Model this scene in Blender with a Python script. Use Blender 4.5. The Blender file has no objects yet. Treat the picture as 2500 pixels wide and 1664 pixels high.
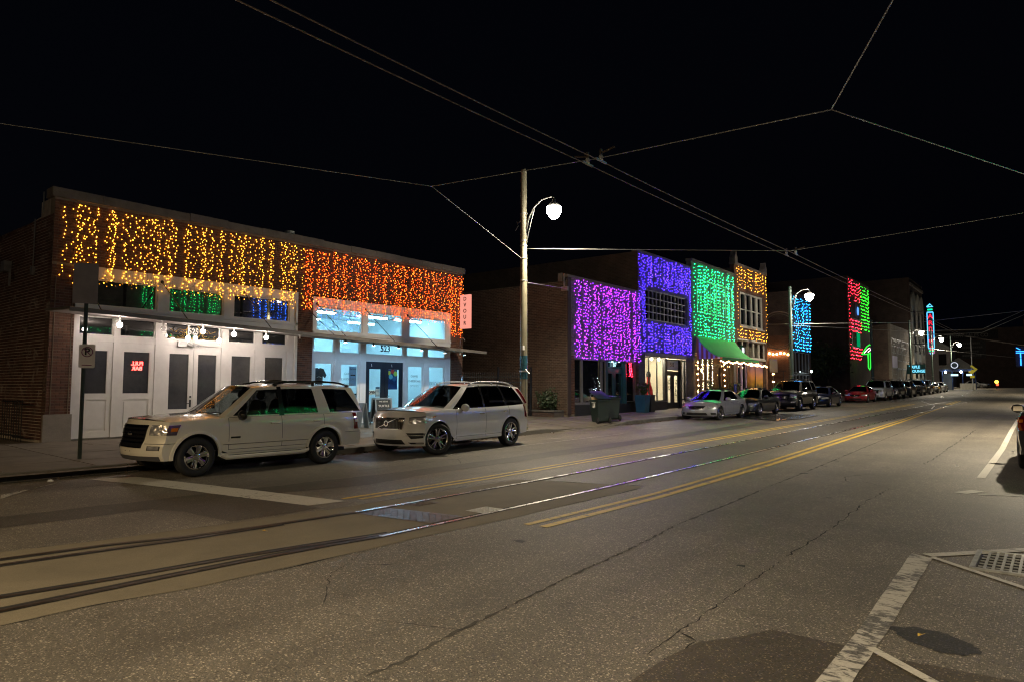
import bpy, bmesh, math, random
from mathutils import Vector, Matrix, Euler

R = math.radians
rnd = random.Random(11)
sc = bpy.context.scene
col = sc.collection

# ------------------------------------------------------------------ camera
cam_d = bpy.data.cameras.new('camera')
cam_d.sensor_width = 36.0
cam_d.lens = 24.0
cam_d.clip_start = 0.1
cam_d.clip_end = 2000
cam = bpy.data.objects.new('camera', cam_d)
col.objects.link(cam)
m3 = Euler((R(90 + 3.92), 0, R(38.6)), 'XYZ').to_matrix() @ Matrix.Rotation(R(0.1), 3, 'Z')
cam.matrix_world = Matrix.Translation((0, 0, 1.68)) @ m3.to_4x4()
sc.camera = cam

# ------------------------------------------------------------------ night sky
world = bpy.data.worlds.new('World')
sc.world = world
world.use_nodes = True
wn = world.node_tree
wn.nodes.clear()
sky = wn.nodes.new('ShaderNodeTexSky')
sky.sky_type = 'NISHITA'
sky.sun_disc = False
sky.sun_elevation = R(-4.0)
sky.sun_rotation = R(200)
wbg = wn.nodes.new('ShaderNodeBackground')
wbg.inputs[1].default_value = 0.02
wout = wn.nodes.new('ShaderNodeOutputWorld')
wn.links.new(sky.outputs[0], wbg.inputs[0])
glowbg = wn.nodes.new('ShaderNodeBackground')            # faint blue town glow
glowbg.inputs[0].default_value = (0.28, 0.42, 1.0, 1)
glowbg.inputs[1].default_value = 0.0010
wadd = wn.nodes.new('ShaderNodeAddShader')
wn.links.new(wbg.outputs[0], wadd.inputs[0])
wn.links.new(glowbg.outputs[0], wadd.inputs[1])
wn.links.new(wadd.outputs[0], wout.inputs[0])

# ------------------------------------------------------------------ exposure and renderer
sc.view_settings.view_transform = 'Standard'
sc.view_settings.look = 'None'
sc.view_settings.exposure = 0.45
sc.view_settings.gamma = 1.0
sc.view_settings.use_curve_mapping = False
sc.render.engine = 'CYCLES'
sc.cycles.use_denoising = True
sc.cycles.use_light_tree = True
sc.cycles.max_bounces = 7
sc.cycles.diffuse_bounces = 3
sc.cycles.glossy_bounces = 4
sc.cycles.transparent_max_bounces = 14
sc.cycles.sample_clamp_indirect = 4.0
sc.cycles.caustics_reflective = False
sc.cycles.caustics_refractive = False
sc.cycles.blur_glossy = 0.5
sc.cycles.filter_width = 1.15

# ------------------------------------------------------------------ terrain
def gz(y):
    return 0.0101 * max(0.0, y - 9.8) + 0.006 * max(0.0, y - 80.0)

def kerb_x(y):
    if y < 6: return -14.65
    if y < 11: return -14.65 + 0.45 * (y - 6) / 5
    return -14.2

def dip(y):                                     # driveway where the kerb drops
    if y < 20.0 or y > 25.6: return 0.0
    if y < 21.0: return y - 20.0
    if y > 24.2: return (25.6 - y) / 1.4
    return 1.0

def swz(x, y):
    d = kerb_x(y) - x
    h = 0.15 + 0.018 * max(0.0, d)
    k = dip(y)
    if k > 0 and d < 1.6:
        h = h * (1 - k) + k * (0.02 + (h - 0.02) * max(0, min(1, d / 1.6)))
    return gz(y) + h

# ------------------------------------------------------------------ tagging
ORG = {}
def tag(o, label=None, cat=None, group=None, kind=None):
    if label: o['label'] = label
    if cat: o['category'] = cat
    if group: o['group'] = group
    if kind: o['kind'] = kind
    return o

def org(o):
    return ORG.get(o.name, Vector((0, 0, 0))) if o is not None else Vector((0, 0, 0))

def thing(name, loc, label=None, cat=None, group=None, kind=None, rz=0.0):
    o = bpy.data.objects.new(name, None)
    o.empty_display_size = 0.2
    col.objects.link(o)
    o.location = loc
    o.rotation_euler = (0, 0, rz)
    ORG[o.name] = Vector(loc)
    return tag(o, label, cat, group, kind)

def copy_tree(o, parent=None):
    c = o.copy()
    col.objects.link(c)
    c.parent = parent
    ORG[c.name] = org(o)
    for ch in list(o.children):
        if ch is not c:
            copy_tree(ch, c)
    return c

# ------------------------------------------------------------------ mesh builder
class MB:
    def __init__(s):
        s.v = []; s.f = []; s.m = []
    def add(s, vs, fs, mi=0):
        n = len(s.v)
        s.v.extend([tuple(p) for p in vs])
        for f in fs:
            s.f.append(tuple(i + n for i in f)); s.m.append(mi)
        return s
    def box(s, x0, x1, y0, y1, z0, z1, mi=0):
        if x0 > x1: x0, x1 = x1, x0
        if y0 > y1: y0, y1 = y1, y0
        if z0 > z1: z0, z1 = z1, z0
        return s.add([(x0,y0,z0),(x1,y0,z0),(x1,y1,z0),(x0,y1,z0),(x0,y0,z1),(x1,y0,z1),(x1,y1,z1),(x0,y1,z1)],
              [(0,3,2,1),(4,5,6,7),(0,1,5,4),(1,2,6,5),(2,3,7,6),(3,0,4,7)], mi)
    def obox(s, c, size, rot, mi=0):
        hx, hy, hz = [k / 2 for k in size]
        c = Vector(c)
        vs = [c + rot @ Vector(p) for p in [(-hx,-hy,-hz),(hx,-hy,-hz),(hx,hy,-hz),(-hx,hy,-hz),(-hx,-hy,hz),(hx,-hy,hz),(hx,hy,hz),(-hx,hy,hz)]]
        return s.add(vs, [(0,3,2,1),(4,5,6,7),(0,1,5,4),(1,2,6,5),(2,3,7,6),(3,0,4,7)], mi)
    def bar(s, p0, p1, w, h=None, mi=0):
        p0 = Vector(p0); p1 = Vector(p1); d = p1 - p0
        rot = d.to_track_quat('X', 'Z').to_matrix()
        return s.obox((p0 + p1) / 2, (d.length, w, h or w), rot, mi)
    def cyl(s, p0, p1, r0, r1=None, n=12, mi=0, caps=True):
        if r1 is None: r1 = r0
        p0 = Vector(p0); p1 = Vector(p1)
        q = (p1 - p0).to_track_quat('Z', 'X').to_matrix()
        vs = []
        for p, r in ((p0, r0), (p1, r1)):
            for i in range(n):
                a = 2 * math.pi * i / n
                vs.append(p + q @ Vector((math.cos(a) * r, math.sin(a) * r, 0)))
        fs = [(i, (i + 1) % n, n + (i + 1) % n, n + i) for i in range(n)]
        if caps:
            fs.append(tuple(range(n - 1, -1, -1))); fs.append(tuple(range(n, 2 * n)))
        return s.add(vs, fs, mi)
    def tube(s, pts, r, n=6, mi=0):
        pts = [Vector(p) for p in pts]
        vs = []; k = len(pts)
        for i, p in enumerate(pts):
            d = pts[min(i + 1, k - 1)] - pts[max(i - 1, 0)]
            q = d.to_track_quat('Z', 'X').to_matrix()
            rr = r[i] if isinstance(r, (list, tuple)) else r
            for j in range(n):
                a = 2 * math.pi * j / n
                vs.append(p + q @ Vector((math.cos(a) * rr, math.sin(a) * rr, 0)))
        fs = []
        for i in range(k - 1):
            for j in range(n):
                fs.append((i*n+j, i*n+(j+1)%n, (i+1)*n+(j+1)%n, (i+1)*n+j))
        fs.append(tuple(range(n - 1, -1, -1))); fs.append(tuple(range((k-1)*n, k*n)))
        return s.add(vs, fs, mi)
    def lathe(s, prof, c=(0,0,0), axis='Z', n=24, mi=0):
        c = Vector(c); vs = []
        for (r, h) in prof:
            for i in range(n):
                a = 2 * math.pi * i / n
                u, w = math.cos(a) * r, math.sin(a) * r
                p = {'Z': (u, w, h), 'X': (h, u, w), 'Y': (u, h, w)}[axis]
                vs.append(c + Vector(p))
        fs = []
        for k in range(len(prof) - 1):
            for i in range(n):
                fs.append((k*n+i, k*n+(i+1)%n, (k+1)*n+(i+1)%n, (k+1)*n+i))
        return s.add(vs, fs, mi)
    def octa(s, c, r, h, mi=0):
        x, y, z = c
        return s.add([(x+r,y,z),(x,y+r,z),(x-r,y,z),(x,y-r,z),(x,y,z+h),(x,y,z-h)],
              [(0,1,4),(1,2,4),(2,3,4),(3,0,4),(1,0,5),(2,1,5),(3,2,5),(0,3,5)], mi)
    def ball(s, c, r, n=12, m=8, mi=0, sq=(1,1,1)):
        c = Vector(c); vs = [c + Vector((0,0,r*sq[2]))]
        for j in range(1, m):
            t = math.pi * j / m
            for i in range(n):
                a = 2 * math.pi * i / n
                vs.append(c + Vector((math.sin(t)*math.cos(a)*r*sq[0], math.sin(t)*math.sin(a)*r*sq[1], math.cos(t)*r*sq[2])))
        vs.append(c - Vector((0,0,r*sq[2])))
        fs = [(0, 1+i, 1+(i+1)%n) for i in range(n)]
        for j in range(m - 2):
            for i in range(n):
                a = 1+j*n+i; b = 1+j*n+(i+1)%n
                fs.append((a, a+n, b+n, b))
        e = len(vs) - 1; o = 1+(m-2)*n
        fs += [(e, o+(i+1)%n, o+i) for i in range(n)]
        return s.add(vs, fs, mi)
    def prism(s, poly, axis, a, b, mi=0):
        # poly: list of 2D points, extruded along axis from a to b
        def P(p, h):
            return {'X': (h, p[0], p[1]), 'Y': (p[0], h, p[1]), 'Z': (p[0], p[1], h)}[axis]
        n = len(poly)
        vs = [P(p, a) for p in poly] + [P(p, b) for p in poly]
        fs = [(i, (i+1)%n, n+(i+1)%n, n+i) for i in range(n)] + [tuple(range(n-1,-1,-1)), tuple(range(n, 2*n))]
        return s.add(vs, fs, mi)
    def grid(s, pts, mi=0, flip=False):
        # pts[i][j]
        a = len(pts); b = len(pts[0])
        vs = [p for r in pts for p in r]
        fs = []
        for i in range(a - 1):
            for j in range(b - 1):
                f = (i*b+j, (i+1)*b+j, (i+1)*b+j+1, i*b+j+1)
                fs.append(f[::-1] if flip else f)
        return s.add(vs, fs, mi)
    def sheet(s, poly, h=0.004, mi=0):
        # flat polygon lying on the sloping road
        vs = [(x, y, gz(y) + h) for x, y in poly]
        return s.add(vs, [tuple(range(len(poly)))], mi)
    def strip(s, pts, w, h=0.004, mi=0, z=None):
        # ribbon along a polyline on the road
        L = []
        k = len(pts)
        for i, p in enumerate(pts):
            a = Vector(pts[max(i-1,0)]).to_2d(); b = Vector(pts[min(i+1,k-1)]).to_2d()
            d = (b - a).normalized(); nrm = Vector((-d.y, d.x))
            ww = w[i] if isinstance(w, (list, tuple)) else w
            q = Vector(p).to_2d()
            u = q + nrm * ww/2; v = q - nrm * ww/2
            zz = z or gz
            L.append([(v.x, v.y, zz(v.y) + h), (u.x, u.y, zz(u.y) + h)])
        return s.grid(L, mi, flip=True)
    def build(s, name, mats, parent=None, smooth=False, angle=None, weld=False):
        if not isinstance(mats, (list, tuple)): mats = [mats]
        o0 = org(parent)
        me = bpy.data.meshes.new(name)
        me.from_pydata([(x-o0.x, y-o0.y, z-o0.z) for x, y, z in s.v], [], s.f)
        for m in mats: me.materials.append(m)
        if len(mats) > 1: me.polygons.foreach_set('material_index', s.m)
        if weld or smooth:
            bm = bmesh.new(); bm.from_mesh(me)
            if weld: bmesh.ops.remove_doubles(bm, verts=bm.verts, dist=0.0006)
            if weld: bmesh.ops.recalc_face_normals(bm, faces=bm.faces)
            if smooth:
                for f in bm.faces: f.smooth = True
                if angle:
                    ca = R(angle)
                    for e in bm.edges:
                        if len(e.link_faces) == 2 and e.calc_face_angle(0) > ca: e.smooth = False
            bm.to_mesh(me); bm.free()
        me.update()
        o = bpy.data.objects.new(name, me)
        col.objects.link(o)
        if parent is not None:
            o.parent = parent
        ORG[o.name] = o0
        return o

def boxes(name, L_, mat_, parent=None):
    for bx in L_:
        m_ = MB(); m_.box(*bx); m_.build(name, mat_, parent)

def mesh_obj(name, me, loc, parent=None):
    o = bpy.data.objects.new(name, me)
    col.objects.link(o)
    o0 = org(parent)
    o.location = Vector(loc) - o0
    if parent is not None: o.parent = parent
    return o

FACE_X = Euler((R(90), 0, R(90)), 'XYZ')      # text that faces +X (the street)
FACE_NY = Euler((R(90), 0, 0), 'XYZ')         # text that faces -Y (towards the camera)
def text(name, body, size, mat, loc, rot, parent=None, extrude=0.006, mirror=False, align='CENTER', bold=0.0, sx=1.0):
    cu = bpy.data.curves.new(name, 'FONT')
    cu.body = body; cu.size = size; cu.extrude = extrude; cu.offset = bold
    cu.align_x = align; cu.align_y = 'CENTER'
    cu.resolution_u = 3
    t = bpy.data.objects.new('tmp_text', cu)
    col.objects.link(t)
    dg = bpy.context.evaluated_depsgraph_get()
    me = bpy.data.meshes.new_from_object(t.evaluated_get(dg))
    bpy.data.objects.remove(t); bpy.data.curves.remove(cu)
    me.name = name
    me.materials.clear(); me.materials.append(mat)
    mt = Matrix.Translation(Vector(loc) - org(parent)) @ (rot.to_matrix() if isinstance(rot, Euler) else rot).to_4x4() @ Matrix.Diagonal((-sx if mirror else sx, 1, 1, 1))
    me.transform(mt)
    if mirror: me.flip_normals()
    o = bpy.data.objects.new(name, me)
    col.objects.link(o)
    if parent is not None: o.parent = parent
    ORG[o.name] = org(parent)
    return o
# ------------------------------------------------------------------ materials
class NT:
    def __init__(s, name):
        s.mat = bpy.data.materials.new(name)
        s.mat.use_nodes = True
        s.t = s.mat.node_tree
        s.t.nodes.clear()
        s.out = s.n('ShaderNodeOutputMaterial')
        s._pos = None
    def n(s, typ, **kw):
        nd = s.t.nodes.new(typ)
        for k, v in kw.items():
            if k.startswith('i_'):
                key = k[2:]
                key = int(key) if key.isdigit() else key
                s.set(nd.inputs[key], v)
            else:
                setattr(nd, k, v)
        return nd
    def set(s, sock, v):
        if hasattr(v, 'is_output') or isinstance(v, bpy.types.NodeSocket):
            s.t.links.new(v, sock)
        else:
            if sock.type == 'RGBA' and len(v) == 3: v = (*v, 1)
            sock.default_value = v
    def pos(s):
        if s._pos is None: s._pos = s.n('ShaderNodeNewGeometry')
        return s._pos.outputs['Position']
    def noise(s, scale, detail=3, rough=0.55, vec=None, dist=0.0):
        nd = s.n('ShaderNodeTexNoise', i_Scale=scale, i_Detail=detail, i_Roughness=rough, i_Distortion=dist)
        s.set(nd.inputs['Vector'], vec or s.pos())
        return nd.outputs['Fac']
    def voro(s, scale, feature='F1', out='Distance', vec=None):
        nd = s.n('ShaderNodeTexVoronoi', feature=feature, i_Scale=scale)
        s.set(nd.inputs['Vector'], vec or s.pos())
        return nd.outputs[out]
    def ramp(s, fac, stops):
        nd = s.n('ShaderNodeValToRGB')
        e = nd.color_ramp.elements
        while len(e) < len(stops): e.new(0.5)
        for k, (p, c) in zip(e, stops):
            k.position = p
            if not hasattr(c, '__len__'): c = (c, c, c)
            k.color = (*c, 1) if len(c) == 3 else c
        s.set(nd.inputs[0], fac)
        return nd.outputs['Color']
    def mix(s, fac, a, b, mode='MIX'):
        nd = s.n('ShaderNodeMix', data_type='RGBA', blend_type=mode)
        s.set(nd.inputs[0], fac); s.set(nd.inputs[6], a); s.set(nd.inputs[7], b)
        return nd.outputs[2]
    def math(s, op, a, b=0.0):
        nd = s.n('ShaderNodeMath', operation=op)
        s.set(nd.inputs[0], a); s.set(nd.inputs[1], b)
        return nd.outputs[0]
    def bump(s, h, strength=0.3, dist=0.01, normal=None):
        nd = s.n('ShaderNodeBump', i_Strength=strength, i_Distance=dist)
        s.set(nd.inputs['Height'], h)
        if normal is not None: s.set(nd.inputs['Normal'], normal)
        return nd.outputs[0]
    def bsdf(s, **kw):
        nd = s.n('ShaderNodeBsdfPrincipled')
        for k, v in kw.items():
            s.set(nd.inputs[k.replace('_', ' ')], v)
        s.t.links.new(nd.outputs[0], s.out.inputs[0])
        return nd

MATS = {}
def mat(name, base, rough=0.6, metal=0.0, var=0.0, vs=3.0, bump=0.0, bs=60.0, coat=0.0, spec=0.5, rvar=0.0, ior=1.5):
    if name in MATS: return MATS[name]
    t = NT(name)
    c = (*base, 1)
    if var > 0:
        f = t.noise(vs, 5, 0.6)
        lo = tuple(k * (1 - var) for k in base); hi = tuple(min(1, k * (1 + var)) for k in base)
        c = t.ramp(f, [(0.3, lo), (0.7, hi)])
    kw = dict(Base_Color=c, Roughness=rough, Metallic=metal)
    if rvar > 0:
        kw['Roughness'] = t.ramp(t.noise(vs * 2.3, 4), [(0.3, max(0, rough - rvar)), (0.7, min(1, rough + rvar))])
    b = t.bsdf(**kw)
    b.inputs['Specular IOR Level'].default_value = spec
    b.inputs['IOR'].default_value = ior
    b.inputs['Coat Weight'].default_value = coat
    b.inputs['Coat Roughness'].default_value = 0.03
    if bump > 0:
        t.set(b.inputs['Normal'], t.bump(t.noise(bs, 4), bump, 0.004))
    MATS[name] = t.mat
    return t.mat

def glow(name, color, strength):
    if name in MATS: return MATS[name]
    t = NT(name)
    e = t.n('ShaderNodeEmission', i_Color=color, i_Strength=strength)
    t.t.links.new(e.outputs[0], t.out.inputs[0])
    MATS[name] = t.mat
    return t.mat

def led(name, color, strength):
    # small bulbs: each glows a little differently
    t = NT(name)
    g = t.n('ShaderNodeNewGeometry')
    rp = g.outputs['Random Per Island']
    st = t.math('MULTIPLY', t.ramp(rp, [(0.0, 0.45), (0.5, 0.9), (1.0, 1.5)]), strength)
    b = t.bsdf(Base_Color=(*color, 1), Roughness=0.3)
    t.set(b.inputs['Emission Color'], (*color, 1)); t.set(b.inputs['Emission Strength'], st)
    MATS[name] = t.mat
    return t.mat

def glass(name, tint=(1, 1, 1), ior=1.5, rough=0.0, refl=1.0):
    # thin pane: transparent with a mirror coat that follows the fresnel law
    t = NT(name)
    bf = t.n('ShaderNodeNewGeometry').outputs['Backfacing']
    io = t.math('ADD', t.math('MULTIPLY', bf, 1.0 / ior - ior), ior)
    fr = t.n('ShaderNodeFresnel'); t.set(fr.inputs[0], io)
    tr = t.n('ShaderNodeBsdfTransparent', i_Color=tint)
    gl = t.n('ShaderNodeBsdfGlossy', i_Color=(refl, refl, refl), i_Roughness=rough)
    mx = t.n('ShaderNodeMixShader')
    t.set(mx.inputs[0], fr.outputs[0])
    t.t.links.new(tr.outputs[0], mx.inputs[1]); t.t.links.new(gl.outputs[0], mx.inputs[2])
    t.t.links.new(mx.outputs[0], t.out.inputs[0])
    MATS[name] = t.mat
    return t.mat

# asphalt: pale stones in a dark binder, broad wear, oil and damp shading
def asphalt(name, lo, hi, speck, tint=(1.0, 0.87, 0.68), stains=True, sz=44, amt=0.6):
    t = NT(name)
    T = lambda k: tuple(k * c for c in tint)
    f = t.noise(60, 4, 0.8)
    c = t.ramp(f, [(0.36, T(lo)), (0.64, T(hi))])
    # pale and dark stones of two sizes
    for k, (scale, thr) in enumerate(((sz, amt), (sz * 1.9, amt - 0.06))):
        v = t.voro(scale, out='Distance')
        rs = t.n('ShaderNodeSeparateColor'); t.set(rs.inputs[0], t.voro(scale, out='Color'))
        stone = t.math('MULTIPLY', t.ramp(v, [(0.22, 1.0), (0.42, 0.0)]), t.ramp(rs.outputs[0], [(thr, 0.0), (thr + 0.16, 1.0)]))
        c = t.mix(stone, c, T(speck))
        dark = t.math('MULTIPLY', t.ramp(v, [(0.25, 1.0), (0.45, 0.0)]), t.ramp(rs.outputs[1], [(0.66, 0.0), (0.8, 0.8)]))
        c = t.mix(dark, c, T(lo * 0.6))
        if k == 0: st0 = stone
    if stains:
        w = t.noise(0.5, 5, 0.6)
        c = t.mix(1.0, c, t.ramp(w, [(0.3, 0.72), (0.7, 1.22)]), 'MULTIPLY')
        w2 = t.noise(2.7, 6, 0.68, dist=0.8)
        c = t.mix(1.0, c, t.ramp(w2, [(0.22, 0.55), (0.40, 0.96), (0.8, 1.1)]), 'MULTIPLY')
        mp = t.n('ShaderNodeMapping'); mp.inputs['Scale'].default_value = (1.15, 0.035, 1.0)   # wheel paths run along the street
        t.set(mp.inputs[0], t.pos())
        c = t.mix(1.0, c, t.ramp(t.noise(1.0, 3, 0.5, vec=mp.outputs[0]), [(0.3, 0.8), (0.7, 1.16)]), 'MULTIPLY')
        sp = t.voro(1.7)
        c = t.mix(1.0, c, t.ramp(sp, [(0.0, 0.35), (0.035, 0.5), (0.06, 1.0)]), 'MULTIPLY')      # drips and gum
    b = t.bsdf(Base_Color=c, Roughness=t.ramp(t.noise(60, 3), [(0.3, 0.5), (0.7, 0.75)]))
    t.set(b.inputs['Normal'], t.bump(t.math('ADD', f, t.math('MULTIPLY', st0, 0.6)), 0.55, 0.005))
    MATS[name] = t.mat
    return t.mat

ASPH = asphalt('asphalt', 0.032, 0.185, 0.46)
ASPH_OIL = asphalt('asphalt_oil_soaked', 0.006, 0.03, 0.10, amt=0.72)
ASPH_DK = asphalt('asphalt_patch', 0.022, 0.085, 0.2, amt=0.68)
ASPH_RD = asphalt('asphalt_brown_patch', 0.02, 0.085, 0.26, tint=(1.0, 0.78, 0.5), amt=0.7)

def concrete(name, base, var=0.25, scale=1.2):
    t = NT(name)
    f = t.noise(scale, 6, 0.65, dist=0.4)
    c = t.ramp(f, [(0.28, tuple(k * (1 - var) for k in base)), (0.72, tuple(min(1, k * (1 + var)) for k in base))])
    sp = t.noise(120, 2, 0.7)
    c = t.mix(1.0, c, t.ramp(sp, [(0.3, 0.72), (0.7, 1.15)]), 'MULTIPLY')
    spots = t.ramp(t.voro(2.6), [(0.0, 0.62), (0.07, 1.0)])
    c = t.mix(1.0, c, spots, 'MULTIPLY')
    b = t.bsdf(Base_Color=c, Roughness=0.8)
    t.set(b.inputs['Normal'], t.bump(sp, 0.35, 0.003))
    MATS[name] = t.mat
    return t.mat
CONC = concrete('sidewalk_concrete', (0.155, 0.132, 0.102), 0.32)
CONC_T = concrete('track_concrete', (0.175, 0.145, 0.095), 0.22, 0.9)
KERB = concrete('kerb_concrete', (0.13, 0.118, 0.098), 0.4, 2.5)
STONE = concrete('coping_stone', (0.19, 0.155, 0.13), 0.3, 2.2)
PLINTH = concrete('plinth_stone', (0.25, 0.22, 0.19), 0.2, 2.0)

def paint(name, base, wear=0.45, scale=9.0, lo=0.0):
    # road paint worn through to the asphalt in streaks
    t = NT(name)
    mp = t.n('ShaderNodeMapping'); mp.inputs['Scale'].default_value = (1.0, 2.2, 1.0)
    t.set(mp.inputs[0], t.pos())
    f = t.noise(scale, 6, 0.72, vec=mp.outputs[0], dist=0.8)
    g = t.noise(1.3, 3, 0.5)
    k = t.math('ADD', f, t.math('MULTIPLY', t.math('SUBTRACT', g, 0.5), 0.35))
    msk = t.ramp(k, [(wear - 0.03, 0.0), (wear + 0.05, 1.0)])
    ac = t.ramp(t.noise(75, 3, 0.75), [(0.34, (0.03, 0.028, 0.025)), (0.66, (0.16, 0.15, 0.135))])
    pc = t.ramp(t.noise(60, 3, 0.7), [(0.3, tuple(q * 0.72 for q in base)), (0.7, base)])
    c = t.mix(msk, ac, pc)
    b = t.bsdf(Base_Color=c, Roughness=0.6)
    t.set(b.inputs['Normal'], t.bump(t.noise(75, 3, 0.75), 0.5, 0.004))
    MATS[name] = t.mat
    return t.mat
WHITE_P = paint('white_road_paint', (0.56, 0.53, 0.46), 0.37)
WHITE_W = paint('white_road_paint_worn', (0.52, 0.49, 0.43), 0.47, 7.0)
YELLOW_P = paint('yellow_road_paint', (0.66, 0.44, 0.05), 0.40, 8.0)
CRACK = mat('crack_tar', (0.012, 0.011, 0.010), 0.9)
GROOVE = mat('rail_groove', (0.012, 0.010, 0.008), 0.85, var=0.3, vs=6)
RAIL = mat('rail_steel', (0.72, 0.7, 0.68), 0.28, 1.0, var=0.15, vs=2.0, rvar=0.08)
RAIL_R = mat('rail_rusty', (0.055, 0.036, 0.026), 0.5, 0.5, var=0.4, vs=3.0)

def brick(name, cols, rough=0.85, white=0.0):
    t = NT(name)
    g = t.n('ShaderNodeNewGeometry')
    oi = t.n('ShaderNodeObjectInfo')
    k = t.math('FRACT', t.math('ADD', g.outputs['Random Per Island'], oi.outputs['Random']))
    n = len(cols)
    c = t.ramp(k, [(i / (n - 1), q) for i, q in enumerate(cols)])
    f = t.noise(26, 4, 0.7)
    c = t.mix(1.0, c, t.ramp(f, [(0.25, 0.62), (0.75, 1.25)]), 'MULTIPLY')
    if white > 0:
        w = t.noise(2.2, 7, 0.72, dist=0.6)
        c = t.mix(t.ramp(w, [(0.62 - white, 0.0), (0.70 - white * 0.6, 0.75)]), c, (0.34, 0.30, 0.28))
    b = t.bsdf(Base_Color=c, Roughness=rough)
    t.set(b.inputs['Normal'], t.bump(f, 0.5, 0.004))
    MATS[name] = t.mat
    return t.mat
BR_BROWN = brick('brick_brown', [(0.10, 0.042, 0.026), (0.15, 0.066, 0.04), (0.075, 0.036, 0.026), (0.18, 0.085, 0.05)])
BR_OLD = brick('brick_old_painted', [(0.085, 0.034, 0.026), (0.12, 0.05, 0.038), (0.055, 0.026, 0.022), (0.14, 0.07, 0.055)], white=0.07)
BR_ALLEY = brick('brick_alley', [(0.085, 0.05, 0.034), (0.11, 0.066, 0.046), (0.06, 0.036, 0.027), (0.14, 0.088, 0.06)])
MORTAR_L = mat('mortar_lime', (0.42, 0.37, 0.32), 0.95, var=0.45, vs=1.6, bump=0.4, bs=90)
MORTAR = mat('mortar', (0.2, 0.165, 0.125), 0.95, var=0.35, vs=2.0, bump=0.4, bs=90)
MORTAR_D = mat('mortar_dark', (0.09, 0.075, 0.06), 0.95, var=0.3, vs=2.0, bump=0.4, bs=90)

def bricktex(name, c1, c2, mortar, axis='X', var=0.25):
    # far brickwork, too small in the picture to build brick by brick
    t = NT(name)
    sp = t.n('ShaderNodeSeparateXYZ'); t.set(sp.inputs[0], t.pos())
    cb = t.n('ShaderNodeCombineXYZ')
    t.set(cb.inputs[0], sp.outputs['Y' if axis == 'X' else 'X']); t.set(cb.inputs[1], sp.outputs['Z'])
    b = t.n('ShaderNodeTexBrick', offset=0.5)
    t.set(b.inputs['Vector'], cb.outputs[0])
    t.set(b.inputs['Color1'], c1); t.set(b.inputs['Color2'], c2); t.set(b.inputs['Mortar'], mortar)
    for k, v in (('Scale', 1.0), ('Mortar Size', 0.008), ('Brick Width', 0.215), ('Row Height', 0.075), ('Bias', 0.0), ('Mortar Smooth', 0.1)):
        b.inputs[k].default_value = v
    c = t.mix(1.0, b.outputs['Color'], t.ramp(t.noise(1.1, 6, 0.65), [(0.25, 1 - var * 1.6), (0.75, 1 + var)]), 'MULTIPLY')
    s = t.bsdf(Base_Color=c, Roughness=0.88)
    t.set(s.inputs['Normal'], t.bump(b.outputs['Fac'], -0.4, 0.01))
    MATS[name] = t.mat
    return t.mat
BT_DARKX = bricktex('far_brick_dark', (0.085, 0.042, 0.03), (0.055, 0.03, 0.024), (0.10, 0.085, 0.07))
BT_DARKY = bricktex('far_brick_dark_side', (0.10, 0.06, 0.042), (0.07, 0.04, 0.03), (0.12, 0.10, 0.085), 'Y')
BT_REDY = bricktex('far_brick_red_side', (0.17, 0.07, 0.038), (0.12, 0.05, 0.03), (0.16, 0.12, 0.09), 'Y')
BT_PALEX = bricktex('far_brick_pale', (0.19, 0.16, 0.13), (0.15, 0.125, 0.10), (0.19, 0.17, 0.14))
BT_LILACX = bricktex('painted_brick', (0.16, 0.145, 0.15), (0.125, 0.115, 0.12), (0.15, 0.14, 0.14))
BT_GREYX = bricktex('far_brick_grey', (0.25, 0.23, 0.22), (0.2, 0.19, 0.18), (0.25, 0.23, 0.21))

WOOD_W = mat('white_painted_wood', (0.68, 0.66, 0.63), 0.42, var=0.06, vs=4, bump=0.06, bs=30)
WOOD_W2 = mat('white_painted_wood_cool', (0.70, 0.71, 0.72), 0.42, var=0.05, vs=4, bump=0.06, bs=30)
BLACKM = mat('black_metal', (0.016, 0.016, 0.018), 0.42, 0.0, var=0.2)
CANOPY = mat('canopy_metal', (0.16, 0.145, 0.13), 0.5, 0.3, var=0.35, vs=2.0)
CANOPY_U = mat('canopy_underside', (0.32, 0.3, 0.28), 0.7, var=0.15)
GALV = mat('galvanised_steel', (0.42, 0.42, 0.41), 0.45, 0.75, var=0.2, vs=6)
DARKPANE = mat('dark_window_glass', (0.010, 0.012, 0.014), 0.012, ior=2.1)
FILMPANE = mat('grey_film_glass', (0.045, 0.047, 0.052), 0.07, ior=1.6, var=0.15, vs=8)
PANE = glass('clear_window_glass', (0.93, 0.97, 0.97), 1.42)
CARGLASS = glass('car_glass', (0.42, 0.46, 0.46), 1.55)
CARGLASS_D = glass('car_glass_privacy', (0.07, 0.075, 0.08), 1.55)
WIRE_M = mat('black_wire', (0.012, 0.012, 0.013), 0.6)
WIRE_ST = mat('steel_cable', (0.45, 0.45, 0.43), 0.42, 0.5)
WIRE_CU = mat('trolley_copper', (0.22, 0.17, 0.13), 0.5, 0.5)
PORCELAIN = mat('porcelain', (0.75, 0.75, 0.72), 0.2)
PLASTER = mat('room_plaster', (0.78, 0.80, 0.82), 0.8, var=0.04)
CHROME = mat('chrome', (0.82, 0.82, 0.82), 0.06, 1.0)
CHROME_D = mat('dark_chrome', (0.12, 0.12, 0.125), 0.15, 1.0)
RUBBER = mat('tyre_rubber', (0.016, 0.016, 0.017), 0.72, bump=0.3, bs=120, var=0.25, vs=5)
TRIM = mat('black_trim', (0.014, 0.014, 0.015), 0.5, var=0.15)
TRIM_S = mat('satin_black_trim', (0.01, 0.01, 0.011), 0.2)
GAP = mat('panel_gap', (0.004, 0.004, 0.004), 0.9)
CABIN = mat('cabin_fabric', (0.03, 0.029, 0.028), 0.85, var=0.2)
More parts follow.
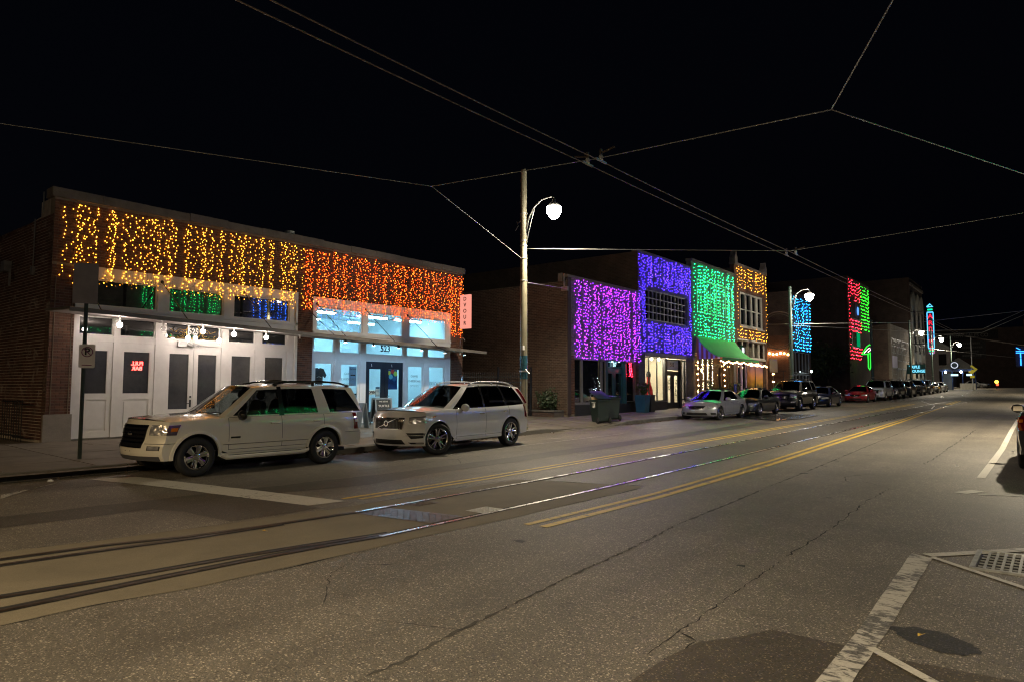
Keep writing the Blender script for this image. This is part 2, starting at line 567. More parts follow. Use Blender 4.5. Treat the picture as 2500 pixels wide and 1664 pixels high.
ALLOY = mat('alloy_wheel', (0.5, 0.5, 0.51), 0.22, 1.0)
ALLOY_D = mat('dark_alloy', (0.05, 0.05, 0.053), 0.3, 0.8)
TAILRED = mat('tail_lamp_red', (0.13, 0.005, 0.008), 0.08, coat=0.6)
AMBERL = mat('amber_lens', (0.6, 0.16, 0.01), 0.1, coat=0.5)
LEAF = mat('shrub_leaf', (0.05, 0.085, 0.025), 0.5, var=0.4, vs=9)
LEAF_D = mat('dark_leaf', (0.03, 0.05, 0.02), 0.55, var=0.4, vs=9)
BARK = mat('bark', (0.06, 0.045, 0.032), 0.9, var=0.3, vs=9)
LENS_W = glow('lit_lens', (1.0, 0.9, 0.72), 130.0)

def headlight():
    t = NT('headlamp_reflector')
    v = t.voro(11, 'SMOOTH_F1', 'Distance', vec=t.n('ShaderNodeTexCoord').outputs['Object'])
    b = t.bsdf(Base_Color=t.ramp(v, [(0.1, (0.92, 0.92, 0.95)), (0.7, (0.45, 0.45, 0.48))]), Metallic=0.6, Roughness=0.16)
    b.inputs['Coat Weight'].default_value = 1.0
    b.inputs['Coat Roughness'].default_value = 0.02
    t.set(b.inputs['Normal'], t.bump(v, 0.6, 0.03))
    return t.mat
HEADL = headlight()

def carpaint(name, base, metal=0.0, rough=0.3, flake=0.0):
    t = NT(name)
    dirt = t.noise(2.6, 6, 0.7, vec=t.n('ShaderNodeTexCoord').outputs['Object'])
    c = t.mix(t.ramp(dirt, [(0.45, 0.0), (0.85, 0.22)]), base, tuple(k * 0.6 + 0.02 for k in base))
    b = t.bsdf(Base_Color=c, Roughness=rough, Metallic=metal)
    b.inputs['Coat Weight'].default_value = 1.0
    b.inputs['Coat Roughness'].default_value = 0.025
    MATS[name] = t.mat
    return t.mat
P_CREAM = carpaint('cream_pearl_paint', (0.76, 0.72, 0.62))
P_WHITE = carpaint('white_paint', (0.78, 0.78, 0.78))
P_SILVER = carpaint('silver_paint', (0.42, 0.43, 0.46), 0.5)
P_BLACK = carpaint('black_paint', (0.012, 0.012, 0.014))
P_CHARC = carpaint('charcoal_paint', (0.035, 0.037, 0.04), 0.4)
P_NAVY = carpaint('navy_paint', (0.012, 0.016, 0.045), 0.2)
P_RED = carpaint('red_paint', (0.30, 0.012, 0.018), 0.1)
P_GREY = carpaint('grey_paint', (0.14, 0.145, 0.15), 0.5)
# ------------------------------------------------------------------ ground, road, tracks, pavements
def ystations(a, b, step=2.0):
    n = max(1, int(round((b - a) / step)))
    return [a + (b - a) * i / n for i in range(n + 1)]

mb = MB()
mb.grid([[(x, y, gz(min(y, 150)) - 0.25) for x in (-400, -60, -15, 2, 60, 400)] for y in [-300, -60, 9.8, 40, 80, 150, 260, 600]], 0, flip=True)
tag(mb.build('ground', ASPH_DK), kind='structure')

mb = MB()
xs = [-15.0, -14, -12, -10, -8, -6, -4, -2, 0, 1.7]
mb.grid([[(x, y, gz(y)) for x in xs] for y in ystations(-30, 150)], 0, flip=True)
road = tag(mb.build('road', ASPH), kind='structure')
mb = MB()
mb.grid([[(x, y, gz(150) + 0.002) for x in (-140, -30, 30, 140)] for y in (150, 158, 166)], 0, flip=True)
tag(mb.build('cross_street', ASPH), kind='structure')

# asphalt repairs
def jag(poly, amp=0.03, step=0.5, seed=1):
    r = random.Random(seed); out = []
    n = len(poly)
    for i in range(n):
        a = Vector(poly[i]); b = Vector(poly[(i + 1) % n])
        k = max(1, int((b - a).length / step))
        for j in range(k):
            p = a.lerp(b, j / k)
            out.append((p.x + r.uniform(-amp, amp), p.y + r.uniform(-amp, amp)))
    return out
def road_sheet(name, poly, m, h=0.004, amp=0.03, seed=1, step=0.5):
    b = MB(); b.sheet(jag(poly, amp, step, seed), h, 0)
    return tag(b.build(name, m), kind='structure')
road_sheet('asphalt_patch', [(-10.0, -8), (-9.95, 2.7), (-9.88, 3.5), (-9.9, 4.36), (-9.3, 4.57), (-8.23, 4.62), (-8.15, 5.9), (-10.0, 5.84), (-9.4, 7.8), (-9.67, 9.5), (-9.6, 12.4), (-9.5, 17.5), (-9.55, 30), (-10.3, 30), (-10.25, 17), (-10.35, 10), (-10.6, 5.6), (-10.8, 3), (-10.9, -8)], ASPH_DK, 0.004, 0.035, 2, 0.4)
road_sheet('asphalt_patch', [(-7.3, 10.2), (-6.0, 10.45), (-6.0, 40), (-6.2, 60), (-7.4, 60), (-7.4, 40)], ASPH_DK, 0.006, 0.03, 3, 1.0)
road_sheet('asphalt_patch', [(-2.0, 2.0), (-1.97, 3.7), (-1.95, 4.4), (-1.62, 4.95), (-1.17, 4.93), (-0.65, 4.93), (0.2, 5.1), (1.5, 5.0), (1.5, 2.0)], ASPH_RD, 0.004, 0.03, 4, 0.25)
road_sheet('asphalt_patch', [(-13.1, 33.6), (-9.9, 31.6), (-9.6, 34), (-9.8, 38.2), (-12.4, 38.2)], mat('steel_road_plate', (0.13, 0.13, 0.14), 0.2, 0.9, var=0.3, vs=2, rvar=0.08), 0.03, 0.0, 5, 5)
road_sheet('asphalt_patch', [(-14.2, 38), (-10.4, 38.5), (-10.2, 52), (-14.2, 52)], ASPH_DK, 0.004, 0.05, 6, 1.0)
oil = mat('oil_stain', (0.012, 0.011, 0.010), 0.62, var=0.5, vs=40, bump=0.8, bs=75, spec=0.3)
road_sheet('oil_stain', [(-1.01, 5.53), (-0.87, 5.65), (-0.68, 5.64), (-0.49, 5.48), (-0.45, 5.38), (-0.52, 5.23), (-0.69, 5.22), (-0.89, 5.35)], ASPH_OIL, 0.003, 0.016, 8, 0.035)
road_sheet('oil_stain', [(-5.24, 4.26), (-5.02, 4.5), (-5.0, 4.54), (-5.2, 4.34)], oil, 0.003, 0.01, 9, 0.08)
for i in range(16):
    x, y = rnd.uniform(-6, -1.5), rnd.uniform(4.5, 26)
    q = rnd.uniform(0.03, 0.09)
    road_sheet('oil_stain', [(x - q, y - q * 0.5), (x + q, y - q * 0.4), (x + q * 0.7, y + q), (x - q * 0.8, y + q * 0.7)], oil, 0.0025, 0.01, 20 + i, 0.05)

def crack(pts, w=0.025, seed=0, amp=0.035, step=0.18, h=0.003, name='road_crack', m=None):
    r = random.Random(seed); out = []; ws = []
    for i in range(len(pts) - 1):
        a = Vector(pts[i]); b = Vector(pts[i + 1])
        k = max(2, int((b - a).length / step))
        for j in range(k):
            p = a.lerp(b, j / k)
            out.append((p.x + r.uniform(-amp, amp), p.y + r.uniform(-amp, amp) * 0.5))
            ws.append(w * r.choice((0.12, 0.35, 0.6, 0.9, 1.3)))
    out.append(pts[-1]); ws.append(w * 0.3)
    b = MB(); b.strip(out, ws, h)
    return tag(b.build(name, m or CRACK), kind='structure')
seam = mat('worn_seam', (0.05, 0.045, 0.038), 0.9, var=0.6, vs=9)
crack([(-3.2, 2.0), (-3.23, 2.98), (-3.32, 3.57), (-3.41, 4.5), (-3.5, 5.35), (-3.57, 6.45), (-3.75, 8)], 0.03, 1, 0.015, 0.05, m=seam)
crack([(-3.75, 8), (-3.85, 10.5), (-3.9, 12), (-3.97, 15.2), (-4.12, 20), (-4.35, 29), (-4.6, 42)], 0.04, 2, 0.012, 0.1, m=seam)
crack([(-2.2, 7.2), (-2.2, 8), (-2.22, 9.2), (-2.29, 11.3), (-2.24, 12.9)], 0.016, 3, 0.022, 0.1)
crack([(-2.18, 6.9), (-2.13, 4.9), (-2.11, 4.32), (-2.1, 4.0)], 0.012, 4, 0.016, 0.06)
crack([(-2.3, 17.0), (-2.32, 22.3), (-2.4, 30)], 0.03, 5)
crack([(-4.4, 3.25), (-3.95, 3.35), (-3.33, 3.59)], 0.010, 6, 0.014, 0.05, m=seam)
crack([(-1.97, 3.3), (-1.97, 3.91), (-1.94, 4.21), (-1.95, 4.42), (-2.1, 4.5)], 0.03, 7, 0.02, 0.08)
crack([(-2.24, 12.9), (-2.7, 13.4), (-2.95, 13.2), (-3.2, 13.9), (-2.9, 14.6)], 0.02, 8)
crack([(-5.69, 4.7), (-5.2, 3.9), (-4.5, 3.3)], 0.010, 9, 0.02, 0.06, m=seam)
crack([(-5.9, 1.4), (-5.88, 2.2), (-5.76, 2.9), (-5.7, 3.6), (-5.69, 4.7), (-5.71, 5.4), (-5.65, 7), (-5.53, 10.6)], 0.022, 10, 0.015)
crack([(-8.5, 2.3), (-8.3, 3.2), (-8.12, 4.4), (-7.95, 6.0), (-7.93, 7.2), (-8.0, 9), (-7.87, 10)], 0.018, 11, 0.02)
crack([(-7.3, 10.15), (-6.6, 10.3), (-5.6, 10.7)], 0.03, 12, 0.02)
crack([(-13.2, 3.0), (-12.7, 6.5), (-12.4, 10)], 0.022, 13, 0.02, m=seam)
crack([(-11.2, 9.0), (-11.0, 14), (-11.1, 24)], 0.022, 14, 0.02, m=seam)
crack([(-9.3, 9.3), (-8.9, 10.4), (-8.5, 11.5)], 0.016, 15)
crack([(-11.9, 11.0), (-11.0, 11.8), (-10.4, 11.2)], 0.016, 16)

# tram track: concrete bed, rails with flange grooves
mb = MB()
mb.sheet(jag([(-8.55, -8), (-8.5, 2.3), (-8.3, 3.2), (-8.12, 4.4), (-7.95, 6.0), (-7.9, 7.2), (-7.85, 10), (-7.3, 10.15), (-5.6, 10.6), (-5.6, 7), (-5.7, 5.4), (-5.69, 4.7), (-5.75, 2.9), (-5.9, 2.2), (-5.95, -8)], 0.01, 0.6, 3), 0.0035)
tag(mb.build('track_bed', CONC_T), kind='structure')
def rail(pts, m=RAIL, w=0.062, groove=0.05, side=1):
    t = MB()
    t.strip(pts, w, 0.011, 0)
    off = (w + groove) / 2 * side
    t.strip([(x + off, y) for x, y in pts], groove, 0.0075, 1)
    t.strip([(x - (w / 2 + 0.012) * side, y) for x, y in pts], 0.024, 0.0072, 1)
    return tag(t.build('rail', [m, GROOVE]), kind='structure')
def ys(x, a, b, n=20): return [(x, a + (b - a) * i / n) for i in range(n + 1)]
far_curve = [(-7.4, 66), (-7.1, 74), (-6.3, 82), (-5.0, 92), (-3.0, 104), (0.5, 119), (6, 136)]
rail(ys(-7.48, 6.0, 60, 30) + far_curve, RAIL, side=1)
rail(ys(-6.05, 5.2, 60, 30) + [(x + 1.43, y - 0.3) for x, y in far_curve], RAIL, side=-1)
rail([(-8.35, -4), (-8.14, 2.19), (-8.0, 3.1), (-7.74, 3.84), (-7.6, 4.74), (-7.48, 6.0)], RAIL_R, 0.05, 0.06)
rail([(-8.0, -4), (-7.88, 2.13), (-7.76, 3.04), (-7.62, 3.79), (-7.53, 4.9)], RAIL_R, 0.05, 0.06)
rail([(-6.9, -4), (-6.67, 1.81), (-6.54, 2.6), (-6.43, 3.67), (-6.29, 4.48), (-6.1, 5.4)], RAIL_R, 0.05, 0.07, -1)
rail([(-6.3, -4), (-6.27, 1.71), (-6.25, 2.84), (-6.22, 3.6), (-6.14, 4.6), (-6.05, 5.2)], RAIL_R, 0.06, 0.07, -1)
rail([(-11.3, 66), (-11.1, 70), (-10.6, 78), (-9.8, 96), (-8.5, 112), (-6, 130)], RAIL)
rail([(-6.3, 50.3), (-6.9, 56.7), (-8.6, 65.3), (-9.7, 70.7), (-9.6, 80), (-8.3, 97), (-6.5, 114), (-4, 130)], RAIL)

def treadplate():
    t = NT('tread_plate_steel')
    v = t.voro(30, 'F1', 'Distance')
    b = t.bsdf(Base_Color=(0.16, 0.16, 0.17), Metallic=0.8, Roughness=0.42)
    t.set(b.inputs['Normal'], t.bump(t.ramp(v, [(0.25, 1.0), (0.4, 0.0)]), 0.8, 0.01))
    return t.mat
TREAD = treadplate()
mb = MB(); mb.sheet([(-7.37, 5.95), (-6.16, 6.1), (-6.15, 6.7), (-7.36, 6.5)], 0.009)
for i in range(22):
    for j in range(9):
        x = -7.32 + i * 0.053; y = 6.0 + j * 0.056 + (x + 7.3) * 0.12
        a = R(45) if (i + j) % 2 else R(-45)
        dx, dy = 0.015 * math.cos(a), 0.015 * math.sin(a); nx, ny = -dy * 0.35, dx * 0.35
        z = gz(y) + 0.009
        mb.add([(x-dx,y-dy,z),(x+nx,y+ny,z+0.004),(x+dx,y+dy,z),(x-nx,y-ny,z+0.004)], [(0,3,2,1)], 0)
tag(mb.build('switch_cover_plate', TREAD), 'steel tread plate over the tram switch between the rails', 'cover plate')
mb = MB(); mb.sheet([(-6.4, 7.0), (-6.08, 7.0), (-6.06, 7.44), (-6.4, 7.42)], 0.010)
for i in range(6):
    for j in range(7):
        mb.box(-6.37 + i * 0.052, -6.335 + i * 0.052, 7.03 + j * 0.058, 7.07 + j * 0.058, gz(7) + 0.009, gz(7) + 0.014, 0)
tag(mb.build('drain_cover', mat('pale_cast_iron', (0.42, 0.41, 0.38), 0.5, 0.4, var=0.2, vs=20)), 'small pale drain cover beside the lower rail', 'drain cover')
mb = MB(); mb.sheet([(-7.4, 6.78), (-7.18, 6.85), (-7.14, 7.25), (-7.36, 7.25)], 0.009)
for j in range(6):
    mb.box(-7.36, -7.17, 6.86 + j * 0.062, 6.89 + j * 0.062, 0.008, 0.014, 0)
tag(mb.build('drain_cover', mat('rusty_iron', (0.12, 0.09, 0.07), 0.6, 0.5, var=0.3, vs=14)), 'rusty slotted drain cover beside the upper rail', 'drain cover')

# painted markings
def line(name, pts, w, m, h=0.0055):
    b = MB()
    out = []
    for i in range(len(pts) - 1):
        a = Vector(pts[i]); c = Vector(pts[i + 1]); k = max(1, int((c - a).length / 1.0))
        out += [tuple(a.lerp(c, j / k)) for j in range(k)]
    out.append(pts[-1])
    b.strip(out, w, h)
    return tag(b.build(name, m), kind='structure')
line('yellow_line', [(-5.19, 6.79), (-5.1, 10), (-5.12, 15.8), (-5.34, 23.4), (-5.65, 36), (-6.4, 56), (-7.0, 72)], 0.10, YELLOW_P)
line('yellow_line', [(-4.95, 6.81), (-4.89, 9.7), (-4.88, 15), (-5.07, 22.1), (-5.4, 35), (-6.12, 55), (-6.75, 72)], 0.12, YELLOW_P)
line('yellow_line', [(-8.55, 6.6), (-8.52, 40), (-8.9, 60)], 0.10, YELLOW_P)
line('yellow_line', [(-8.32, 6.75), (-8.28, 40), (-8.6, 60)], 0.10, YELLOW_P)
road_sheet('stop_line', [(-13.94, 5.04), (-12.59, 5.31), (-11.91, 5.43), (-8.43, 5.89), (-8.33, 6.49), (-10.1, 6.25), (-13.6, 5.75)], WHITE_P, 0.0065, 0.012, 3, 0.3)
road_sheet('white_line', [(-12.5, 3.33), (-12.95, 3.45), (-13.88, 4.63), (-13.6, 4.2)], WHITE_W, 0.0065, 0.01, 5, 0.3)
road_sheet('white_line', [(-1.24, 8.09), (-1.04, 7.98), (-0.99, 5.07), (-0.985, 2.0), (-1.17, 2.0), (-1.15, 4.92)], WHITE_W, 0.0085, 0.006, 6, 0.25)
line('white_line', [(-1.1, 8.09), (-0.72, 8.55), (-0.35, 9.0), (0.6, 10.1)], 0.13, WHITE_P, 0.010)
line('white_line', [(-1.05, 8.03), (-0.3, 7.3), (0.6, 6.45)], 0.07, WHITE_P, 0.011)
line('white_line', [(-1.02, 5.0), (-0.64, 4.66), (0.3, 3.9)], 0.07, WHITE_P, 0.011)
line('white_line', [(-1.17, 15.2), (-1.2, 22), (-1.35, 30), (-1.5, 40)], 0.13, WHITE_P)
line('white_line', [(-1.28, 12.98), (-1.08, 13.42)], 0.2, WHITE_P)
line('white_line', [(-1.05, 12.98), (-0.5, 13.2), (1.2, 13.9)], 0.05, WHITE_P, 0.007)
for y in (18.0, 24.0):
    line('white_line', [(-12.9, y), (-11.9, y)], 0.07, WHITE_W, 0.0055)
line('white_line', [(-11.9, 10.6), (-11.9, 14.2), (-11.85, 21)], 0.06, WHITE_W)

# bits lying on the road
LEAFY = mat('yellow_leaf', (0.5, 0.32, 0.05), 0.6, var=0.4, vs=40)
for (x, y, a) in ((-7.33, 4.54, 0.3), (-0.8, 5.46, 1.2)):
    b = MB(); z = gz(y) + 0.008
    ca, sa = math.cos(a), math.sin(a)
    P = [(-0.034, 0, 0.0), (-0.008, 0.015, 0.014), (0.024, 0.004, 0.005), (0.008, -0.013, 0.010)]
    b.add([(x + p[0]*ca - p[1]*sa, y + p[0]*sa + p[1]*ca, z + p[2]) for p in P], [(0, 1, 2), (0, 2, 3)], 0)
    b.tube([(x + 0.02*ca, y + 0.02*sa, z + 0.005), (x + 0.055*ca, y + 0.055*sa, z + 0.003)], 0.002, 4)
    tag(b.build('fallen_leaf', LEAFY), 'single yellow leaf lying ' + ('between the tram rails' if x < -5 else 'on the dark oil stain'), 'leaf')
litter = mat('litter_paper', (0.72, 0.72, 0.72), 0.6)
for i, (x, y, lab) in enumerate(((-1.68, 16.67, 'crumpled white paper scrap on the open road lane'), (-0.93, 20.9, 'white paper scrap beside the black car at the right edge'),
                 (-14.05, 4.45, 'white paper scrap in the gutter at far left'), (-13.85, 19.6, 'crushed white cup in the gutter by the lamp pole'))):
    b = MB(); r = random.Random(i); z = gz(y)
    vs = [(x + r.uniform(-.05, .05), y + r.uniform(-.06, .06), z + 0.012 + r.uniform(0, .05)) for _ in range(7)]
    b.add(vs, [(0,1,2),(1,3,2),(2,3,4),(3,5,4),(4,5,6),(0,2,6),(1,0,5),(3,1,5)], 0)
    tag(b.build('paper_scrap', litter), lab, 'litter')
# dead leaves and grit caught in the gutter
b = MB(); r = random.Random(5)
for i in range(1700):
    y = r.choice([r.uniform(3, 20), r.uniform(8.5, 18), r.uniform(25, 34)])
    x = kerb_x(y) + 0.03 + abs(r.gauss(0, 0.12))
    z = gz(y) + 0.006; q = r.uniform(0.012, 0.035); a = r.uniform(0, 6.28)
    b.add([(x + q*math.cos(a), y + q*math.sin(a), z), (x - q*math.sin(a)*.5, y + q*math.cos(a)*.5, z + q*.6), (x - q*math.cos(a), y - q*math.sin(a), z + q*.2), (x + q*math.sin(a)*.5, y - q*math.cos(a)*.5, z)], [(0,1,2),(0,2,3)], 0)
tag(b.build('gutter_leaf_litter', mat('dead_leaf', (0.12, 0.08, 0.045), 0.8, var=0.4, vs=30)), 'brown leaves and grit swept along the left kerb', 'leaf litter', kind='stuff')

# pavement slabs and kerb stones, left side
walk = thing('sidewalk', (-16, 10, 0), kind='structure')
def slab(x0, x1, y0, y1, base):
    g = 0.011
    t = base.uniform(-0.004, 0.004)
    x0 += g; x1 -= g; y0 += g; y1 -= g
    m = MB()
    top = [(x0,y0,swz(x0,y0)+t),(x1,y0,swz(x1,y0)+t),(x1,y1,swz(x1,y1)-t),(x0,y1,swz(x0,y1)-t)]
    m.add(top + [(p[0], p[1], p[2] - 0.14) for p in top], [(0,1,2,3),(0,4,5,1),(1,5,6,2),(2,6,7,3),(3,7,4,0)], 0)
    return m
r = random.Random(3)
y = -2.0
while y < 60:
    y1 = y + 1.5
    left = -20.62 if y < 25.5 else -17.62
    cols_ = [left]
    while cols_[-1] + 2.2 < kerb_x(y) - 0.17: cols_.append(cols_[-1] + 1.55)
    edge = lambda q: kerb_x(q) - 0.17
    for i in range(len(cols_)):
        if i == len(cols_) - 1:
            m = slab(cols_[i], edge(y), y, y1, r)
        else:
            m = slab(cols_[i], cols_[i + 1], y, y1, r)
        m.build('paving_slab', CONC, walk)
    y = y1
mb = MB()
mb.grid([[(x, q, swz(x, q)) for x in (-17.62, -16, -14.37)] for q in ystations(60, 150, 5)], 0, flip=True)
mb.grid([[(x, q, swz(x, q) - 0.03) for x in (-21, -18, -16, -14.4)] for q in ystations(-30, 60, 1.5)], 0, flip=True)
mb.grid([[(x, q, swz(-20.6, q) - 0.02) for x in (-34, -20.6)] for q in ystations(-30, 6.3, 5)], 0, flip=True)
mb.build('sidewalk_base', CONC, walk)
kerb = thing('kerb', (-14.3, 10, 0), kind='structure')
y = -30.0
while y < 150:
    L_ = 2.4
    n = 4
    m = MB()
    rows = []
    for k in range(n + 1):
        q = y + 0.006 + (L_ - 0.012) * k / n
        kx = kerb_x(q); d = dip(q)
        zt = gz(q) + 0.155 * (1 - d) + 0.022 * d; jx = r.uniform(-0.008, 0.008)
        rows.append([(kx - 0.17, q, zt - 0.2), (kx - 0.17, q, zt + 0.004), (kx - 0.02 + jx, q, zt), (kx + 0.004 + jx, q, zt - 0.02), (kx + 0.015, q, gz(q) - 0.1)])
    m.grid(rows, 0, flip=True)
    f0 = [tuple(p) for p in rows[0]]; f1 = [tuple(p) for p in rows[-1]]
    m.add(f0, [(0, 1, 2, 3, 4)]); m.add(f1, [(4, 3, 2, 1, 0)])
    m.build('kerb_stone', KERB, kerb)
    y += L_
# right-hand pavement
mb = MB()
mb.grid([[(x, q, gz(q) + 0.15) for x in (1.5, 4, 7)] for q in ystations(-30, 150, 6)], 0, flip=True)
mb.grid([[(1.5, q, gz(q) + z) for z in (-0.1, 0.15)] for q in ystations(-30, 150, 6)], 0, flip=False)
tag(mb.build('sidewalk_right', CONC), kind='structure')

# street drain at the right edge
dr = thing('storm_drain', (-0.5, 8.3, 0), 'cast iron storm drain grate with pale frame in the parking bay', 'drain grate')
IRON = mat('worn_iron', (0.4, 0.4, 0.38), 0.35, 0.85, var=0.25, vs=12)
b = MB()
for a, c in (((-0.7, 7.78), (-0.7, 8.66)), ((-0.7, 8.66), (0.25, 8.66)), ((-0.7, 7.78), (0.25, 7.78)), ((0.25, 7.78), (0.25, 8.66))):
    b.bar((a[0], a[1], 0.011), (c[0], c[1], 0.011), 0.045, 0.02)
b.build('frame', IRON, dr)
b = MB(); b.sheet([(-0.68, 7.8), (0.23, 7.8), (0.23, 8.64), (-0.68, 8.64)], 0.003)
b.build('pit', GROOVE, dr)
for i in range(13):
    b = MB(); x = -0.62 + i * 0.066
    b.box(x, x + 0.022, 7.8, 8.64, 0.005, 0.017)
    b.build('grate_bar', IRON, dr)
for i in range(6):
    b = MB(); q = 7.9 + i * 0.13
    b.box(-0.66, 0.22, q, q + 0.016, 0.006, 0.0145)
    b.build('cross_bar', IRON, dr)
# ------------------------------------------------------------------ brickwork and light curtains
CAMP = Vector((0, 0, 1.68))
BL, BH, BG = 0.200, 0.062, 0.011
_bm = {}
def brick_mesh(m, axis):
    k = (m.name, axis)
    if k not in _bm:
        b = MB()
        if axis == 'X': b.box(-0.03, 0.012, 0.002, BL, 0.0, BH)      # faces +X, runs along Y
        else: b.box(0.002, BL, -0.012, 0.03, 0.0, BH)                # faces -Y, runs along X
        o = b.build('brick', m)
        _bm[k] = o.data
        bpy.data.objects.remove(o)
    return _bm[k]

def brickwork(parent, axis, plane, a0, a1, z0, z1, m, n_ind=0, seed=0, holes=(), focus=None, BG=BG):
    """courses of bricks standing proud of the mortar; the n_ind nearest to `focus` are single objects"""
    r = random.Random(seed)
    items = []
    row = 0; z = z0
    while z + BH <= z1 + 0.001:
        off = (BL + BG) / 2 if row % 2 else 0.0
        a = a0 - off
        while a < a1:
            s = max(a, a0); e = min(a + BL, a1)
            if e - s > 0.03:
                ok = True
                for (h0, h1, k0, k1) in holes:
                    if s < h1 and e > h0 and z < k1 and z + BH > k0:
                        ok = False
                if ok: items.append((s, e, z, e - s > BL - 0.003))
            a += BL + BG
        z += BH + BG; row += 1
    full = [i for i, t in enumerate(items) if t[3]]
    if n_ind and focus is not None:
        full.sort(key=lambda i: abs(items[i][0] - focus[0]) * focus[2] + abs(items[i][2] - focus[1]))
        ind = set(full[:n_ind])
    else: ind = set()
    me = brick_mesh(m, axis)
    jb = MB()
    for i, (s, e, zz, f) in enumerate(items):
        d = r.uniform(-0.004, 0.004)
        if i in ind:
            loc = (plane + d, s, zz) if axis == 'X' else (s, plane - d, zz)
            mesh_obj('brick', me, loc, parent)
        else:
            if axis == 'X': jb.box(plane - 0.03, plane + 0.012 + d, s + 0.002, e, zz, zz + BH)
            else: jb.box(s + 0.002, e, plane - 0.012 - d, plane + 0.03, zz, zz + BH)
    if jb.v:
        tag(jb.build('brick_courses', m, parent), kind='stuff')

def curtain(name, label, cat, x, y0, y1, top, bot, mats, n, per, br, seed=0, jit=0.5, wave=0.25, holes=(), gaps=(), axis='X', group='string light curtains on the facades', wire=0.004, sc_=0.05):
    """hanging strands of bulbs; every strand is one part (cable + bulbs). holes (y0,y1,z0,z1) stay empty."""
    r = random.Random(seed)
    f = lambda t: t
    mid = (x, (y0 + y1) / 2, bot) if axis == 'X' else ((y0 + y1) / 2, x, bot)
    root = thing(name, mid, label, cat, group)
    for i in range(n):
        yy = y0 + (y1 - y0) * (i + 0.5) / n + r.uniform(-1, 1) * jit * (y1 - y0) / n
        if any(g0 < yy < g1 for g0, g1 in gaps): continue
        b = MB()
        zb = bot + abs(r.gauss(0, wave * 0.5)) * (1 if r.random() < 0.8 else -0.3)
        zt = top - r.uniform(0, max(0.1, per))
        k = max(3, int((zt - zb) / per))
        pts = []; drift = 0.0
        ph = r.uniform(0, 6.28)
        for j in range(k + 1):
            zz = zt + (zb - zt) * j / k
            drift = drift * 0.92 + r.uniform(-0.009, 0.009)
            pts.append([yy + drift, zz])
        runs = [[]]
        for (a, zz) in pts:
            if any(h0 < a < h1 and k0 < zz < k1 for (h0, h1, k0, k1) in holes):
                if runs[-1]: runs.append([])
            else: runs[-1].append((a, zz))
        ms = [mats[0], WIRE_M] + ([mats[1]] if len(mats) > 1 else [])
        for run in runs:
            if len(run) < 2: continue
            b = MB()
            P = [(x, a, zz) if axis == 'X' else (a, x, zz) for a, zz in run]
            b.tube(P, wire, 3, 1)
            for (a, zz) in run:
                if r.random() < 0.06: continue
                aa = a + r.uniform(-sc_, sc_); zz += r.uniform(-0.04, 0.04)
                xx = x + (r.uniform(0.0, 0.03) if axis == 'X' else r.uniform(-0.03, 0.0))
                c = (xx, aa, zz) if axis == 'X' else (aa, xx, zz)
                q = br * r.uniform(0.8, 1.2)
                b.octa(c, q, q * 1.25, 0 if len(mats) == 1 or r.random() < 0.6 else 2)
            b.build('strand', ms, root)
    return root

L_AMBER = led('amber_led', (1.0, 0.38, 0.03), 7.5)
L_ORANGE = led('orange_led', (1.0, 0.095, 0.008), 8.5)
L_ORANGE2 = led('warm_orange_led', (1.0, 0.20, 0.02), 8.0)
L_PURPLE = led('purple_led', (0.29, 0.022, 1.0), 32.0)
L_MAGENTA = led('magenta_led', (0.46, 0.03, 1.0), 28.0)
L_BLUEV = led('blue_violet_led', (0.055, 0.016, 1.0), 44.0)
L_GREEN = led('green_led', (0.01, 1.0, 0.22), 29.0)
L_CYAN = led('sky_blue_led', (0.02, 0.34, 1.0), 20.0)
L_RED = led('red_led', (1.0, 0.015, 0.04), 18.0)
L_GRASS = led('grass_green_led', (0.02, 1.0, 0.02), 12.0)
L_BLUE = led('blue_led', (0.03, 0.16, 1.0), 34.0)

# ------------------------------------------------------------------ facade helpers (facades face +X)
def window(parent, x, y0, y1, z0, z1, frame_m, pane_m, fw=0.05, depth=0.07, cols=1, rows=1, mun=0.03, name='window', inset=0.03):
    """frame + one pane object per light; pane set back from the frame face"""
    w = MB()
    w.box(x - depth, x, y0, y0 + fw, z0, z1); w.box(x - depth, x, y1 - fw, y1, z0, z1)
    w.box(x - depth, x, y0 + fw, y1 - fw, z0, z0 + fw); w.box(x - depth, x, y0 + fw, y1 - fw, z1 - fw, z1)
    gy0, gy1, gz0, gz1 = y0 + fw, y1 - fw, z0 + fw, z1 - fw
    for i in range(1, cols):
        q = gy0 + (gy1 - gy0) * i / cols
        w.box(x - depth + 0.01, x - 0.008, q - mun/2, q + mun/2, gz0, gz1)
    for j in range(1, rows):
        q = gz0 + (gz1 - gz0) * j / rows
        w.box(x - depth + 0.012, x - 0.010, gy0, gy1, q - mun/2, q + mun/2)
    o = w.build(name, frame_m, parent)
    for i in range(cols):
        for j in range(rows):
            a0 = gy0 + (gy1 - gy0) * i / cols; a1 = gy0 + (gy1 - gy0) * (i + 1) / cols
            c0 = gz0 + (gz1 - gz0) * j / rows; c1 = gz0 + (gz1 - gz0) * (j + 1) / rows
            e = mun / 2
            p = MB()
            p.box(x - depth + 0.014 + 0.0, x - depth + 0.02, a0 + (e if i else 0) - 0.003, a1 - (e if i < cols - 1 else 0) + 0.003, c0 + (e if j else 0) - 0.003, c1 - (e if j < rows - 1 else 0) + 0.003)
            p.build('pane', pane_m, o if parent is not None else None)
    return o

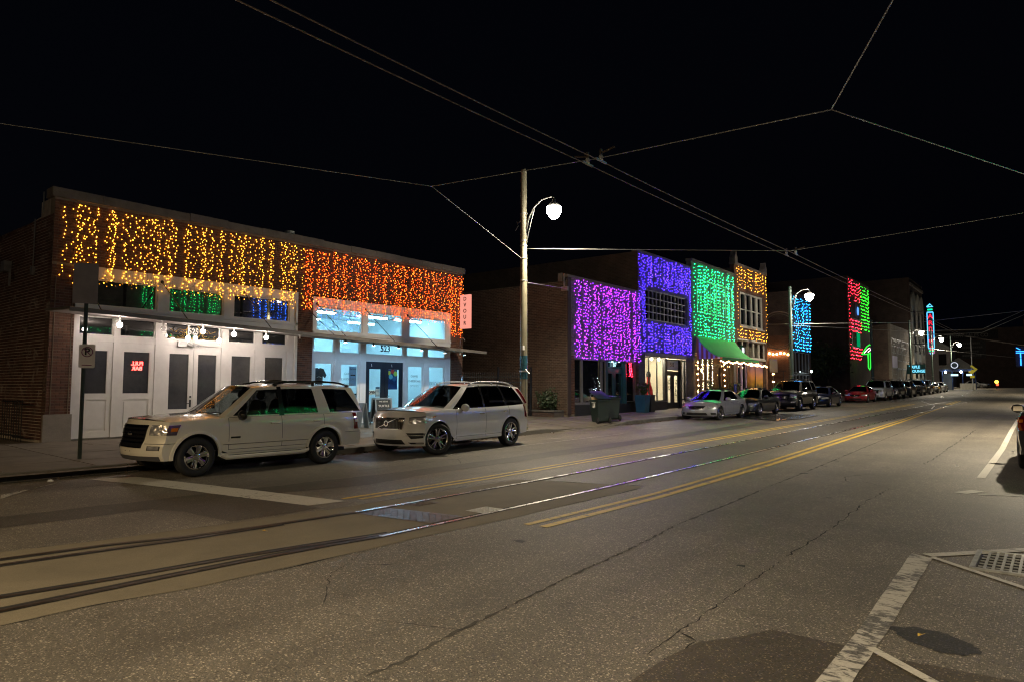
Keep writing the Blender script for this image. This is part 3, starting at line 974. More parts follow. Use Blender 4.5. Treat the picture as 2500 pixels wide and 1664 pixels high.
def door(parent, x, y0, y1, z0, z1, gz0, gz1, m, pane_m, sw=0.11, depth=0.055, panel=True, handle=None, hz=1.25, gsw=None):
    """stile-and-rail door: leaf, glass, lower panel, handle"""
    g = gsw or sw
    d = MB()
    d.box(x - depth, x, y0, y0 + g, z0, z1); d.box(x - depth, x, y1 - g, y1, z0, z1)
    d.box(x - depth, x, y0 + g, y1 - g, gz1, z1)
    d.box(x - depth, x, y0 + g, y1 - g, z0, z0 + 0.18)
    d.box(x - depth, x, y0 + g, y1 - g, gz0 - 0.16, gz0)
    if panel and gz0 - 0.16 > z0 + 0.22:
        d.box(x - depth + 0.01, x - 0.018, y0 + g, y1 - g, z0 + 0.18, gz0 - 0.16)
        if gz0 - z0 > 0.7:
            d.box(x - 0.018, x - 0.006, y0 + g + 0.06, y1 - g - 0.06, z0 + 0.24, gz0 - 0.22)
    else:
        d.box(x - depth + 0.01, x - 0.012, y0 + g, y1 - g, z0 + 0.18, gz0 - 0.16)
    # glazing bead
    for (a, b_, c, e) in ((y0+g, y0+g+0.015, gz0, gz1), (y1-g-0.015, y1-g, gz0, gz1), (y0+g, y1-g, gz0, gz0+0.015), (y0+g, y1-g, gz1-0.015, gz1)):
        d.box(x - 0.03, x - 0.004, a, b_, c, e)
    o = d.build('door', m, parent)
    p = MB(); p.box(x - depth + 0.012, x - depth + 0.018, y0 + g - 0.003, y1 - g + 0.003, gz0 - 0.003, gz1 + 0.003)
    p.build('pane', pane_m, o)
    if handle:
        h = MB(); hy = y1 - g/2 if handle == 'R' else y0 + g/2
        h.box(x, x + 0.012, hy - 0.025, hy + 0.025, hz - 0.11, hz + 0.11, 0)
        h.cyl((x + 0.012, hy, hz), (x + 0.05, hy, hz), 0.011, n=8)
        h.cyl((x + 0.045, hy, hz), (x + 0.045, hy + (-0.11 if handle == 'R' else 0.11), hz), 0.011, n=8)
        h.cyl((x, hy, hz + 0.2), (x + 0.02, hy, hz + 0.2), 0.028, n=12)
        h.build('handle', BLACKM, o, smooth=True, angle=40)
    return o
# ------------------------------------------------------------------ corner building with the two white shopfronts
FX = -20.6
def base1(y): return swz(FX, y)
B1 = thing('brick_building', (FX, 14.3, 0.3), 'low dark brick shop building with two white shopfronts under a long canopy', 'building')
m = MB()
m.box(FX - 0.3, FX, 6.36, 22.28, 4.98, 6.72)                    # wall above the shopfronts
m.box(FX - 0.3, FX, 6.36, 6.94, 0.2, 4.98)
m.box(FX - 0.3, FX, 13.83, 14.46, 0.2, 4.98)
m.box(FX - 0.3, FX, 21.52, 22.28, 0.2, 4.98)
m.box(-34, FX - 0.3, 21.94, 22.28, 0.1, 6.4)
m.build('wall', MORTAR, B1)
m = MB(); m.box(-34, -33.7, 6.7, 21.94, 0.1, 5.6); m.build('rear_wall', MORTAR, B1)
m = MB()
m.box(-34, FX - 0.3, 6.36, 6.7, 0.1, 5.2)                       # side wall towards the camera
m.prism([(-34, 5.2), (-34, 5.55), (-26, 6.05), (-21.6, 6.32), (-21.6, 6.72), (FX - 0.3, 6.72), (FX - 0.3, 5.2)], 'Y', 6.36, 6.7)
m.build('side_wall', MORTAR_L, B1)
m = MB(); m.box(-33.7, FX - 0.3, 6.7, 21.94, 5.2, 5.35); m.build('roof', TRIM, B1)
brickwork(B1, 'X', FX, 6.36, 22.28, 4.99, 6.70, BR_BROWN, 0, 1)
brickwork(B1, 'X', FX, 6.36, 6.93, 0.98, 4.97, BR_BROWN, 90, 2, focus=(6.6, 2.4, 1))
brickwork(B1, 'X', FX, 13.84, 14.45, 0.45, 4.97, BR_BROWN, 90, 3, focus=(14.1, 2.6, 1))
brickwork(B1, 'X', FX, 21.53, 22.27, 0.5, 4.97, BR_BROWN, 0, 4)
brickwork(B1, 'Y', 6.36, -29.5, FX - 0.02, 0.3, 6.28, BR_OLD, 120, 5, focus=(-21.4, 2.6, 2.0), BG=0.02)
# stone plinth and coping
m = MB(); m.box(FX - 0.02, FX + 0.07, 6.30, 6.96, base1(6.6) - 0.1, 0.97); m.build('plinth', PLINTH, B1)
m = MB(); m.box(FX - 0.02, FX + 0.05, 21.5, 22.3, base1(21.8) - 0.1, 0.5); m.build('plinth', PLINTH, B1)
m = MB(); m.box(FX - 0.02, FX + 0.05, 13.81, 14.48, base1(14) - 0.1, 0.45); m.build('plinth', PLINTH, B1)
y = 6.28; r = random.Random(9)
while y < 22.3:
    e = min(y + 1.22, 22.36)
    m = MB(); d = r.uniform(-0.01, 0.012)
    m.box(FX - 0.42, FX + 0.07 + d, y + 0.004, e - 0.004, 6.72 + d * 0.5, 6.97 + d)
    m.build('coping_stone', STONE, B1)
    y = e
# vertical trim strips on the corner pier and raised brick frame
m = MB()
for q in (6.45, 6.86): m.box(FX + 0.012, FX + 0.03, q, q + 0.018, 0.98, 4.6)
m.build('pier_trim', MORTAR, B1)

# --- shopfront frames
def sf(y0, y1, posts, zrail, zt0, zt1, zs, zw0, zw1, ztop, m_, dy=0.0):
    w = MB(); x0, x1 = FX - 0.14, FX - 0.02
    for (a, b_) in posts: w.box(x0, x1, a, b_, base1(a) + 0.01, zs)
    ed = [p for p in posts]
    for i in range(len(posts) - 1):
        a, b_ = posts[i][1], posts[i + 1][0]
        w.box(x0 + 0.004, x1 - 0.004, a, b_, zrail, zt0)
    w.box(x0, x1 + 0.02, y0, y1, zt1, zs)                       # band behind the canopy
    w.box(x0, x1 + 0.05, y0, y1, zs, zw0 - 0.04)                # sill
    w.box(x0, x1 + 0.03, y0, y1, zw1, ztop)                     # header
    return w
posts525 = [(6.94, 7.06), (7.95, 8.10), (9.08, 9.37), (11.11, 11.33), (12.27, 12.51), (13.46, 13.83)]
w = sf(6.94, 13.83, posts525, 2.93, 3.10, 3.62, 3.82, 3.94, 4.66, 4.98, WOOD_W)
for (a, b_) in ((6.94, 7.09), (9.10, 9.41), (11.15, 11.46), (13.53, 13.83)):
    w.box(FX - 0.14, FX - 0.012, a, b_, 3.9, 4.66)
w.box(FX - 0.05, FX + 0.03, 13.74, 13.83, base1(13.8), 4.98)
w.build('storefront_frame', WOOD_W, B1)
for (a, b_) in ((7.06, 7.95), (8.10, 9.08), (9.37, 11.11), (11.33, 12.27), (12.51, 13.46)):
    window(B1, FX - 0.05, a, b_, 3.10, 3.62, WOOD_W, DARKPANE, 0.035, 0.06, name='small_transom')
for (a, b_) in ((7.09, 9.10), (9.41, 11.15), (11.46, 13.53)):
    window(B1, FX - 0.03, a, b_, 3.90, 4.66, WOOD_W, DARKPANE, 0.045, 0.08, name='transom_window')
for (a, b_, g0, h) in ((7.06, 7.95, 1.50, None), (8.10, 9.08, 1.50, None), (9.37, 10.235, 1.02, 'R'), (10.24, 11.11, 1.02, None), (11.33, 12.27, 1.50, None), (12.51, 13.46, 1.50, None)):
    door(B1, FX - 0.04, a + 0.004, b_ - 0.004, base1(a) + 0.05, 2.93, g0, 2.70, WOOD_W, FILMPANE, 0.125, handle=h, hz=1.2)
m = MB(); m.box(FX - 0.2, FX + 0.02, 6.94, 13.83, 0.1, base1(7) + 0.045); m.build('threshold', KERB, B1)

posts523 = [(14.46, 14.53), (15.44, 15.66), (16.62, 16.90), (18.80, 18.98), (19.95, 20.17), (21.20, 21.52)]
w = sf(14.46, 21.52, posts523, 2.70, 2.95, 3.46, 3.60, 3.74, 4.58, 4.90, WOOD_W2)
for (a, b_) in ((14.46, 14.61), (16.69, 16.95), (18.76, 19.09), (21.23, 21.52)):
    w.box(FX - 0.14, FX - 0.012, a, b_, 3.68, 4.58)
w.build('storefront_frame', WOOD_W2, B1)
for (a, b_) in ((14.53, 15.44), (15.66, 16.62), (16.90, 18.80), (18.98, 19.95), (20.17, 21.20)):
    window(B1, FX - 0.05, a, b_, 2.95, 3.46, WOOD_W2, PANE, 0.03, 0.06, name='small_transom')
for (a, b_) in ((14.61, 16.69), (16.95, 18.76), (19.09, 21.23)):
    window(B1, FX - 0.03, a, b_, 3.70, 4.58, WOOD_W2, PANE, 0.045, 0.08, name='transom_window')
for (a, b_, g0) in ((14.53, 15.44, 1.27), (15.66, 16.62, 1.27), (18.98, 19.95, 0.9), (20.17, 21.20, 0.9)):
    door(B1, FX - 0.04, a + 0.004, b_ - 0.004, base1(a) + 0.05, 2.70, g0, 2.56, WOOD_W2, PANE, 0.09)
NAVYD = mat('black_blue_door_paint', (0.012, 0.02, 0.028), 0.3, var=0.15)
for (a, b_, h) in ((16.90, 17.845, None), (17.855, 18.80, 'L')):
    door(B1, FX - 0.045, a + 0.004, b_ - 0.004, base1(a) + 0.05, 2.69, 0.75, 2.42, NAVYD, PANE, 0.17, handle=h, hz=1.35)
m = MB(); m.box(FX - 0.2, FX + 0.02, 14.46, 21.52, 0.1, base1(15) + 0.035); m.build('threshold', KERB, B1)

# --- canopy on tie rods
CX0, CX1 = -20.56, -18.8
def cz(y): return 3.58 - 0.0275 * (y - 6.3)
m = MB()
rows = []
for i in range(33):
    y = 6.22 + 15.6 * i / 32
    rows.append([(CX0, y, cz(y) + 0.13), (CX1, y, cz(y) + 0.06), (CX1 + 0.02, y, cz(y) + 0.05), (CX1 + 0.02, y, cz(y) - 0.05), (CX1 - 0.02, y, cz(y) - 0.05), (CX1 - 0.02, y, cz(y) + 0.01), (CX0, y, cz(y) + 0.08)])
m.grid(rows, 0)
m.add(rows[0], [tuple(range(7))]); m.add(rows[-1], [tuple(range(6, -1, -1))])
can = m.build('canopy', CANOPY, B1, weld=True)
r = random.Random(2)
for i in range(11):
    a = 6.25 + i * 1.41
    m = MB()
    for q, zz in ((a, 0), (a + 1.40, 0)): pass
    p = [(CX0 + 0.02, a, cz(a) + 0.075), (CX1 - 0.03, a, cz(a) + 0.005), (CX1 - 0.03, a + 1.4, cz(a + 1.4) + 0.005), (CX0 + 0.02, a + 1.4, cz(a + 1.4) + 0.075)]
    m.add(p + [(x, y_, z - 0.012 - 0.004 * (i % 2)) for x, y_, z in p], [(0,1,2,3),(7,6,5,4),(0,4,5,1),(1,5,6,2),(2,6,7,3),(3,7,4,0)], 0)
    m.build('soffit_panel', CANOPY_U, can)
for q, zt in ((7.0, 4.85), (9.2, 4.77), (11.8, 4.75), (14.15, 4.5), (14.62, 4.66), (16.82, 4.63), (18.98, 4.6)):
    m = MB(); m.cyl((FX + 0.01, q, zt), (CX1 - 0.05, q - 0.05, cz(q) + 0.05), 0.014, n=6)
    m.cyl((FX - 0.01, q, zt), (FX + 0.02, q, zt), 0.05, n=10)
    m.build('tie_rod', BLACKM, can)

# --- lamps under the canopy
GLOBE = glow('lit_globe', (1.0, 0.84, 0.74), 145.0)
GLOBE_W = glow('lit_globe_dim', (1.0, 0.84, 0.74), 22.0)
GLOBE_OFF = glass('unlit_globe_glass', (0.8, 0.8, 0.8), 1.5, 0.05)
for i, (x, y, z, on, lab) in enumerate(((-19.5, 7.65, 3.33, 1, 'lit round globe bulb under the canopy, nearest the street corner'), (-19.5, 8.78, 3.31, 0, 'unlit globe bulb under the canopy left of the 525 emblem'),
        (-20.2, 9.84, 3.14, 1, 'lit globe bulb close to the wall, left below the 525 emblem'), (-19.5, 9.92, 3.30, 1, 'lit globe bulb just right of the 525 emblem'),
        (-20.2, 10.8, 3.12, 1, 'lit globe bulb close to the wall, right below the 525 emblem'), (-19.5, 10.89, 3.28, 1, 'lit globe bulb under the canopy between the 525 doors and the blue transom'),
        (-19.5, 11.97, 3.25, 1, 'lit globe bulb under the canopy, last lit one before the brick pier'), (-19.5, 13.2, 3.22, 0, 'unlit globe bulb in front of the brick pier between the shops'))):
    t = thing('globe_lamp', (x, y, z), lab, 'globe lamp', 'globe bulbs under the canopy')
    zt = cz(y) + 0.005 + 0.07 * (CX1 - x) / (CX1 - CX0)
    b = MB(); b.cyl((x, y, zt), (x, y, zt - 0.035), 0.055, n=12); b.cyl((x, y, zt - 0.03), (x, y, z + 0.06), 0.022, n=10)
    b.box(x - 0.02, x + 0.02, y - 0.2, y + 0.2, zt - 0.02, zt - 0.004)
    b.build('socket', WOOD_W, t, smooth=True, angle=40)
    b = MB(); b.ball((x, y, z), 0.068, 14, 10); b.build('globe', (GLOBE if x > -20 else GLOBE_W) if on else GLOBE_OFF, t, smooth=True)
LAMPFACE = glow('spot_lamp_face', (0.40, 0.70, 1.0), 210.0)
for i, (y, z, on, lab) in enumerate(((15.03, 3.3, 0, 'canopy spotlight nearest the brick pier between the shops'), (16.3, 3.25, 0, 'canopy spotlight left of the 523 number'), (17.51, 3.22, 0, 'canopy spotlight right of the 523 number'),
        (18.72, 3.18, 1, 'lit canopy spotlight over the COFFEE window'), (20.01, 3.13, 1, 'lit canopy spotlight over the last shop window'), (21.21, 3.09, 1, 'lit canopy spotlight at the far end of the canopy'))):
    x = -19.5
    t = thing('spot_lamp', (x, y, z), lab, 'spotlight', 'spotlights under the canopy')
    zt = cz(y) + 0.04
    b = MB(); b.cyl((x, y, zt), (x, y, zt - 0.04), 0.06, n=12); b.cyl((x, y, zt - 0.04), (x, y + 0.02, z + 0.06), 0.018, n=8)
    b.build('mount', BLACKM, t)
    b = MB(); b.lathe([(0.0, 0.09), (0.03, 0.085), (0.035, 0.03), (0.075, -0.05), (0.07, -0.05)], (x, y + 0.02, z), n=14)
    b.build('shade', BLACKM if not on else GALV, t, smooth=True)
    if True:
        b = MB(); b.cyl((x, y + 0.02, z - 0.045), (x, y + 0.02, z - 0.042), 0.066, n=14); b.build('lens', LAMPFACE, t)
# security light and conduit above the 525 doors
t = thing('flood_lamp', (FX, 10.0, 2.95), 'small twin security floodlight above the 525 doors', 'floodlight')
b = MB(); b.box(FX - 0.02, FX + 0.05, 9.72, 9.98, 2.90, 3.06); b.build('box', GALV, t)
for q in (10.08, 10.25):
    b = MB(); b.bar((FX + 0.02, q - 0.06, 3.0), (FX + 0.14, q + 0.05, 2.94), 0.09, 0.07); b.build('lamp_head', GALV, t)
b = MB(); b.tube([(FX + 0.0, 10.35, 2.96), (FX + 0.0, 10.98, 2.94), (FX + 0.0, 11.03, 2.98), (FX + 0.0, 11.04, 3.6)], 0.012, 6); b.build('conduit', WOOD_W, t, smooth=True)

# --- the 525 emblem on the small transom glass
GOLD = mat('gold_leaf', (0.62, 0.4, 0.12), 0.35, 0.6)
LETW = mat('cream_lettering', (0.75, 0.72, 0.66), 0.5)
t = thing('house_number_emblem', (FX - 0.09, 10.23, 3.3), 'gold scrollwork emblem with 525 in a ring on the transom glass', 'emblem')
xg = FX - 0.082
b = MB()
ring = lambda cy, cz_, rr, a0=0, a1=360, n=28: [(xg, cy + rr * math.cos(R(a0 + (a1 - a0) * i / n)), cz_ + rr * math.sin(R(a0 + (a1 - a0) * i / n))) for i in range(n + 1)]
b.tube(ring(10.23, 3.37, 0.225), 0.010, 5); b.build('ring', GOLD, t)
b = MB(); b.tube(ring(10.23, 3.37, 0.205), 0.004, 4); b.build('ring', GOLD, t)
text('numerals', '525', 0.27, LETW, (xg, 10.23, 3.37), FACE_X, t, 0.004, bold=0.006, sx=0.78)
for s in (-1, 1):
    b = MB()
    for rr, oy, oz in ((0.13, 0.40, -0.02), (0.06, 0.38, -0.03), (0.05, 0.27, 0.05)):
        b.tube(ring(10.23 + s * oy, 3.32 + oz, rr, 20 if s > 0 else 160, 20 + 300 if s > 0 else 160 - 300, 20), 0.008, 4)
    b.tube([(xg, 10.23 + s * 0.22, 3.17), (xg, 10.23 + s * 0.55, 3.17), (xg, 10.23 + s * 0.72, 3.17)], 0.008, 4)
    b.tube([(xg, 10.23 + s * 0.5, 3.33), (xg, 10.23 + s * 0.6, 3.37), (xg, 10.23 + s * 0.72, 3.41)], 0.008, 4)
    b.add([(xg, 10.23 + s * 0.72, 3.41), (xg, 10.23 + s * 0.66, 3.42), (xg + 0.006, 10.23 + s * 0.68, 3.38)], [(0, 1, 2)])
    b.tube(ring(10.23 + s * 0.70, 3.22, 0.05, 90, 90 + s * 260, 14), 0.008, 4)
    b.build('scroll', GOLD, t)
# neon bar sign seen from behind in the second door
NEON_R = glow('red_neon', (1.0, 0.05, 0.04), 9.0)
t = thing('neon_sign', (FX - 0.05, 8.55, 2.1), 'red neon FULL BAR sign, mirror-reversed in the second white door', 'neon sign')
text('lettering', 'FULL', 0.15, NEON_R, (FX - 0.07, 8.62, 2.36), FACE_X, t, 0.006, mirror=True, bold=0.004)
text('lettering', 'BAR', 0.15, NEON_R, (FX - 0.07, 8.62, 2.22), FACE_X, t, 0.006, mirror=True, bold=0.004)
# --- 523 number, glass lettering
INK = mat('black_lettering', (0.012, 0.012, 0.014), 0.5)
INKG = mat('grey_lettering', (0.2, 0.22, 0.23), 0.6)
text('house_number', '523', 0.34, INK, (FX - 0.083, 17.9, 3.2), FACE_X, B1, 0.004, bold=0.004)
for (q, zz) in ((16.13, 2.0), (19.46, 1.95)):
    t = thing('window_lettering', (FX - 0.07, q, zz), 'grey COFFEE CHEESECAKE COOKIES lettering on the shop glass ' + ('left of the black doors' if q < 17 else 'right of the black doors'), 'lettering')
    for k, s in enumerate(('COFFEE', 'CHEESECAKE', 'COOKIES')):
        text('lettering', s, 0.115, INKG, (FX - 0.07, q, zz + 0.2 - k * 0.2), FACE_X, t, 0.002)
t = thing('window_lettering', (FX - 0.07, 20.7, 1.9), 'grey shop-name lettering low on the last lit shop window', 'lettering')
text('lettering', 'DVOUR', 0.2, INKG, (FX - 0.07, 20.68, 1.86), FACE_X, t, 0.002)
# --- blade sign
t = thing('blade_sign', (-20.2, 22.05, 4.2), 'pink backlit vertical blade sign with five letters at the end of the facade', 'sign')
b = MB(); b.box(-20.5, -19.93, 22.0, 22.12, 4.26, 5.74); b.build('panel', glow('backlit_sign', (1.0, 0.36, 0.27), 0.72), t)
for i, ch in enumerate('DVOUR'):
    text('letter', ch, 0.24, INK, (-20.21, 21.994, 5.55 - i * 0.265), FACE_NY, t, 0.006, bold=0.003)
b = MB(); b.bar((FX, 22.06, 5.6), (-20.5, 22.06, 5.6), 0.04); b.bar((FX, 22.06, 4.4), (-20.5, 22.06, 4.4), 0.04); b.build('bracket', BLACKM, t)
# gooseneck lamp below the blade sign and a downpipe
t = thing('gooseneck_lamp', (FX, 22.1, 3.4), 'small unlit gooseneck lamp below the blade sign', 'lamp')
b = MB(); b.tube([(FX + 0.02, 22.1, 3.35), (FX + 0.03, 22.1, 3.75), (FX + 0.12, 22.1, 3.87), (FX + 0.25, 22.1, 3.83), (FX + 0.3, 22.1, 3.72)], 0.018, 6); b.build('arm', GALV, t, smooth=True)
b = MB(); b.cyl((FX + 0.02, 22.1, 3.3), (FX + 0.02, 22.1, 3.12), 0.05, n=10); b.build('box', GALV, t)
b = MB(); b.tube([(FX + 0.08, 22.2, 0.5), (FX + 0.08, 22.2, 1.9), (FX + 0.05, 22.2, 2.3)], 0.05, 8); b.build('downpipe', GALV, B1, smooth=True)
# conduits and wall box on the side wall
b = MB(); b.tube([(-21.9, 6.31, 6.3), (-21.9, 6.31, 4.95)], 0.016, 6); b.box(-21.97, -21.83, 6.26, 6.35, 4.75, 4.97); b.build('conduit', GALV, B1)
b = MB(); b.tube([(-21.25, 6.3, 6.95), (-21.25, 6.3, 6.35)], 0.018, 6); b.build('conduit', GALV, B1)
b = MB(); b.box(-24.2, -23.85, 6.16, 6.34, 5.05, 5.35); b.bar((-23.65, 6.25, 5.2), (-23.65, 6.25, 4.6), 0.05); b.build('wall_box', GALV, B1)
# roof vent behind the parapet
b = MB(); b.cyl((-21.3, 13.9, 6.4), (-21.3, 13.9, 7.2), 0.12, n=12); b.cyl((-21.3, 13.9, 7.15), (-21.3, 13.9, 7.25), 0.17, n=12); b.build('roof_vent', GALV, B1)
# iron railing at the foot of the side wall
t = thing('iron_railing', (-22, 6.0, 0.3), 'black iron railing by the side wall at far left', 'railing')
for i in range(9):
    b = MB(); x = -22.9 + i * 0.2; b.cyl((x, 6.05, 0.25), (x, 6.05, 1.35), 0.011, n=6); b.build('picket', BLACKM, t)
b = MB(); b.bar((-23.0, 6.05, 1.3), (-21.2, 6.05, 1.3), 0.03); b.bar((-23.0, 6.05, 0.4), (-21.2, 6.05, 0.4), 0.03); b.build('rail', BLACKM, t)

# --- the lit coffee shop behind the 523 glass
m = MB(); x0, x1, a0, a1, z0, z1 = -26.6, FX - 0.31, 14.3, 21.7, 0.3, 4.86
m.box(x0 - 0.1, x0, a0 - 0.1, a1 + 0.1, z0, z1); m.box(x0, x1 + 0.16, a0 - 0.1, a0, z0, z1); m.box(x0, x1 + 0.16, a1, a1 + 0.1, z0, z1)
m.build('interior_wall', PLASTER, B1)
m = MB(); m.box(x0 - 0.1, x1 + 0.16, a0 - 0.1, a1 + 0.1, z1, z1 + 0.08); m.build('interior_ceiling', PLASTER, B1)
m = MB(); m.box(x0 - 0.1, x1 + 0.3, a0, a1, z0 - 0.1, z0 + 0.03); m.build('interior_floor', mat('shop_floor', (0.3, 0.3, 0.3), 0.5, var=0.1), B1)
TUBE_C = glow('cool_tube', (0.33, 0.76, 1.0), 58.0)
for i, (xx, yy) in enumerate(((-22.3, 15.9), (-22.3, 18.6), (-24.8, 17.0), (-24.8, 20.0), (-22.3, 20.6))):
    t = thing('ceiling_light', (xx, yy, 4.6), 'long fluorescent ceiling light inside the coffee shop' + ('', ' behind the 523 number', ' at the back left', ' at the back right', ' nearest the far wall')[i], 'ceiling light', 'coffee shop ceiling lights')
    b = MB(); b.box(xx - 0.09, xx + 0.09, yy - 0.75, yy + 0.75, 4.62, 4.70); b.build('fixture', WOOD_W, t)
    b = MB(); b.box(xx - 0.07, xx + 0.07, yy - 0.72, yy + 0.72, 4.56, 4.618); b.build('tube', TUBE_C, t)
    for q in (-0.6, 0.6):
        b = MB(); b.cyl((xx, yy + q, 4.70), (xx, yy + q, 4.86), 0.008, n=5); b.build('rod', GALV, t)
# back bar counter, menu, frames
t = thing('shop_counter', (-25.2, 18.3, 0.33), 'white service counter at the back of the coffee shop', 'counter')
b = MB(); b.box(-25.6, -24.9, 16.3, 20.6, 0.33, 1.36); b.build('front', WOOD_W2, t)
b = MB(); b.box(-25.7, -24.8, 16.2, 20.7, 1.36, 1.42); b.build('top', BLACKM, t)
b = MB(); b.box(-25.4, -25.0, 17.2, 17.7, 1.42, 1.85); b.box(-25.45, -24.95, 17.15, 17.75, 1.85, 1.92); b.build('coffee_machine', CHROME_D, t)
for i, (yy, zz, wd, ht, lab) in enumerate(((15.6, 2.35, 0.9, 1.2, 'blue notice board inside the left shop window'), (18.9, 2.0, 0.7, 0.95, 'dark framed picture on the back wall seen through the right door'), (17.3, 1.9, 0.5, 0.7, 'small framed menu on the back wall'))):
    t = thing('wall_frame', (x0 + 0.03, yy, zz), lab, 'picture')
    b = MB(); b.box(x0, x0 + 0.03, yy - wd/2, yy + wd/2, zz - ht/2, zz + ht/2); b.build('frame', INK if i else mat('poster_blue', (0.10, 0.22, 0.42), 0.6), t)
    b = MB(); b.box(x0 + 0.03, x0 + 0.036, yy - wd/2 + 0.05, yy + wd/2 - 0.05, zz - ht/2 + 0.05, zz + ht/2 - 0.05); b.build('sheet', mat('poster_%d' % i, ((0.3, 0.45, 0.65), (0.5, 0.5, 0.5), (0.6, 0.6, 0.6))[i], 0.7, var=0.5, vs=7), t)
t = thing('poster', (FX - 0.1, 16.36, 2.2), 'pale blue lettered poster behind the glass left of the black doors', 'poster')
b = MB(); b.box(FX - 0.12, FX - 0.105, 16.18, 16.5, 1.75, 2.48); b.build('sheet', mat('poster_pale', (0.25, 0.42, 0.62), 0.7), t)
text('lettering', 'DVOUR', 0.085, INK, (FX - 0.102, 16.34, 2.38), FACE_X, t, 0.002)
b = MB(); b.box(FX - 0.105, FX - 0.1, 16.24, 16.46, 2.13, 2.18); b.build('bar', INK, t)
# black T-shirt on display
t = thing('tshirt', (FX - 0.35, 15.0, 1.6), 'black T-shirt hanging in the leftmost lit shop window', 'shirt')
sh = [(-0.16, 0), (0.16, 0), (0.17, 0.55), (0.27, 0.42), (0.33, 0.52), (0.2, 0.74), (0.07, 0.78), (0.0, 0.74), (-0.07, 0.78), (-0.2, 0.74), (-0.33, 0.52), (-0.27, 0.42), (-0.17, 0.55)]
b = MB(); b.prism([(15.0 + p[0], 1.62 + p[1]) for p in sh], 'X', FX - 0.38, FX - 0.33); b.build('cloth', INK, t)
b = MB(); b.tube([(FX - 0.325, 15.0 + 0.1 * math.cos(R(a)), 2.03 + 0.05 * math.sin(R(a))) for a in range(20, 170, 15)], 0.010, 4); b.build('print', LETW, t)
# posters on the black doors
t = thing('open_sign', (FX - 0.1, 17.3, 1.6), 'white OPEN sign in the left black door', 'sign')
b = MB(); b.box(FX - 0.11, FX - 0.1, 17.09, 17.45, 1.42, 1.60); b.build('sheet', LETW, t)
text('lettering', 'OPEN', 0.13, INK, (FX - 0.097, 17.27, 1.51), FACE_X, t, 0.002, bold=0.004)
t = thing('hours_sheet', (FX - 0.1, 17.5, 1.4), 'gridded opening hours sheet beside the OPEN sign', 'notice')
b = MB(); b.box(FX - 0.115, FX - 0.106, 17.46, 17.66, 1.33, 1.72); b.build('sheet', mat('sheet_blue', (0.06, 0.12, 0.2), 0.6), t)
for i in range(3):
    for j in range(6):
        b = MB(); b.box(FX - 0.106, FX - 0.103, 17.475 + i * 0.062, 17.52 + i * 0.062, 1.35 + j * 0.05, 1.385 + j * 0.05); b.build('cell', LETW, t)
t = thing('art_poster', (FX - 0.1, 18.4, 1.9), 'bright poster with red, yellow and blue blobs in the right black door', 'poster')
b = MB(); b.box(FX - 0.12, FX - 0.108, 18.06, 18.56, 1.62, 2.4); b.build('sheet', mat('poster_deep_blue', (0.01, 0.05, 0.2), 0.5, var=0.5, vs=5), t)
for (yy, zz, rr, c, nm) in ((18.13, 2.27, 0.085, (0.75, 0.7, 0.05), 'yellow'), (18.31, 2.33, 0.09, (0.75, 0.06, 0.05), 'red'), (18.46, 2.24, 0.1, (0.5, 0.75, 0.1), 'lime'), (18.22, 2.12, 0.1, (0.15, 0.55, 0.7), 'aqua'), (18.40, 2.04, 0.1, (0.03, 0.15, 0.35), 'navy')):
    b = MB(); b.cyl((FX - 0.108, yy, zz), (FX - 0.103 + rr * 0.02, yy, zz), rr, n=14); b.build('blob', mat('poster_' + nm, c, 0.5), t)
for i, (dy) in enumerate((17.18, 18.2)):
    b = MB(); b.tube([(FX - 0.03, dy - 0.01, 2.6), (FX - 0.03, dy + 0.012, 2.5)], 0.012, 5)
    tag(b.build('door_hook', LETW), 'small white hook mark on the head of the %s black door' % ('left' if i == 0 else 'right'), 'hook')

# --- boards on the pavement
CHALK = mat('chalkboard', (0.02, 0.03, 0.036), 0.6, var=0.2)
t = thing('sandwich_board', (-19.75, 16.9, swz(-19.75, 16.9)), 'chalk lettered sandwich board standing before the black doors', 'sandwich board')
zb = swz(-19.75, 16.9)
def leaf(cx, lean, face):
    rot = Euler((0, R(lean), R(-22)), 'XYZ').to_matrix()
    c = Vector((cx, 16.9, zb + 0.5))
    b = MB()
    for (yy, zz, sy, sz) in ((-0.3, 0, 0.05, 1.0), (0.3, 0, 0.05, 1.0), (0, 0.475, 0.55, 0.05), (0, -0.3, 0.55, 0.05)):
        b.obox(c + rot @ Vector((0, yy, zz)), (0.025, sy, sz), rot)
    b.build('frame', mat('pale_blue_wood', (0.2, 0.25, 0.28), 0.5), t)
    b = MB(); b.obox(c + rot @ Vector((0, 0, 0.08)), (0.014, 0.55, 0.72), rot); b.build('board', CHALK, t)
    if face:
        mt = rot @ Euler((R(90), 0, R(90)), 'XYZ').to_matrix()
        for k, (s, sz) in enumerate((('WE SERVE', 0.075), ('TURTLE', 0.12), ('CHEESECAKE', 0.075), ('& COFFEE', 0.1))):
            text('lettering', s, sz, LETW, c + rot @ Vector((0.012, 0, 0.36 - k * 0.17)), mt, t, 0.002)
leaf(-19.55, -14, True); leaf(-19.83, 14, False)
t = thing('folded_board', (-18.95, 15.4, swz(-18.95, 15.4)), 'pale narrow A-frame board seen edge-on beside the white car', 'sandwich board')
zb = swz(-18.95, 15.4)
for s in (-1, 1):
    b = MB(); b.bar((-18.95 + s * 0.02, 15.42 + s * 0.03, zb + 0.86), (-18.95 + s * 0.05, 15.4 + s * 0.16, zb + 0.01), 0.4, 0.03)
    b.build('panel', mat('pale_blue_wood', (0.2, 0.25, 0.28), 0.5), t)

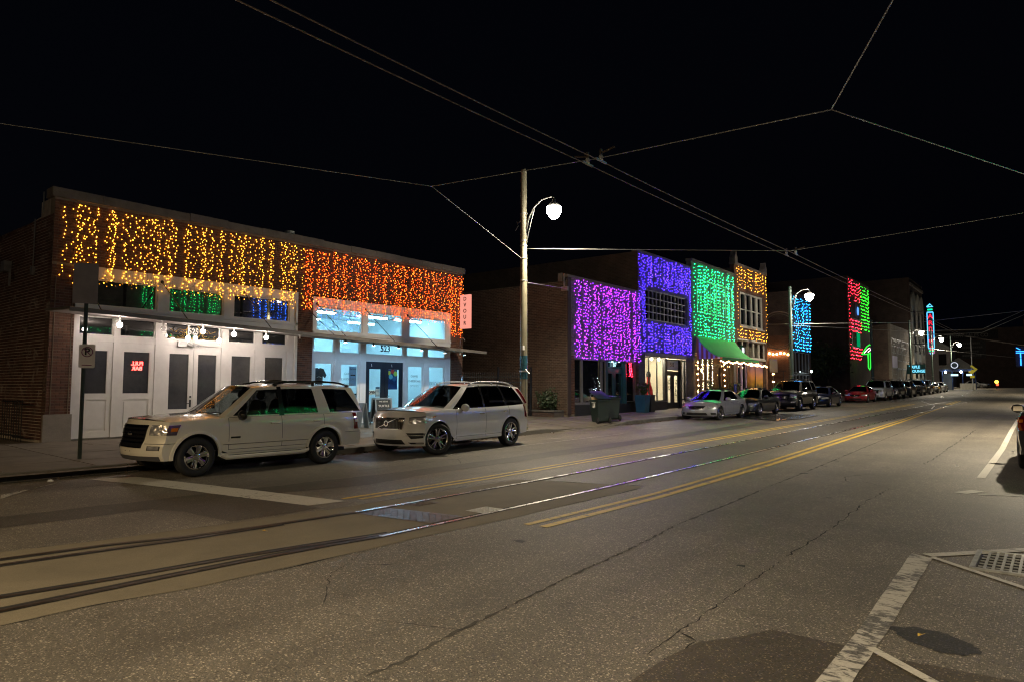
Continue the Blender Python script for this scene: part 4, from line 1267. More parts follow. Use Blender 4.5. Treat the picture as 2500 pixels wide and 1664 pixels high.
# --- light strings of the two shops
curtain('light_curtain', 'amber string light curtain over the 525 shopfront', 'string lights', FX + 0.05, 6.6, 13.95, 6.62, 4.52, [L_AMBER], 58, 0.10, 0.0145, 1, 0.95, 0.22, sc_=0.08)
curtain('light_curtain', 'orange string light curtain over the 523 shopfront', 'string lights', FX + 0.05, 13.95, 21.45, 6.58, 4.40, [L_ORANGE, L_ORANGE2], 68, 0.095, 0.0142, 2, 0.95, 0.2, sc_=0.075)
curtain('light_curtain', 'orange string light curtain hanging low beside the blade sign', 'string lights', FX + 0.05, 21.45, 22.25, 6.55, 3.95, [L_ORANGE, L_ORANGE2], 8, 0.09, 0.0155, 3, 0.6, 0.15)

# --- pole with two signs at the corner
t = thing('sign_post', (-16.2, 5.67, swz(-16.2, 5.67)), 'green steel sign post at the left kerb with a no parking sign', 'sign post')
zb = swz(-16.2, 5.67)
GREEN_ST = mat('green_post', (0.035, 0.05, 0.042), 0.5, 0.3, var=0.3, vs=10)
b = MB(); b.box(-16.235, -16.165, 5.645, 5.67, zb - 0.05, 4.33); b.box(-16.235, -16.21, 5.67, 5.70, zb - 0.05, 4.33); b.box(-16.19, -16.165, 5.67, 5.70, zb - 0.05, 4.33); b.build('post', GREEN_ST, t)
def rrect(cy, cz_, w_, h_, rr=0.03, n=4):
    P = []
    for (sx, sz, a0) in ((1, 1, 0), (-1, 1, 90), (-1, -1, 180), (1, -1, 270)):
        for i in range(n + 1):
            a = R(a0 + 90 * i / n)
            P.append((cy + sx * (w_/2 - rr) + rr * math.cos(a), cz_ + sz * (h_/2 - rr) + rr * math.sin(a)))
    return P
SIGNB = mat('sign_back_aluminium', (0.16, 0.145, 0.16), 0.5, 0.6, var=0.15)
rot = Matrix.Rotation(R(-28), 3, 'Z')
def sign_plate(cy, cz_, w_, h_, m_, name, dx=0.0):
    b = MB(); P = rrect(0, 0, w_, h_)
    n = len(P)
    vs = [Vector((-16.13 + dx, cy, cz_)) + rot @ Vector((d, p[0], p[1])) for d in (0.0, 0.004) for p in P]
    b.add(vs, [tuple(range(n - 1, -1, -1)), tuple(range(n, 2 * n))] + [(i, (i + 1) % n, n + (i + 1) % n, n + i) for i in range(n)])
    return b.build(name, m_, t)
sign_plate(5.62, 3.88, 0.46, 0.86, SIGNB, 'sign_back')
sign_plate(5.70, 2.34, 0.30, 0.50, mat('sign_face_white', (0.62, 0.6, 0.64), 0.4), 'parking_sign', 0.01)
PURP = mat('sign_red_violet', (0.16, 0.02, 0.12), 0.5)
mt = rot @ Euler((R(90), 0, R(90)), 'XYZ').to_matrix()
text('lettering', 'P', 0.2, INK, Vector((-16.114, 5.70, 2.43)) + rot @ Vector((0.003, 0, 0)), mt, t, 0.002, bold=0.006)
b = MB(); b.tube([Vector((-16.112, 5.70, 2.43)) + rot @ Vector((0.004, 0.1 * math.cos(R(a)), 0.1 * math.sin(R(a)))) for a in range(0, 361, 20)], 0.009, 4)
b.tube([Vector((-16.112, 5.70, 2.43)) + rot @ Vector((0.004, 0.07 * s, -0.07 * s)) for s in (-1, 1)], 0.009, 4); b.build('prohibition_ring', PURP, t)
b = MB(); b.tube([Vector((-16.112, 5.70, 2.15)) + rot @ Vector((0.004, 0.09 * s, 0)) for s in (-1, 1)], 0.008, 4); b.build('arrow', PURP, t)
# ------------------------------------------------------------------ 517: purple curtain
GX = -17.6
def base2(y): return swz(GX, y)
BROWN_P = mat('brown_painted_trim', (0.05, 0.032, 0.028), 0.55, var=0.2)
DKBULK = mat('dark_bulkhead', (0.02, 0.021, 0.024), 0.45, var=0.2)
GREYF = mat('grey_window_frame', (0.16, 0.155, 0.16), 0.45)
TEAL = mat('teal_door_paint', (0.03, 0.09, 0.11), 0.35, var=0.1)
B2 = thing('brick_building', (GX, 29.5, 0.4), 'one-storey brick shop 517 behind the purple string lights', 'building')
m = MB()
m.box(-31, GX - 0.3, 26.12, 26.5, 0.1, 6.62); m.build('side_wall', MORTAR, B2); m = MB(); m.box(GX - 0.3, GX, 26.12, 26.5, 0.1, 6.62)
m.box(GX - 0.3, GX, 26.5, 32.98, 3.22, 6.80)
m.box(GX - 0.3, GX, 26.5, 26.72, 0.1, 3.22); m.box(GX - 0.3, GX, 32.62, 32.98, 0.1, 3.22)
m.build('wall', MORTAR, B2)
m = MB(); m.box(-31, -30.7, 26.5, 32.98, 0.1, 6.5); m.build('rear_wall', MORTAR, B2)
m = MB(); m.box(-30.7, GX - 0.3, 26.5, 32.98, 6.2, 6.35); m.build('roof', TRIM, B2)
brickwork(B2, 'Y', 26.12, -29.0, GX - 0.02, 0.45, 6.60, BR_ALLEY, 300, 6, focus=(-18.6, 2.6, 1.2), BG=0.016)
brickwork(B2, 'X', GX, 26.13, 26.71, 0.5, 3.2, BR_BROWN, 0, 7)
brickwork(B2, 'X', GX, 32.63, 32.97, 0.5, 3.2, BR_BROWN, 0, 8)
brickwork(B2, 'X', GX, 26.13, 32.97, 3.24, 6.78, brick('brick_pale', [(0.16, 0.13, 0.13), (0.20, 0.16, 0.16), (0.12, 0.10, 0.10), (0.22, 0.18, 0.18)]), 0, 9)
m = MB(); m.box(GX + 0.012, GX + 0.06, 26.10, 26.36, 0.45, 6.8); m.build('corner_pilaster', BROWN_P, B2)
y = 26.05
while y < 32.98:
    e = min(y + 1.2, 33.0); m = MB(); m.box(GX - 0.4, GX + 0.06, y + 0.004, e - 0.004, 6.80, 6.93); m.build('coping_stone', STONE, B2); y = e
m = MB(); m.box(GX - 0.2, GX + 0.03, 26.72, 32.62, base2(28) - 0.1, 0.9); m.build('bulkhead', DKBULK, B2)
m = MB(); m.box(GX - 0.15, GX + 0.05, 26.72, 29.62, 0.9, 0.96); m.box(GX - 0.15, GX, 26.72, 32.62, 3.06, 3.22); m.build('sill', GREYF, B2)
for (a, b_) in ((26.74, 27.42), (27.46, 29.22), (29.26, 29.64)):
    window(B2, GX - 0.04, a, b_, 0.96, 3.06, GREYF, DARKPANE, 0.05, 0.08)
window(B2, GX - 0.04, 31.66, 32.60, 0.96, 3.06, GREYF, DARKPANE, 0.05, 0.08)
window(B2, GX - 0.2, 29.8, 31.6, 2.72, 3.05, TEAL, DARKPANE, 0.05, 0.08, name='transom_window')
for (a, b_, h) in ((29.8, 30.69, None), (30.71, 31.6, 'L')):
    door(B2, GX - 0.2, a, b_, base2(30) + 0.02, 2.70, 1.1, 2.45, TEAL, DARKPANE, 0.14, handle=h, hz=1.4)
boxes('door_jamb', [(GX - 0.3, GX - 0.02, 29.64, 29.8, 0.4, 3.06), (GX - 0.3, GX - 0.02, 31.6, 31.68, 0.4, 3.06)], TEAL, B2)
text('house_number', '517', 0.27, glow('lit_number', (0.55, 0.95, 1.0), 1.3), (GX - 0.17, 30.72, 2.88), FACE_X, B2, 0.004, bold=0.006, sx=0.8)
for i, q in enumerate((30.35, 31.05)):
    t = thing('downlight', (GX - 0.08, q, 3.05), 'small %s downlight over the teal 517 door' % ('left' if i == 0 else 'right'), 'downlight', 'downlights over the 517 door')
    b = MB(); b.cyl((GX - 0.1, q, 3.06), (GX - 0.1, q, 3.02), 0.05, n=10); b.build('can', GALV, t)
    b = MB(); b.cyl((GX - 0.1, q, 3.019), (GX - 0.1, q, 3.012), 0.042, n=10); b.build('lens', glow('cyan_downlight', (0.35, 0.85, 1.0), 55.0), t)
curtain('light_curtain', 'dense purple string light curtain on shop 517', 'string lights', GX + 0.06, 26.62, 32.95, 6.78, 3.12, [L_PURPLE, L_MAGENTA], 36, 0.155, 0.0135, 5, 0.9, 0.12, sc_=0.1)
t = curtain('red_bulb_string', 'short hanging cluster of red bulbs right of the 517 door', 'string lights', GX + 0.05, 31.72, 32.2, 2.98, 2.3, [L_RED], 5, 0.09, 0.02, 6, 0.7, 0.1)
# bracket lamp on the corner and cable anchor
b = MB(); b.box(GX - 0.25, GX + 0.1, 26.0, 26.1, 6.15, 6.35); b.bar((GX - 0.1, 26.05, 6.35), (GX - 0.1, 26.05, 6.95), 0.06); b.build('cable_anchor', GALV, B2)
b = MB(); b.box(GX - 0.42, GX - 0.2, 26.0, 26.1, 6.62, 7.0); b.build('vent_hood', STONE, B2)
# pendant string in the window: a few white fairy bulbs
t = thing('fairy_light_ball', (GX + 0.02, 28.8, 1.2), 'small tangle of white fairy bulbs in the dark 517 window', 'fairy lights')
b = MB(); r = random.Random(8)
for i in range(22):
    b.octa((GX + 0.02, 28.75 + r.gauss(0, 0.2), 1.3 + r.gauss(0, 0.28)), 0.011, 0.013)
b.build('bulbs', glow('fairy_white', (0.85, 0.95, 1.0), 9.0), t)
b = MB(); b.tube([(GX + 0.015, 28.75 + 0.35 * math.cos(a * 0.5), 1.35 + 0.4 * math.sin(a * 0.37)) for a in range(24)], 0.004, 3); b.build('cable', WIRE_M, t)

# ------------------------------------------------------------------ 515: blue curtain, steel window, dress shop
B3 = thing('brick_building', (GX, 36.4, 0.4), 'two-storey brick shop 515 behind the blue string lights', 'building')
m = MB()
m.box(-31, GX, 32.99, 33.3, 6.3, 9.12); m.box(-31, GX - 0.3, 32.99, 33.3, 0.1, 6.3)
m.box(-31, -30.7, 33.3, 39.9, 0.1, 9.0); m.box(-31, GX - 0.3, 39.6, 39.9, 0.1, 9.0)
m.build('side_wall', BT_DARKY, B3)
m = MB()
m.box(GX - 0.3, GX, 33.3, 39.9, 7.15, 9.12); m.box(GX - 0.3, GX, 33.3, 33.85, 3.64, 7.15); m.box(GX - 0.3, GX, 39.22, 39.9, 3.64, 7.15)
m.box(GX - 0.3, GX, 33.85, 39.22, 3.64, 5.45); m.box(GX - 0.3, GX, 32.99, 33.3, 3.64, 6.3)
m.box(GX - 0.3, GX, 32.99, 33.72, 0.1, 3.64); m.box(GX - 0.3, GX, 39.0, 39.9, 0.1, 3.64)
m.build('wall', BT_LILACX, B3)
m = MB(); m.box(-30.7, GX - 0.3, 33.3, 39.6, 8.6, 8.75); m.build('roof', TRIM, B3)
m = MB(); m.box(GX - 0.35, GX + 0.04, 32.97, 39.92, 9.12, 9.22); m.build('coping', STONE, B3)
window(B3, GX - 0.05, 33.85, 39.22, 5.45, 7.15, GREYF, DARKPANE, 0.07, 0.1, 11, 4, 0.045, 'steel_window')
m = MB(); m.box(GX - 0.2, GX + 0.05, 33.72, 39.0, 3.42, 3.64); m.build('header_beam', mat('pale_beam', (0.25, 0.22, 0.19), 0.6, var=0.2), B3)
m = MB(); m.box(GX - 0.2, GX, 33.72, 36.3, base2(35) - 0.1, 0.92); m.build('bulkhead', DKBULK, B3)
m = MB(); m.box(GX - 0.2, GX + 0.04, 33.72, 36.3, 0.92, 0.98); m.build('sill', GREYF, B3)
for (a, b_) in ((33.74, 34.27), (34.27, 35.25), (35.25, 36.26)):
    window(B3, GX - 0.05, a + 0.003, b_ - 0.003, 0.98, 3.40, TRIM, PANE, 0.03, 0.06, name='display_window')
boxes('door_post', [(GX - 0.25, GX - 0.02, 36.3, 36.5, 0.4, 3.4), (GX - 0.25, GX - 0.02, 38.32, 38.42, 0.4, 3.4)], TRIM, B3)
window(B3, GX - 0.15, 36.5, 38.32, 2.74, 3.38, TRIM, mat('lit_number_panel', (0.75, 0.72, 0.66), 0.6), 0.05, 0.06, name='number_panel')
text('house_number', '515', 0.33, INK, (GX - 0.15, 37.4, 3.06), FACE_X, B3, 0.004, bold=0.004)
for (a, b_, h) in ((36.5, 37.40, 'R'), (37.42, 38.32, None)):
    door(B3, GX - 0.15, a, b_, base2(37) + 0.02, 2.70, 0.85, 2.45, TRIM, PANE, 0.2, handle=h, hz=1.4)
window(B3, GX - 0.1, 38.44, 39.0, 0.98, 3.36, TRIM, PANE, 0.06, 0.06, name='side_light')
CREAM_W = mat('cream_room_wall', (0.72, 0.66, 0.55), 0.85, var=0.05)
m = MB(); m.box(-21.1, -21.0, 33.6, 39.3, 0.3, 3.6); m.box(-21, GX - 0.3, 33.5, 33.6, 0.3, 3.6); m.box(-21, GX - 0.3, 39.3, 39.4, 0.3, 3.6); m.box(-21.1, GX - 0.2, 33.5, 39.4, 3.6, 3.66)
m.build('interior_wall', CREAM_W, B3)
m = MB(); m.box(-21, GX - 0.2, 33.6, 39.3, 0.3, 0.46); m.box(-19.2, GX - 0.22, 33.74, 36.28, 0.46, 0.98); m.build('interior_floor', mat('shop_wood_floor', (0.35, 0.24, 0.15), 0.5, var=0.2), B3)
BULB_W = glow('warm_spot_bulb', (1.0, 0.84, 0.6), 900.0)
for i, q in enumerate((33.95, 34.9, 35.85, 36.75, 37.9)):
    t = thing('ceiling_spot', (-18.4, q, 3.4), 'warm ceiling spot in the dress shop, ' + ('first from the left', 'second from the left', 'third from the left', 'over the 515 panel', 'last by the far wall')[i], 'ceiling spot', 'dress shop ceiling spots')
    b = MB(); b.cyl((-18.3, q, 3.6), (-18.3, q, 3.42), 0.04, n=10); b.build('can', LETW, t)
    b = MB(); b.ball((-18.3, q, 3.37), 0.06, 10, 6); b.build('bulb', BULB_W, t, smooth=True)
# display: two dresses on stands, plants and gift boxes
RED_C = mat('red_satin', (0.45, 0.015, 0.02), 0.4, var=0.2); BLK_C = mat('black_velvet', (0.012, 0.011, 0.013), 0.8); PAT_C = mat('patterned_cloth', (0.35, 0.16, 0.12), 0.8, var=0.8, vs=14)
def dress(x, y, zb, m_, lab, hgt=1.45, top=None):
    t = thing('dress_form', (x, y, zb), lab, 'dress')
    r = random.Random(int(y * 100)); n = 18
    prof = [(0.30, 0.25), (0.27, 0.5), (0.17, 0.8), (0.125, 0.95), (0.16, 1.12), (0.175, 1.25), (0.12, 1.36), (0.05, 1.40), (0.045, 1.46)]
    rows = []
    for (rr, h) in prof:
        rows.append([(x + 0.7 * rr * (1 + 0.12 * math.sin(5 * a) * (1 if h < 0.8 else 0)) * math.cos(a), y + rr * (1 + 0.12 * math.sin(5 * a) * (1 if h < 0.8 else 0)) * math.sin(a), zb + h * hgt / 1.45) for a in [2 * math.pi * i / n for i in range(n + 1)]])
    b = MB(); b.grid(rows[:5], 0); b.build('skirt', m_, t, smooth=True)
    b = MB(); b.grid(rows[4:], 0); b.build('bodice', top or m_, t, smooth=True)
    b = MB(); b.cyl((x, y, zb), (x, y, zb + 0.4), 0.02, n=8); b.cyl((x, y, zb), (x, y, zb + 0.02), 0.15, n=14); b.build('stand', GALV, t)
dress(-18.35, 35.55, 0.98, RED_C, 'long red dress with black top on a stand in the 515 window', 1.75, BLK_C)
dress(-18.25, 33.95, 0.98, RED_C, 'short red dress at the left edge of the 515 window', 1.35, RED_C)
dress(-18.6, 34.85, 0.98, BLK_C, 'black gown on a stand in the middle of the 515 window', 1.7)
dress(-18.75, 34.35, 0.98, PAT_C, 'patterned dress behind the red one in the 515 window', 1.6)
def shrub(name, label, cat, c, rad, hgt, n, m_, leafs=0.05, seed=0, stem=True, group=None):
    t = thing(name, c, label, cat, group)
    r = random.Random(seed); b = MB(); s = MB()
    tips = []
    for k in range(max(5, n // 90)):
        a = r.uniform(0, 6.28); rr = rad * math.sqrt(r.random()) * 0.85; h = hgt * r.uniform(0.45, 1.0)
        tip = Vector((c[0] + rr * math.cos(a), c[1] + rr * math.sin(a), c[2] + h))
        s.tube([Vector(c) + Vector((rr * .2 * math.cos(a), rr * .2 * math.sin(a), 0)), Vector(c).lerp(tip, 0.55) + Vector((0, 0, h * .1)), tip], [0.014, 0.009, 0.004], 4)
        tips.append(tip)
    for i in range(n):
        tip = r.choice(tips); base = Vector(c)
        p = base.lerp(tip, r.uniform(0.35, 1.05)) + Vector((r.gauss(0, rad * .16), r.gauss(0, rad * .16), r.gauss(0, hgt * .05)))
        d = Vector((r.gauss(0, 1), r.gauss(0, 1), r.gauss(0.4, .8))).normalized(); q = d.orthogonal().normalized(); L_ = leafs * r.uniform(.6, 1.4)
        b.add([p - d * L_ * .5, p + q * L_ * .28, p + d * L_ * .6, p - q * L_ * .28], [(0, 1, 2, 3)])
    b.build('foliage', m_, t); s.build('stem', BARK, t)
    return t
shrub('potted_greenery', 'green foliage hanging at the back of the 515 window', 'plant', (-19.6, 34.6, 1.9), 0.5, 1.2, 500, mat('lit_leaf', (0.12, 0.25, 0.05), 0.6, var=0.4, vs=8), 0.09, 3)
for i, q in enumerate((36.95, 37.87)):
    t = thing('door_wreath', (GX - 0.2, q, 1.9), 'dark leafy wreath hung on the %s 515 door' % ('left' if i == 0 else 'right'), 'wreath', 'wreaths on the 515 doors')
    r = random.Random(i); b = MB()
    for zz, rr in ((2.05, 0.12), (1.72, 0.11)) if i == 0 else ((2.05, 0.11), (1.7, 0.13), (1.4, 0.14)):
        for k in range(60):
            a = r.uniform(0, 6.28); p = Vector((GX - 0.16 + r.uniform(0, .03), q + rr * math.cos(a) + r.gauss(0, .02), zz + rr * math.sin(a) + r.gauss(0, .02))); d = Vector((0, r.gauss(0, 1), r.gauss(0, 1))).normalized() * 0.03
            b.add([p - d, p + Vector((.01, d.z, -d.y)) * .5, p + d, p - Vector((-.01, d.z, -d.y)) * .5], [(0, 1, 2, 3)])
    b.build('leaves', LEAF_D, t)
curtain('light_curtain', 'blue-violet string light curtain round the steel window of 515', 'string lights', GX + 0.06, 33.05, 39.75, 9.05, 3.72, [L_BLUEV], 36, 0.165, 0.014, 7, 0.9, 0.1, sc_=0.1, holes=[(33.7, 39.3, 5.3, 7.28)], gaps=[(34.5, 34.75), (35.3, 35.6)])

# ------------------------------------------------------------------ 513: green curtain and curved awning
B4 = thing('brick_building', (GX, 43.5, 0.5), 'two-storey shop behind the green string lights with a curved awning', 'building')
m = MB(); m.box(-31, GX - 0.3, 39.92, 40.2, 0.1, 9.4); m.box(-31, GX - 0.3, 46.9, 47.2, 0.1, 9.4); m.box(-31, -30.7, 40.2, 46.9, 0.1, 9.4); m.build('side_wall', BT_DARKY, B4)
m = MB(); m.box(GX - 0.3, GX, 39.92, 47.2, 4.9, 9.6); m.box(GX - 0.3, GX, 39.92, 40.35, 0.1, 4.9); m.box(GX - 0.3, GX, 46.85, 47.2, 0.1, 4.9); m.box(GX - 0.3, GX, 40.35, 46.85, 3.9, 4.9); m.build('wall', BT_LILACX, B4)
m = MB(); m.box(-30.7, GX - 0.3, 40.2, 46.9, 9.0, 9.15); m.build('roof', TRIM, B4)
m = MB(); m.box(GX - 0.35, GX + 0.08, 39.9, 47.22, 9.6, 9.75); m.build('coping', STONE, B4)
SHUT = mat('pale_shutter', (0.5, 0.5, 0.48), 0.7, var=0.1)
for i in range(4):
    a = 40.75 + i * 1.55
    window(B4, GX + 0.03, a, a + 1.25, 6.45, 8.6, SHUT, SHUT, 0.08, 0.06, 2, 2, 0.05, 'blind_window')
PEND = glow('added_warm_pendant', (1.0, 0.6, 0.26), 120.0)
for i, q in enumerate((41.2, 42.6, 44.2, 45.9)):  # added lamps that brighten the restaurant interior
    t = thing('added_pendant_lamp', (-19.6, q, 2.9), 'added warm pendant lamp brightening the restaurant, %s from the left' % ('first', 'second', 'third', 'fourth')[i], 'pendant lamp', 'added restaurant pendant lamps')
    b = MB(); b.cyl((-19.6, q, 4.0), (-19.6, q, 3.05), 0.01, n=5); b.build('cord', WIRE_M, t)
    b = MB(); b.ball((-19.6, q, 2.95), 0.1, 10, 7); b.build('globe', PEND, t, smooth=True)
# awning
def awn(t_):  # 0 wall .. 1 front edge, hollow curve
    x = GX + 0.05 + 1.65 * t_
    z = 4.9 - 1.30 * (1 - (1 - t_) ** 1.9)
    return x, z
AW = mat('awning_canvas_green_lit', (0.09, 0.52, 0.14), 0.75, var=0.08, vs=3)  # green of the string lights put into the canvas colour
AWL = mat('awning_canvas_light', (0.6, 0.56, 0.58), 0.75)
AWS = mat('awning_stripe', (0.55, 0.20, 0.06), 0.75)
t = thing('awning', (-16.8, 43.7, 3.5), 'curved canvas awning with green light put into its colour above the restaurant window', 'awning')
n = 12; b = MB(); ya, yb = 40.45, 46.95
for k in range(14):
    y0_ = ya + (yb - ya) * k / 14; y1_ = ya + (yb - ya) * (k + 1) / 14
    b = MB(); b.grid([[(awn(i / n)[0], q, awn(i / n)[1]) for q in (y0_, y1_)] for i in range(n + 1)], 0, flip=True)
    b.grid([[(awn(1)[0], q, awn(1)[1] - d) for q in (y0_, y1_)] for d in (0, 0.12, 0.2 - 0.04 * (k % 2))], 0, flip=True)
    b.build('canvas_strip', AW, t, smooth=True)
for q, nm in ((ya, 'left'), (yb, 'right')):
    ns = 11
    for k in range(ns):
        x0_ = GX + 0.05 + 1.65 * k / ns; x1_ = GX + 0.05 + 1.65 * (k + 1) / ns
        b = MB(); z0_ = awn(k / ns)[1]; z1_ = awn((k + 1) / ns)[1]
        b.add([(x0_, q, 3.5), (x1_, q, 3.5), (x1_, q, z1_), (x0_, q, z0_)], [(0, 1, 2, 3)])
        b.build('side_stripe', AWL if k % 2 else AWS, t)
b = MB()
for q in (ya, yb): b.tube([(awn(i / 6)[0], q, awn(i / 6)[1] - 0.015) for i in range(7)], 0.02, 5)
b.tube([(awn(1)[0], ya, awn(1)[1] - 0.02), (awn(1)[0], yb, awn(1)[1] - 0.02)], 0.02, 5); b.build('frame', GALV, t)
# restaurant front under the awning
m = MB(); m.box(GX - 0.2, GX - 0.02, 40.35, 46.85, base2(43) - 0.1, 1.05); m.build('bulkhead', BROWN_P, B4)
for (a, b_) in ((40.4, 41.25), (41.3, 42.15), (42.2, 43.05), (44.6, 45.7), (45.75, 46.8)):
    window(B4, GX - 0.05, a, b_, 1.05, 3.85, BROWN_P, PANE, 0.06, 0.08)
door(B4, GX - 0.1, 43.15, 44.5, base2(43.5) + 0.02, 3.1, 1.2, 2.8, BROWN_P, PANE, 0.16, handle='R', hz=1.5)
m = MB(); m.box(GX - 0.25, GX - 0.03, 43.05, 43.15, 0.4, 3.9); m.box(GX - 0.25, GX - 0.03, 44.5, 44.6, 0.4, 3.9); m.box(GX - 0.25, GX - 0.04, 43.15, 44.5, 3.1, 3.3); m.build('door_frame', BROWN_P, B4)
m = MB(); m.box(-21.6, -21.5, 40.2, 46.9, 0.3, 4.0); m.box(-21.6, GX - 0.3, 40.2, 46.9, 4.0, 4.06); m.box(-21.6, GX - 0.3, 40.2, 46.9, 0.3, 0.5); m.build('interior_wall', mat('restaurant_wall', (0.35, 0.2, 0.12), 0.8, var=0.4, vs=1.5), B4)
text('window_lettering', 'RUSTIC', 0.5, LETW, (GX - 0.1, 42.62, 2.3), FACE_X.to_matrix() @ Matrix.Rotation(R(90), 3, 'Z'), B4, 0.004)
curtain('light_curtain', 'green string light curtain above the curved awning', 'string lights', GX + 0.07, 40.25, 47.1, 9.45, 4.95, [L_GREEN], 27, 0.205, 0.017, 8, 0.9, 0.1, sc_=0.13, gaps=[(45.2, 45.5)])
WARMB = led('warm_white_bulb', (1.0, 0.52, 0.2), 30.0)
WARMS = led('warm_fairy', (1.0, 0.8, 0.5), 12.0)
t = thing('bulb_string', (-16.0, 43.7, 3.4), 'string of warm globe bulbs along the front edge of the awning', 'string lights')
b = MB(); cb = MB(); P = []
for i in range(34):
    q = 40.4 + i * 0.33; zz = 3.36 - 0.1 * abs(math.sin(i * 0.8)); xx = -15.98 + 0.02 * math.sin(i)
    if q > 47.2: xx = -16.6 - 0.05 * (q - 47.2)
    P.append((xx, q, zz + 0.07)); b.ball((xx, q, zz), 0.042, 7, 5)
b.build('bulbs', WARMB, t); cb.tube(P, 0.006, 4); cb.build('cable', WIRE_M, t)
for i, (q, lab) in enumerate(((40.55, 'warm bulb string hanging down the left jamb of the restaurant'), (44.9, 'warm bulb string hanging beside the restaurant door'))):
    t = thing('bulb_string', (GX + 0.06, q, 1.0), lab, 'string lights')
    b = MB(); cb = MB()
    for k in range(7): b.ball((GX + 0.08, q + 0.06 * math.sin(k * 2.1), 3.3 - k * 0.36), 0.045, 7, 5)
    b.build('bulbs', WARMB, t); cb.tube([(GX + 0.07, q, 3.5), (GX + 0.07, q, 0.9)], 0.006, 4); cb.build('cable', WIRE_M, t)
curtain('light_curtain', 'thin white fairy light strands round the restaurant window frames', 'string lights', GX + 0.03, 41.1, 43.1, 3.7, 1.0, [WARMS], 3, 0.085, 0.02, 9, 0.3, 0.1)
for i, (q, lab) in enumerate(((41.4, 'green potted plant left of the restaurant door'), (42.6, 'bushy potted plant in front of the upright window lettering'), (45.2, 'dark potted plant right of the restaurant door'), (56.0, 'sunlit-green shrub beside the black parked SUV'))):
    xx = -16.9 if i < 3 else -16.0
    t = shrub('potted_plant', lab.replace('sunlit-green ', 'leafy '), 'plant', (xx, q, swz(xx, q) + 0.45), 0.4, 1.1, 420, LEAF, 0.1, 30 + i, group='potted plants by the restaurant')
    b = MB(); zb = swz(xx, q); b.lathe([(0.0, 0.0), (0.2, 0.0), (0.28, 0.46), (0.25, 0.46), (0.22, 0.4), (0.0, 0.4)], (xx, q, zb), n=14); b.build('pot', BROWN_P, t, smooth=True, angle=40)
t = thing('accessible_parking_sign', (-15.6, 41.6, swz(-15.6, 41.6)), 'small blue P sign on a post before the restaurant', 'sign')
b = MB(); b.cyl((-15.6, 41.6, swz(-15.6, 41.6)), (-15.6, 41.6, 2.0), 0.025, n=8); b.build('post', GALV, t)
b = MB(); b.box(-15.57, -15.55, 41.4, 41.8, 1.45, 1.95); b.build('plate', mat('sign_blue', (0.02, 0.06, 0.45), 0.4), t)
text('lettering', 'P', 0.35, LETW, (-15.545, 41.6, 1.7), FACE_X, t, 0.002)

# ------------------------------------------------------------------ 511: amber outline, four sash windows
B5 = thing('brick_building', (GX, 50.6, 0.5), 'two-storey brick building outlined in amber lights with four tall sash windows', 'building')
m = MB(); m.box(-31, GX - 0.3, 47.22, 47.5, 0.1, 10.2); m.box(-31, GX - 0.3, 53.6, 53.95, 0.1, 10.2); m.box(-31, -30.7, 47.5, 53.6, 0.1, 10.2); m.build('side_wall', BT_DARKY, B5)
m = MB(); m.box(GX - 0.3, GX, 47.22, 53.95, 8.62, 10.45); m.box(GX - 0.3, GX, 47.22, 53.95, 5.2, 6.1); m.box(GX - 0.3, GX, 47.22, 48.3, 6.1, 8.62); m.box(GX - 0.3, GX, 53.1, 53.95, 6.1, 8.62)
m.box(GX - 0.3, GX, 47.22, 47.55, 0.1, 5.2); m.box(GX - 0.3, GX, 53.5, 53.95, 0.1, 5.2); m.build('wall', bricktex('far_brick_brown', (0.14, 0.06, 0.035), (0.10, 0.045, 0.03), (0.13, 0.10, 0.08)), B5)
m = MB(); m.box(-30.7, GX - 0.3, 47.5, 53.6, 9.6, 9.75); m.build('roof', TRIM, B5)
m = MB(); m.box(GX - 0.35, GX + 0.1, 47.2, 53.97, 10.45, 10.6); m.build('coping', STONE, B5)
for q in (47.45, 53.7):
    m = MB(); m.prism([(q - 0.28, 10.6), (q + 0.28, 10.6), (q + 0.28, 10.9), (q + 0.12, 11.15), (q, 11.45), (q - 0.12, 11.15), (q - 0.28, 10.9)], 'X', GX - 0.3, GX + 0.1); m.build('finial', STONE, B5)
PALEF = mat('pale_window_frame', (0.5, 0.47, 0.42), 0.5)
for i in range(4):
    a = 48.35 + i * 1.19
    window(B5, GX - 0.03, a, a + 1.14, 6.12, 8.6, PALEF, DARKPANE, 0.13, 0.1, 1, 2, 0.07, 'sash_window')
m = MB(); m.box(GX - 0.1, GX + 0.1, 48.2, 53.2, 6.0, 6.1); m.build('sill', PALEF, B5)
m = MB(); m.box(GX - 0.2, GX + 0.06, 47.55, 53.5, 5.1, 5.2); m.box(GX - 0.2, GX + 0.02, 47.55, 53.5, 3.75, 3.9); m.build('lintel', PALEF, B5)
CURT = mat('dim_curtain', (0.22, 0.17, 0.13), 0.8, var=0.3, vs=2)
for i in range(5):
    a = 47.6 + i * 1.18
    window(B5, GX - 0.06, a, a + 1.14, 3.9, 5.1, PALEF, PANE, 0.06, 0.08, name='clerestory_window')
m = MB(); m.box(GX - 0.5, GX - 0.45, 47.55, 53.5, 3.8, 5.15); m.build('inner_curtain', CURT, B5)
m = MB(); m.box(GX - 0.2, GX - 0.01, 47.55, 53.5, 0.3, 1.0); m.build('bulkhead', BROWN_P, B5)
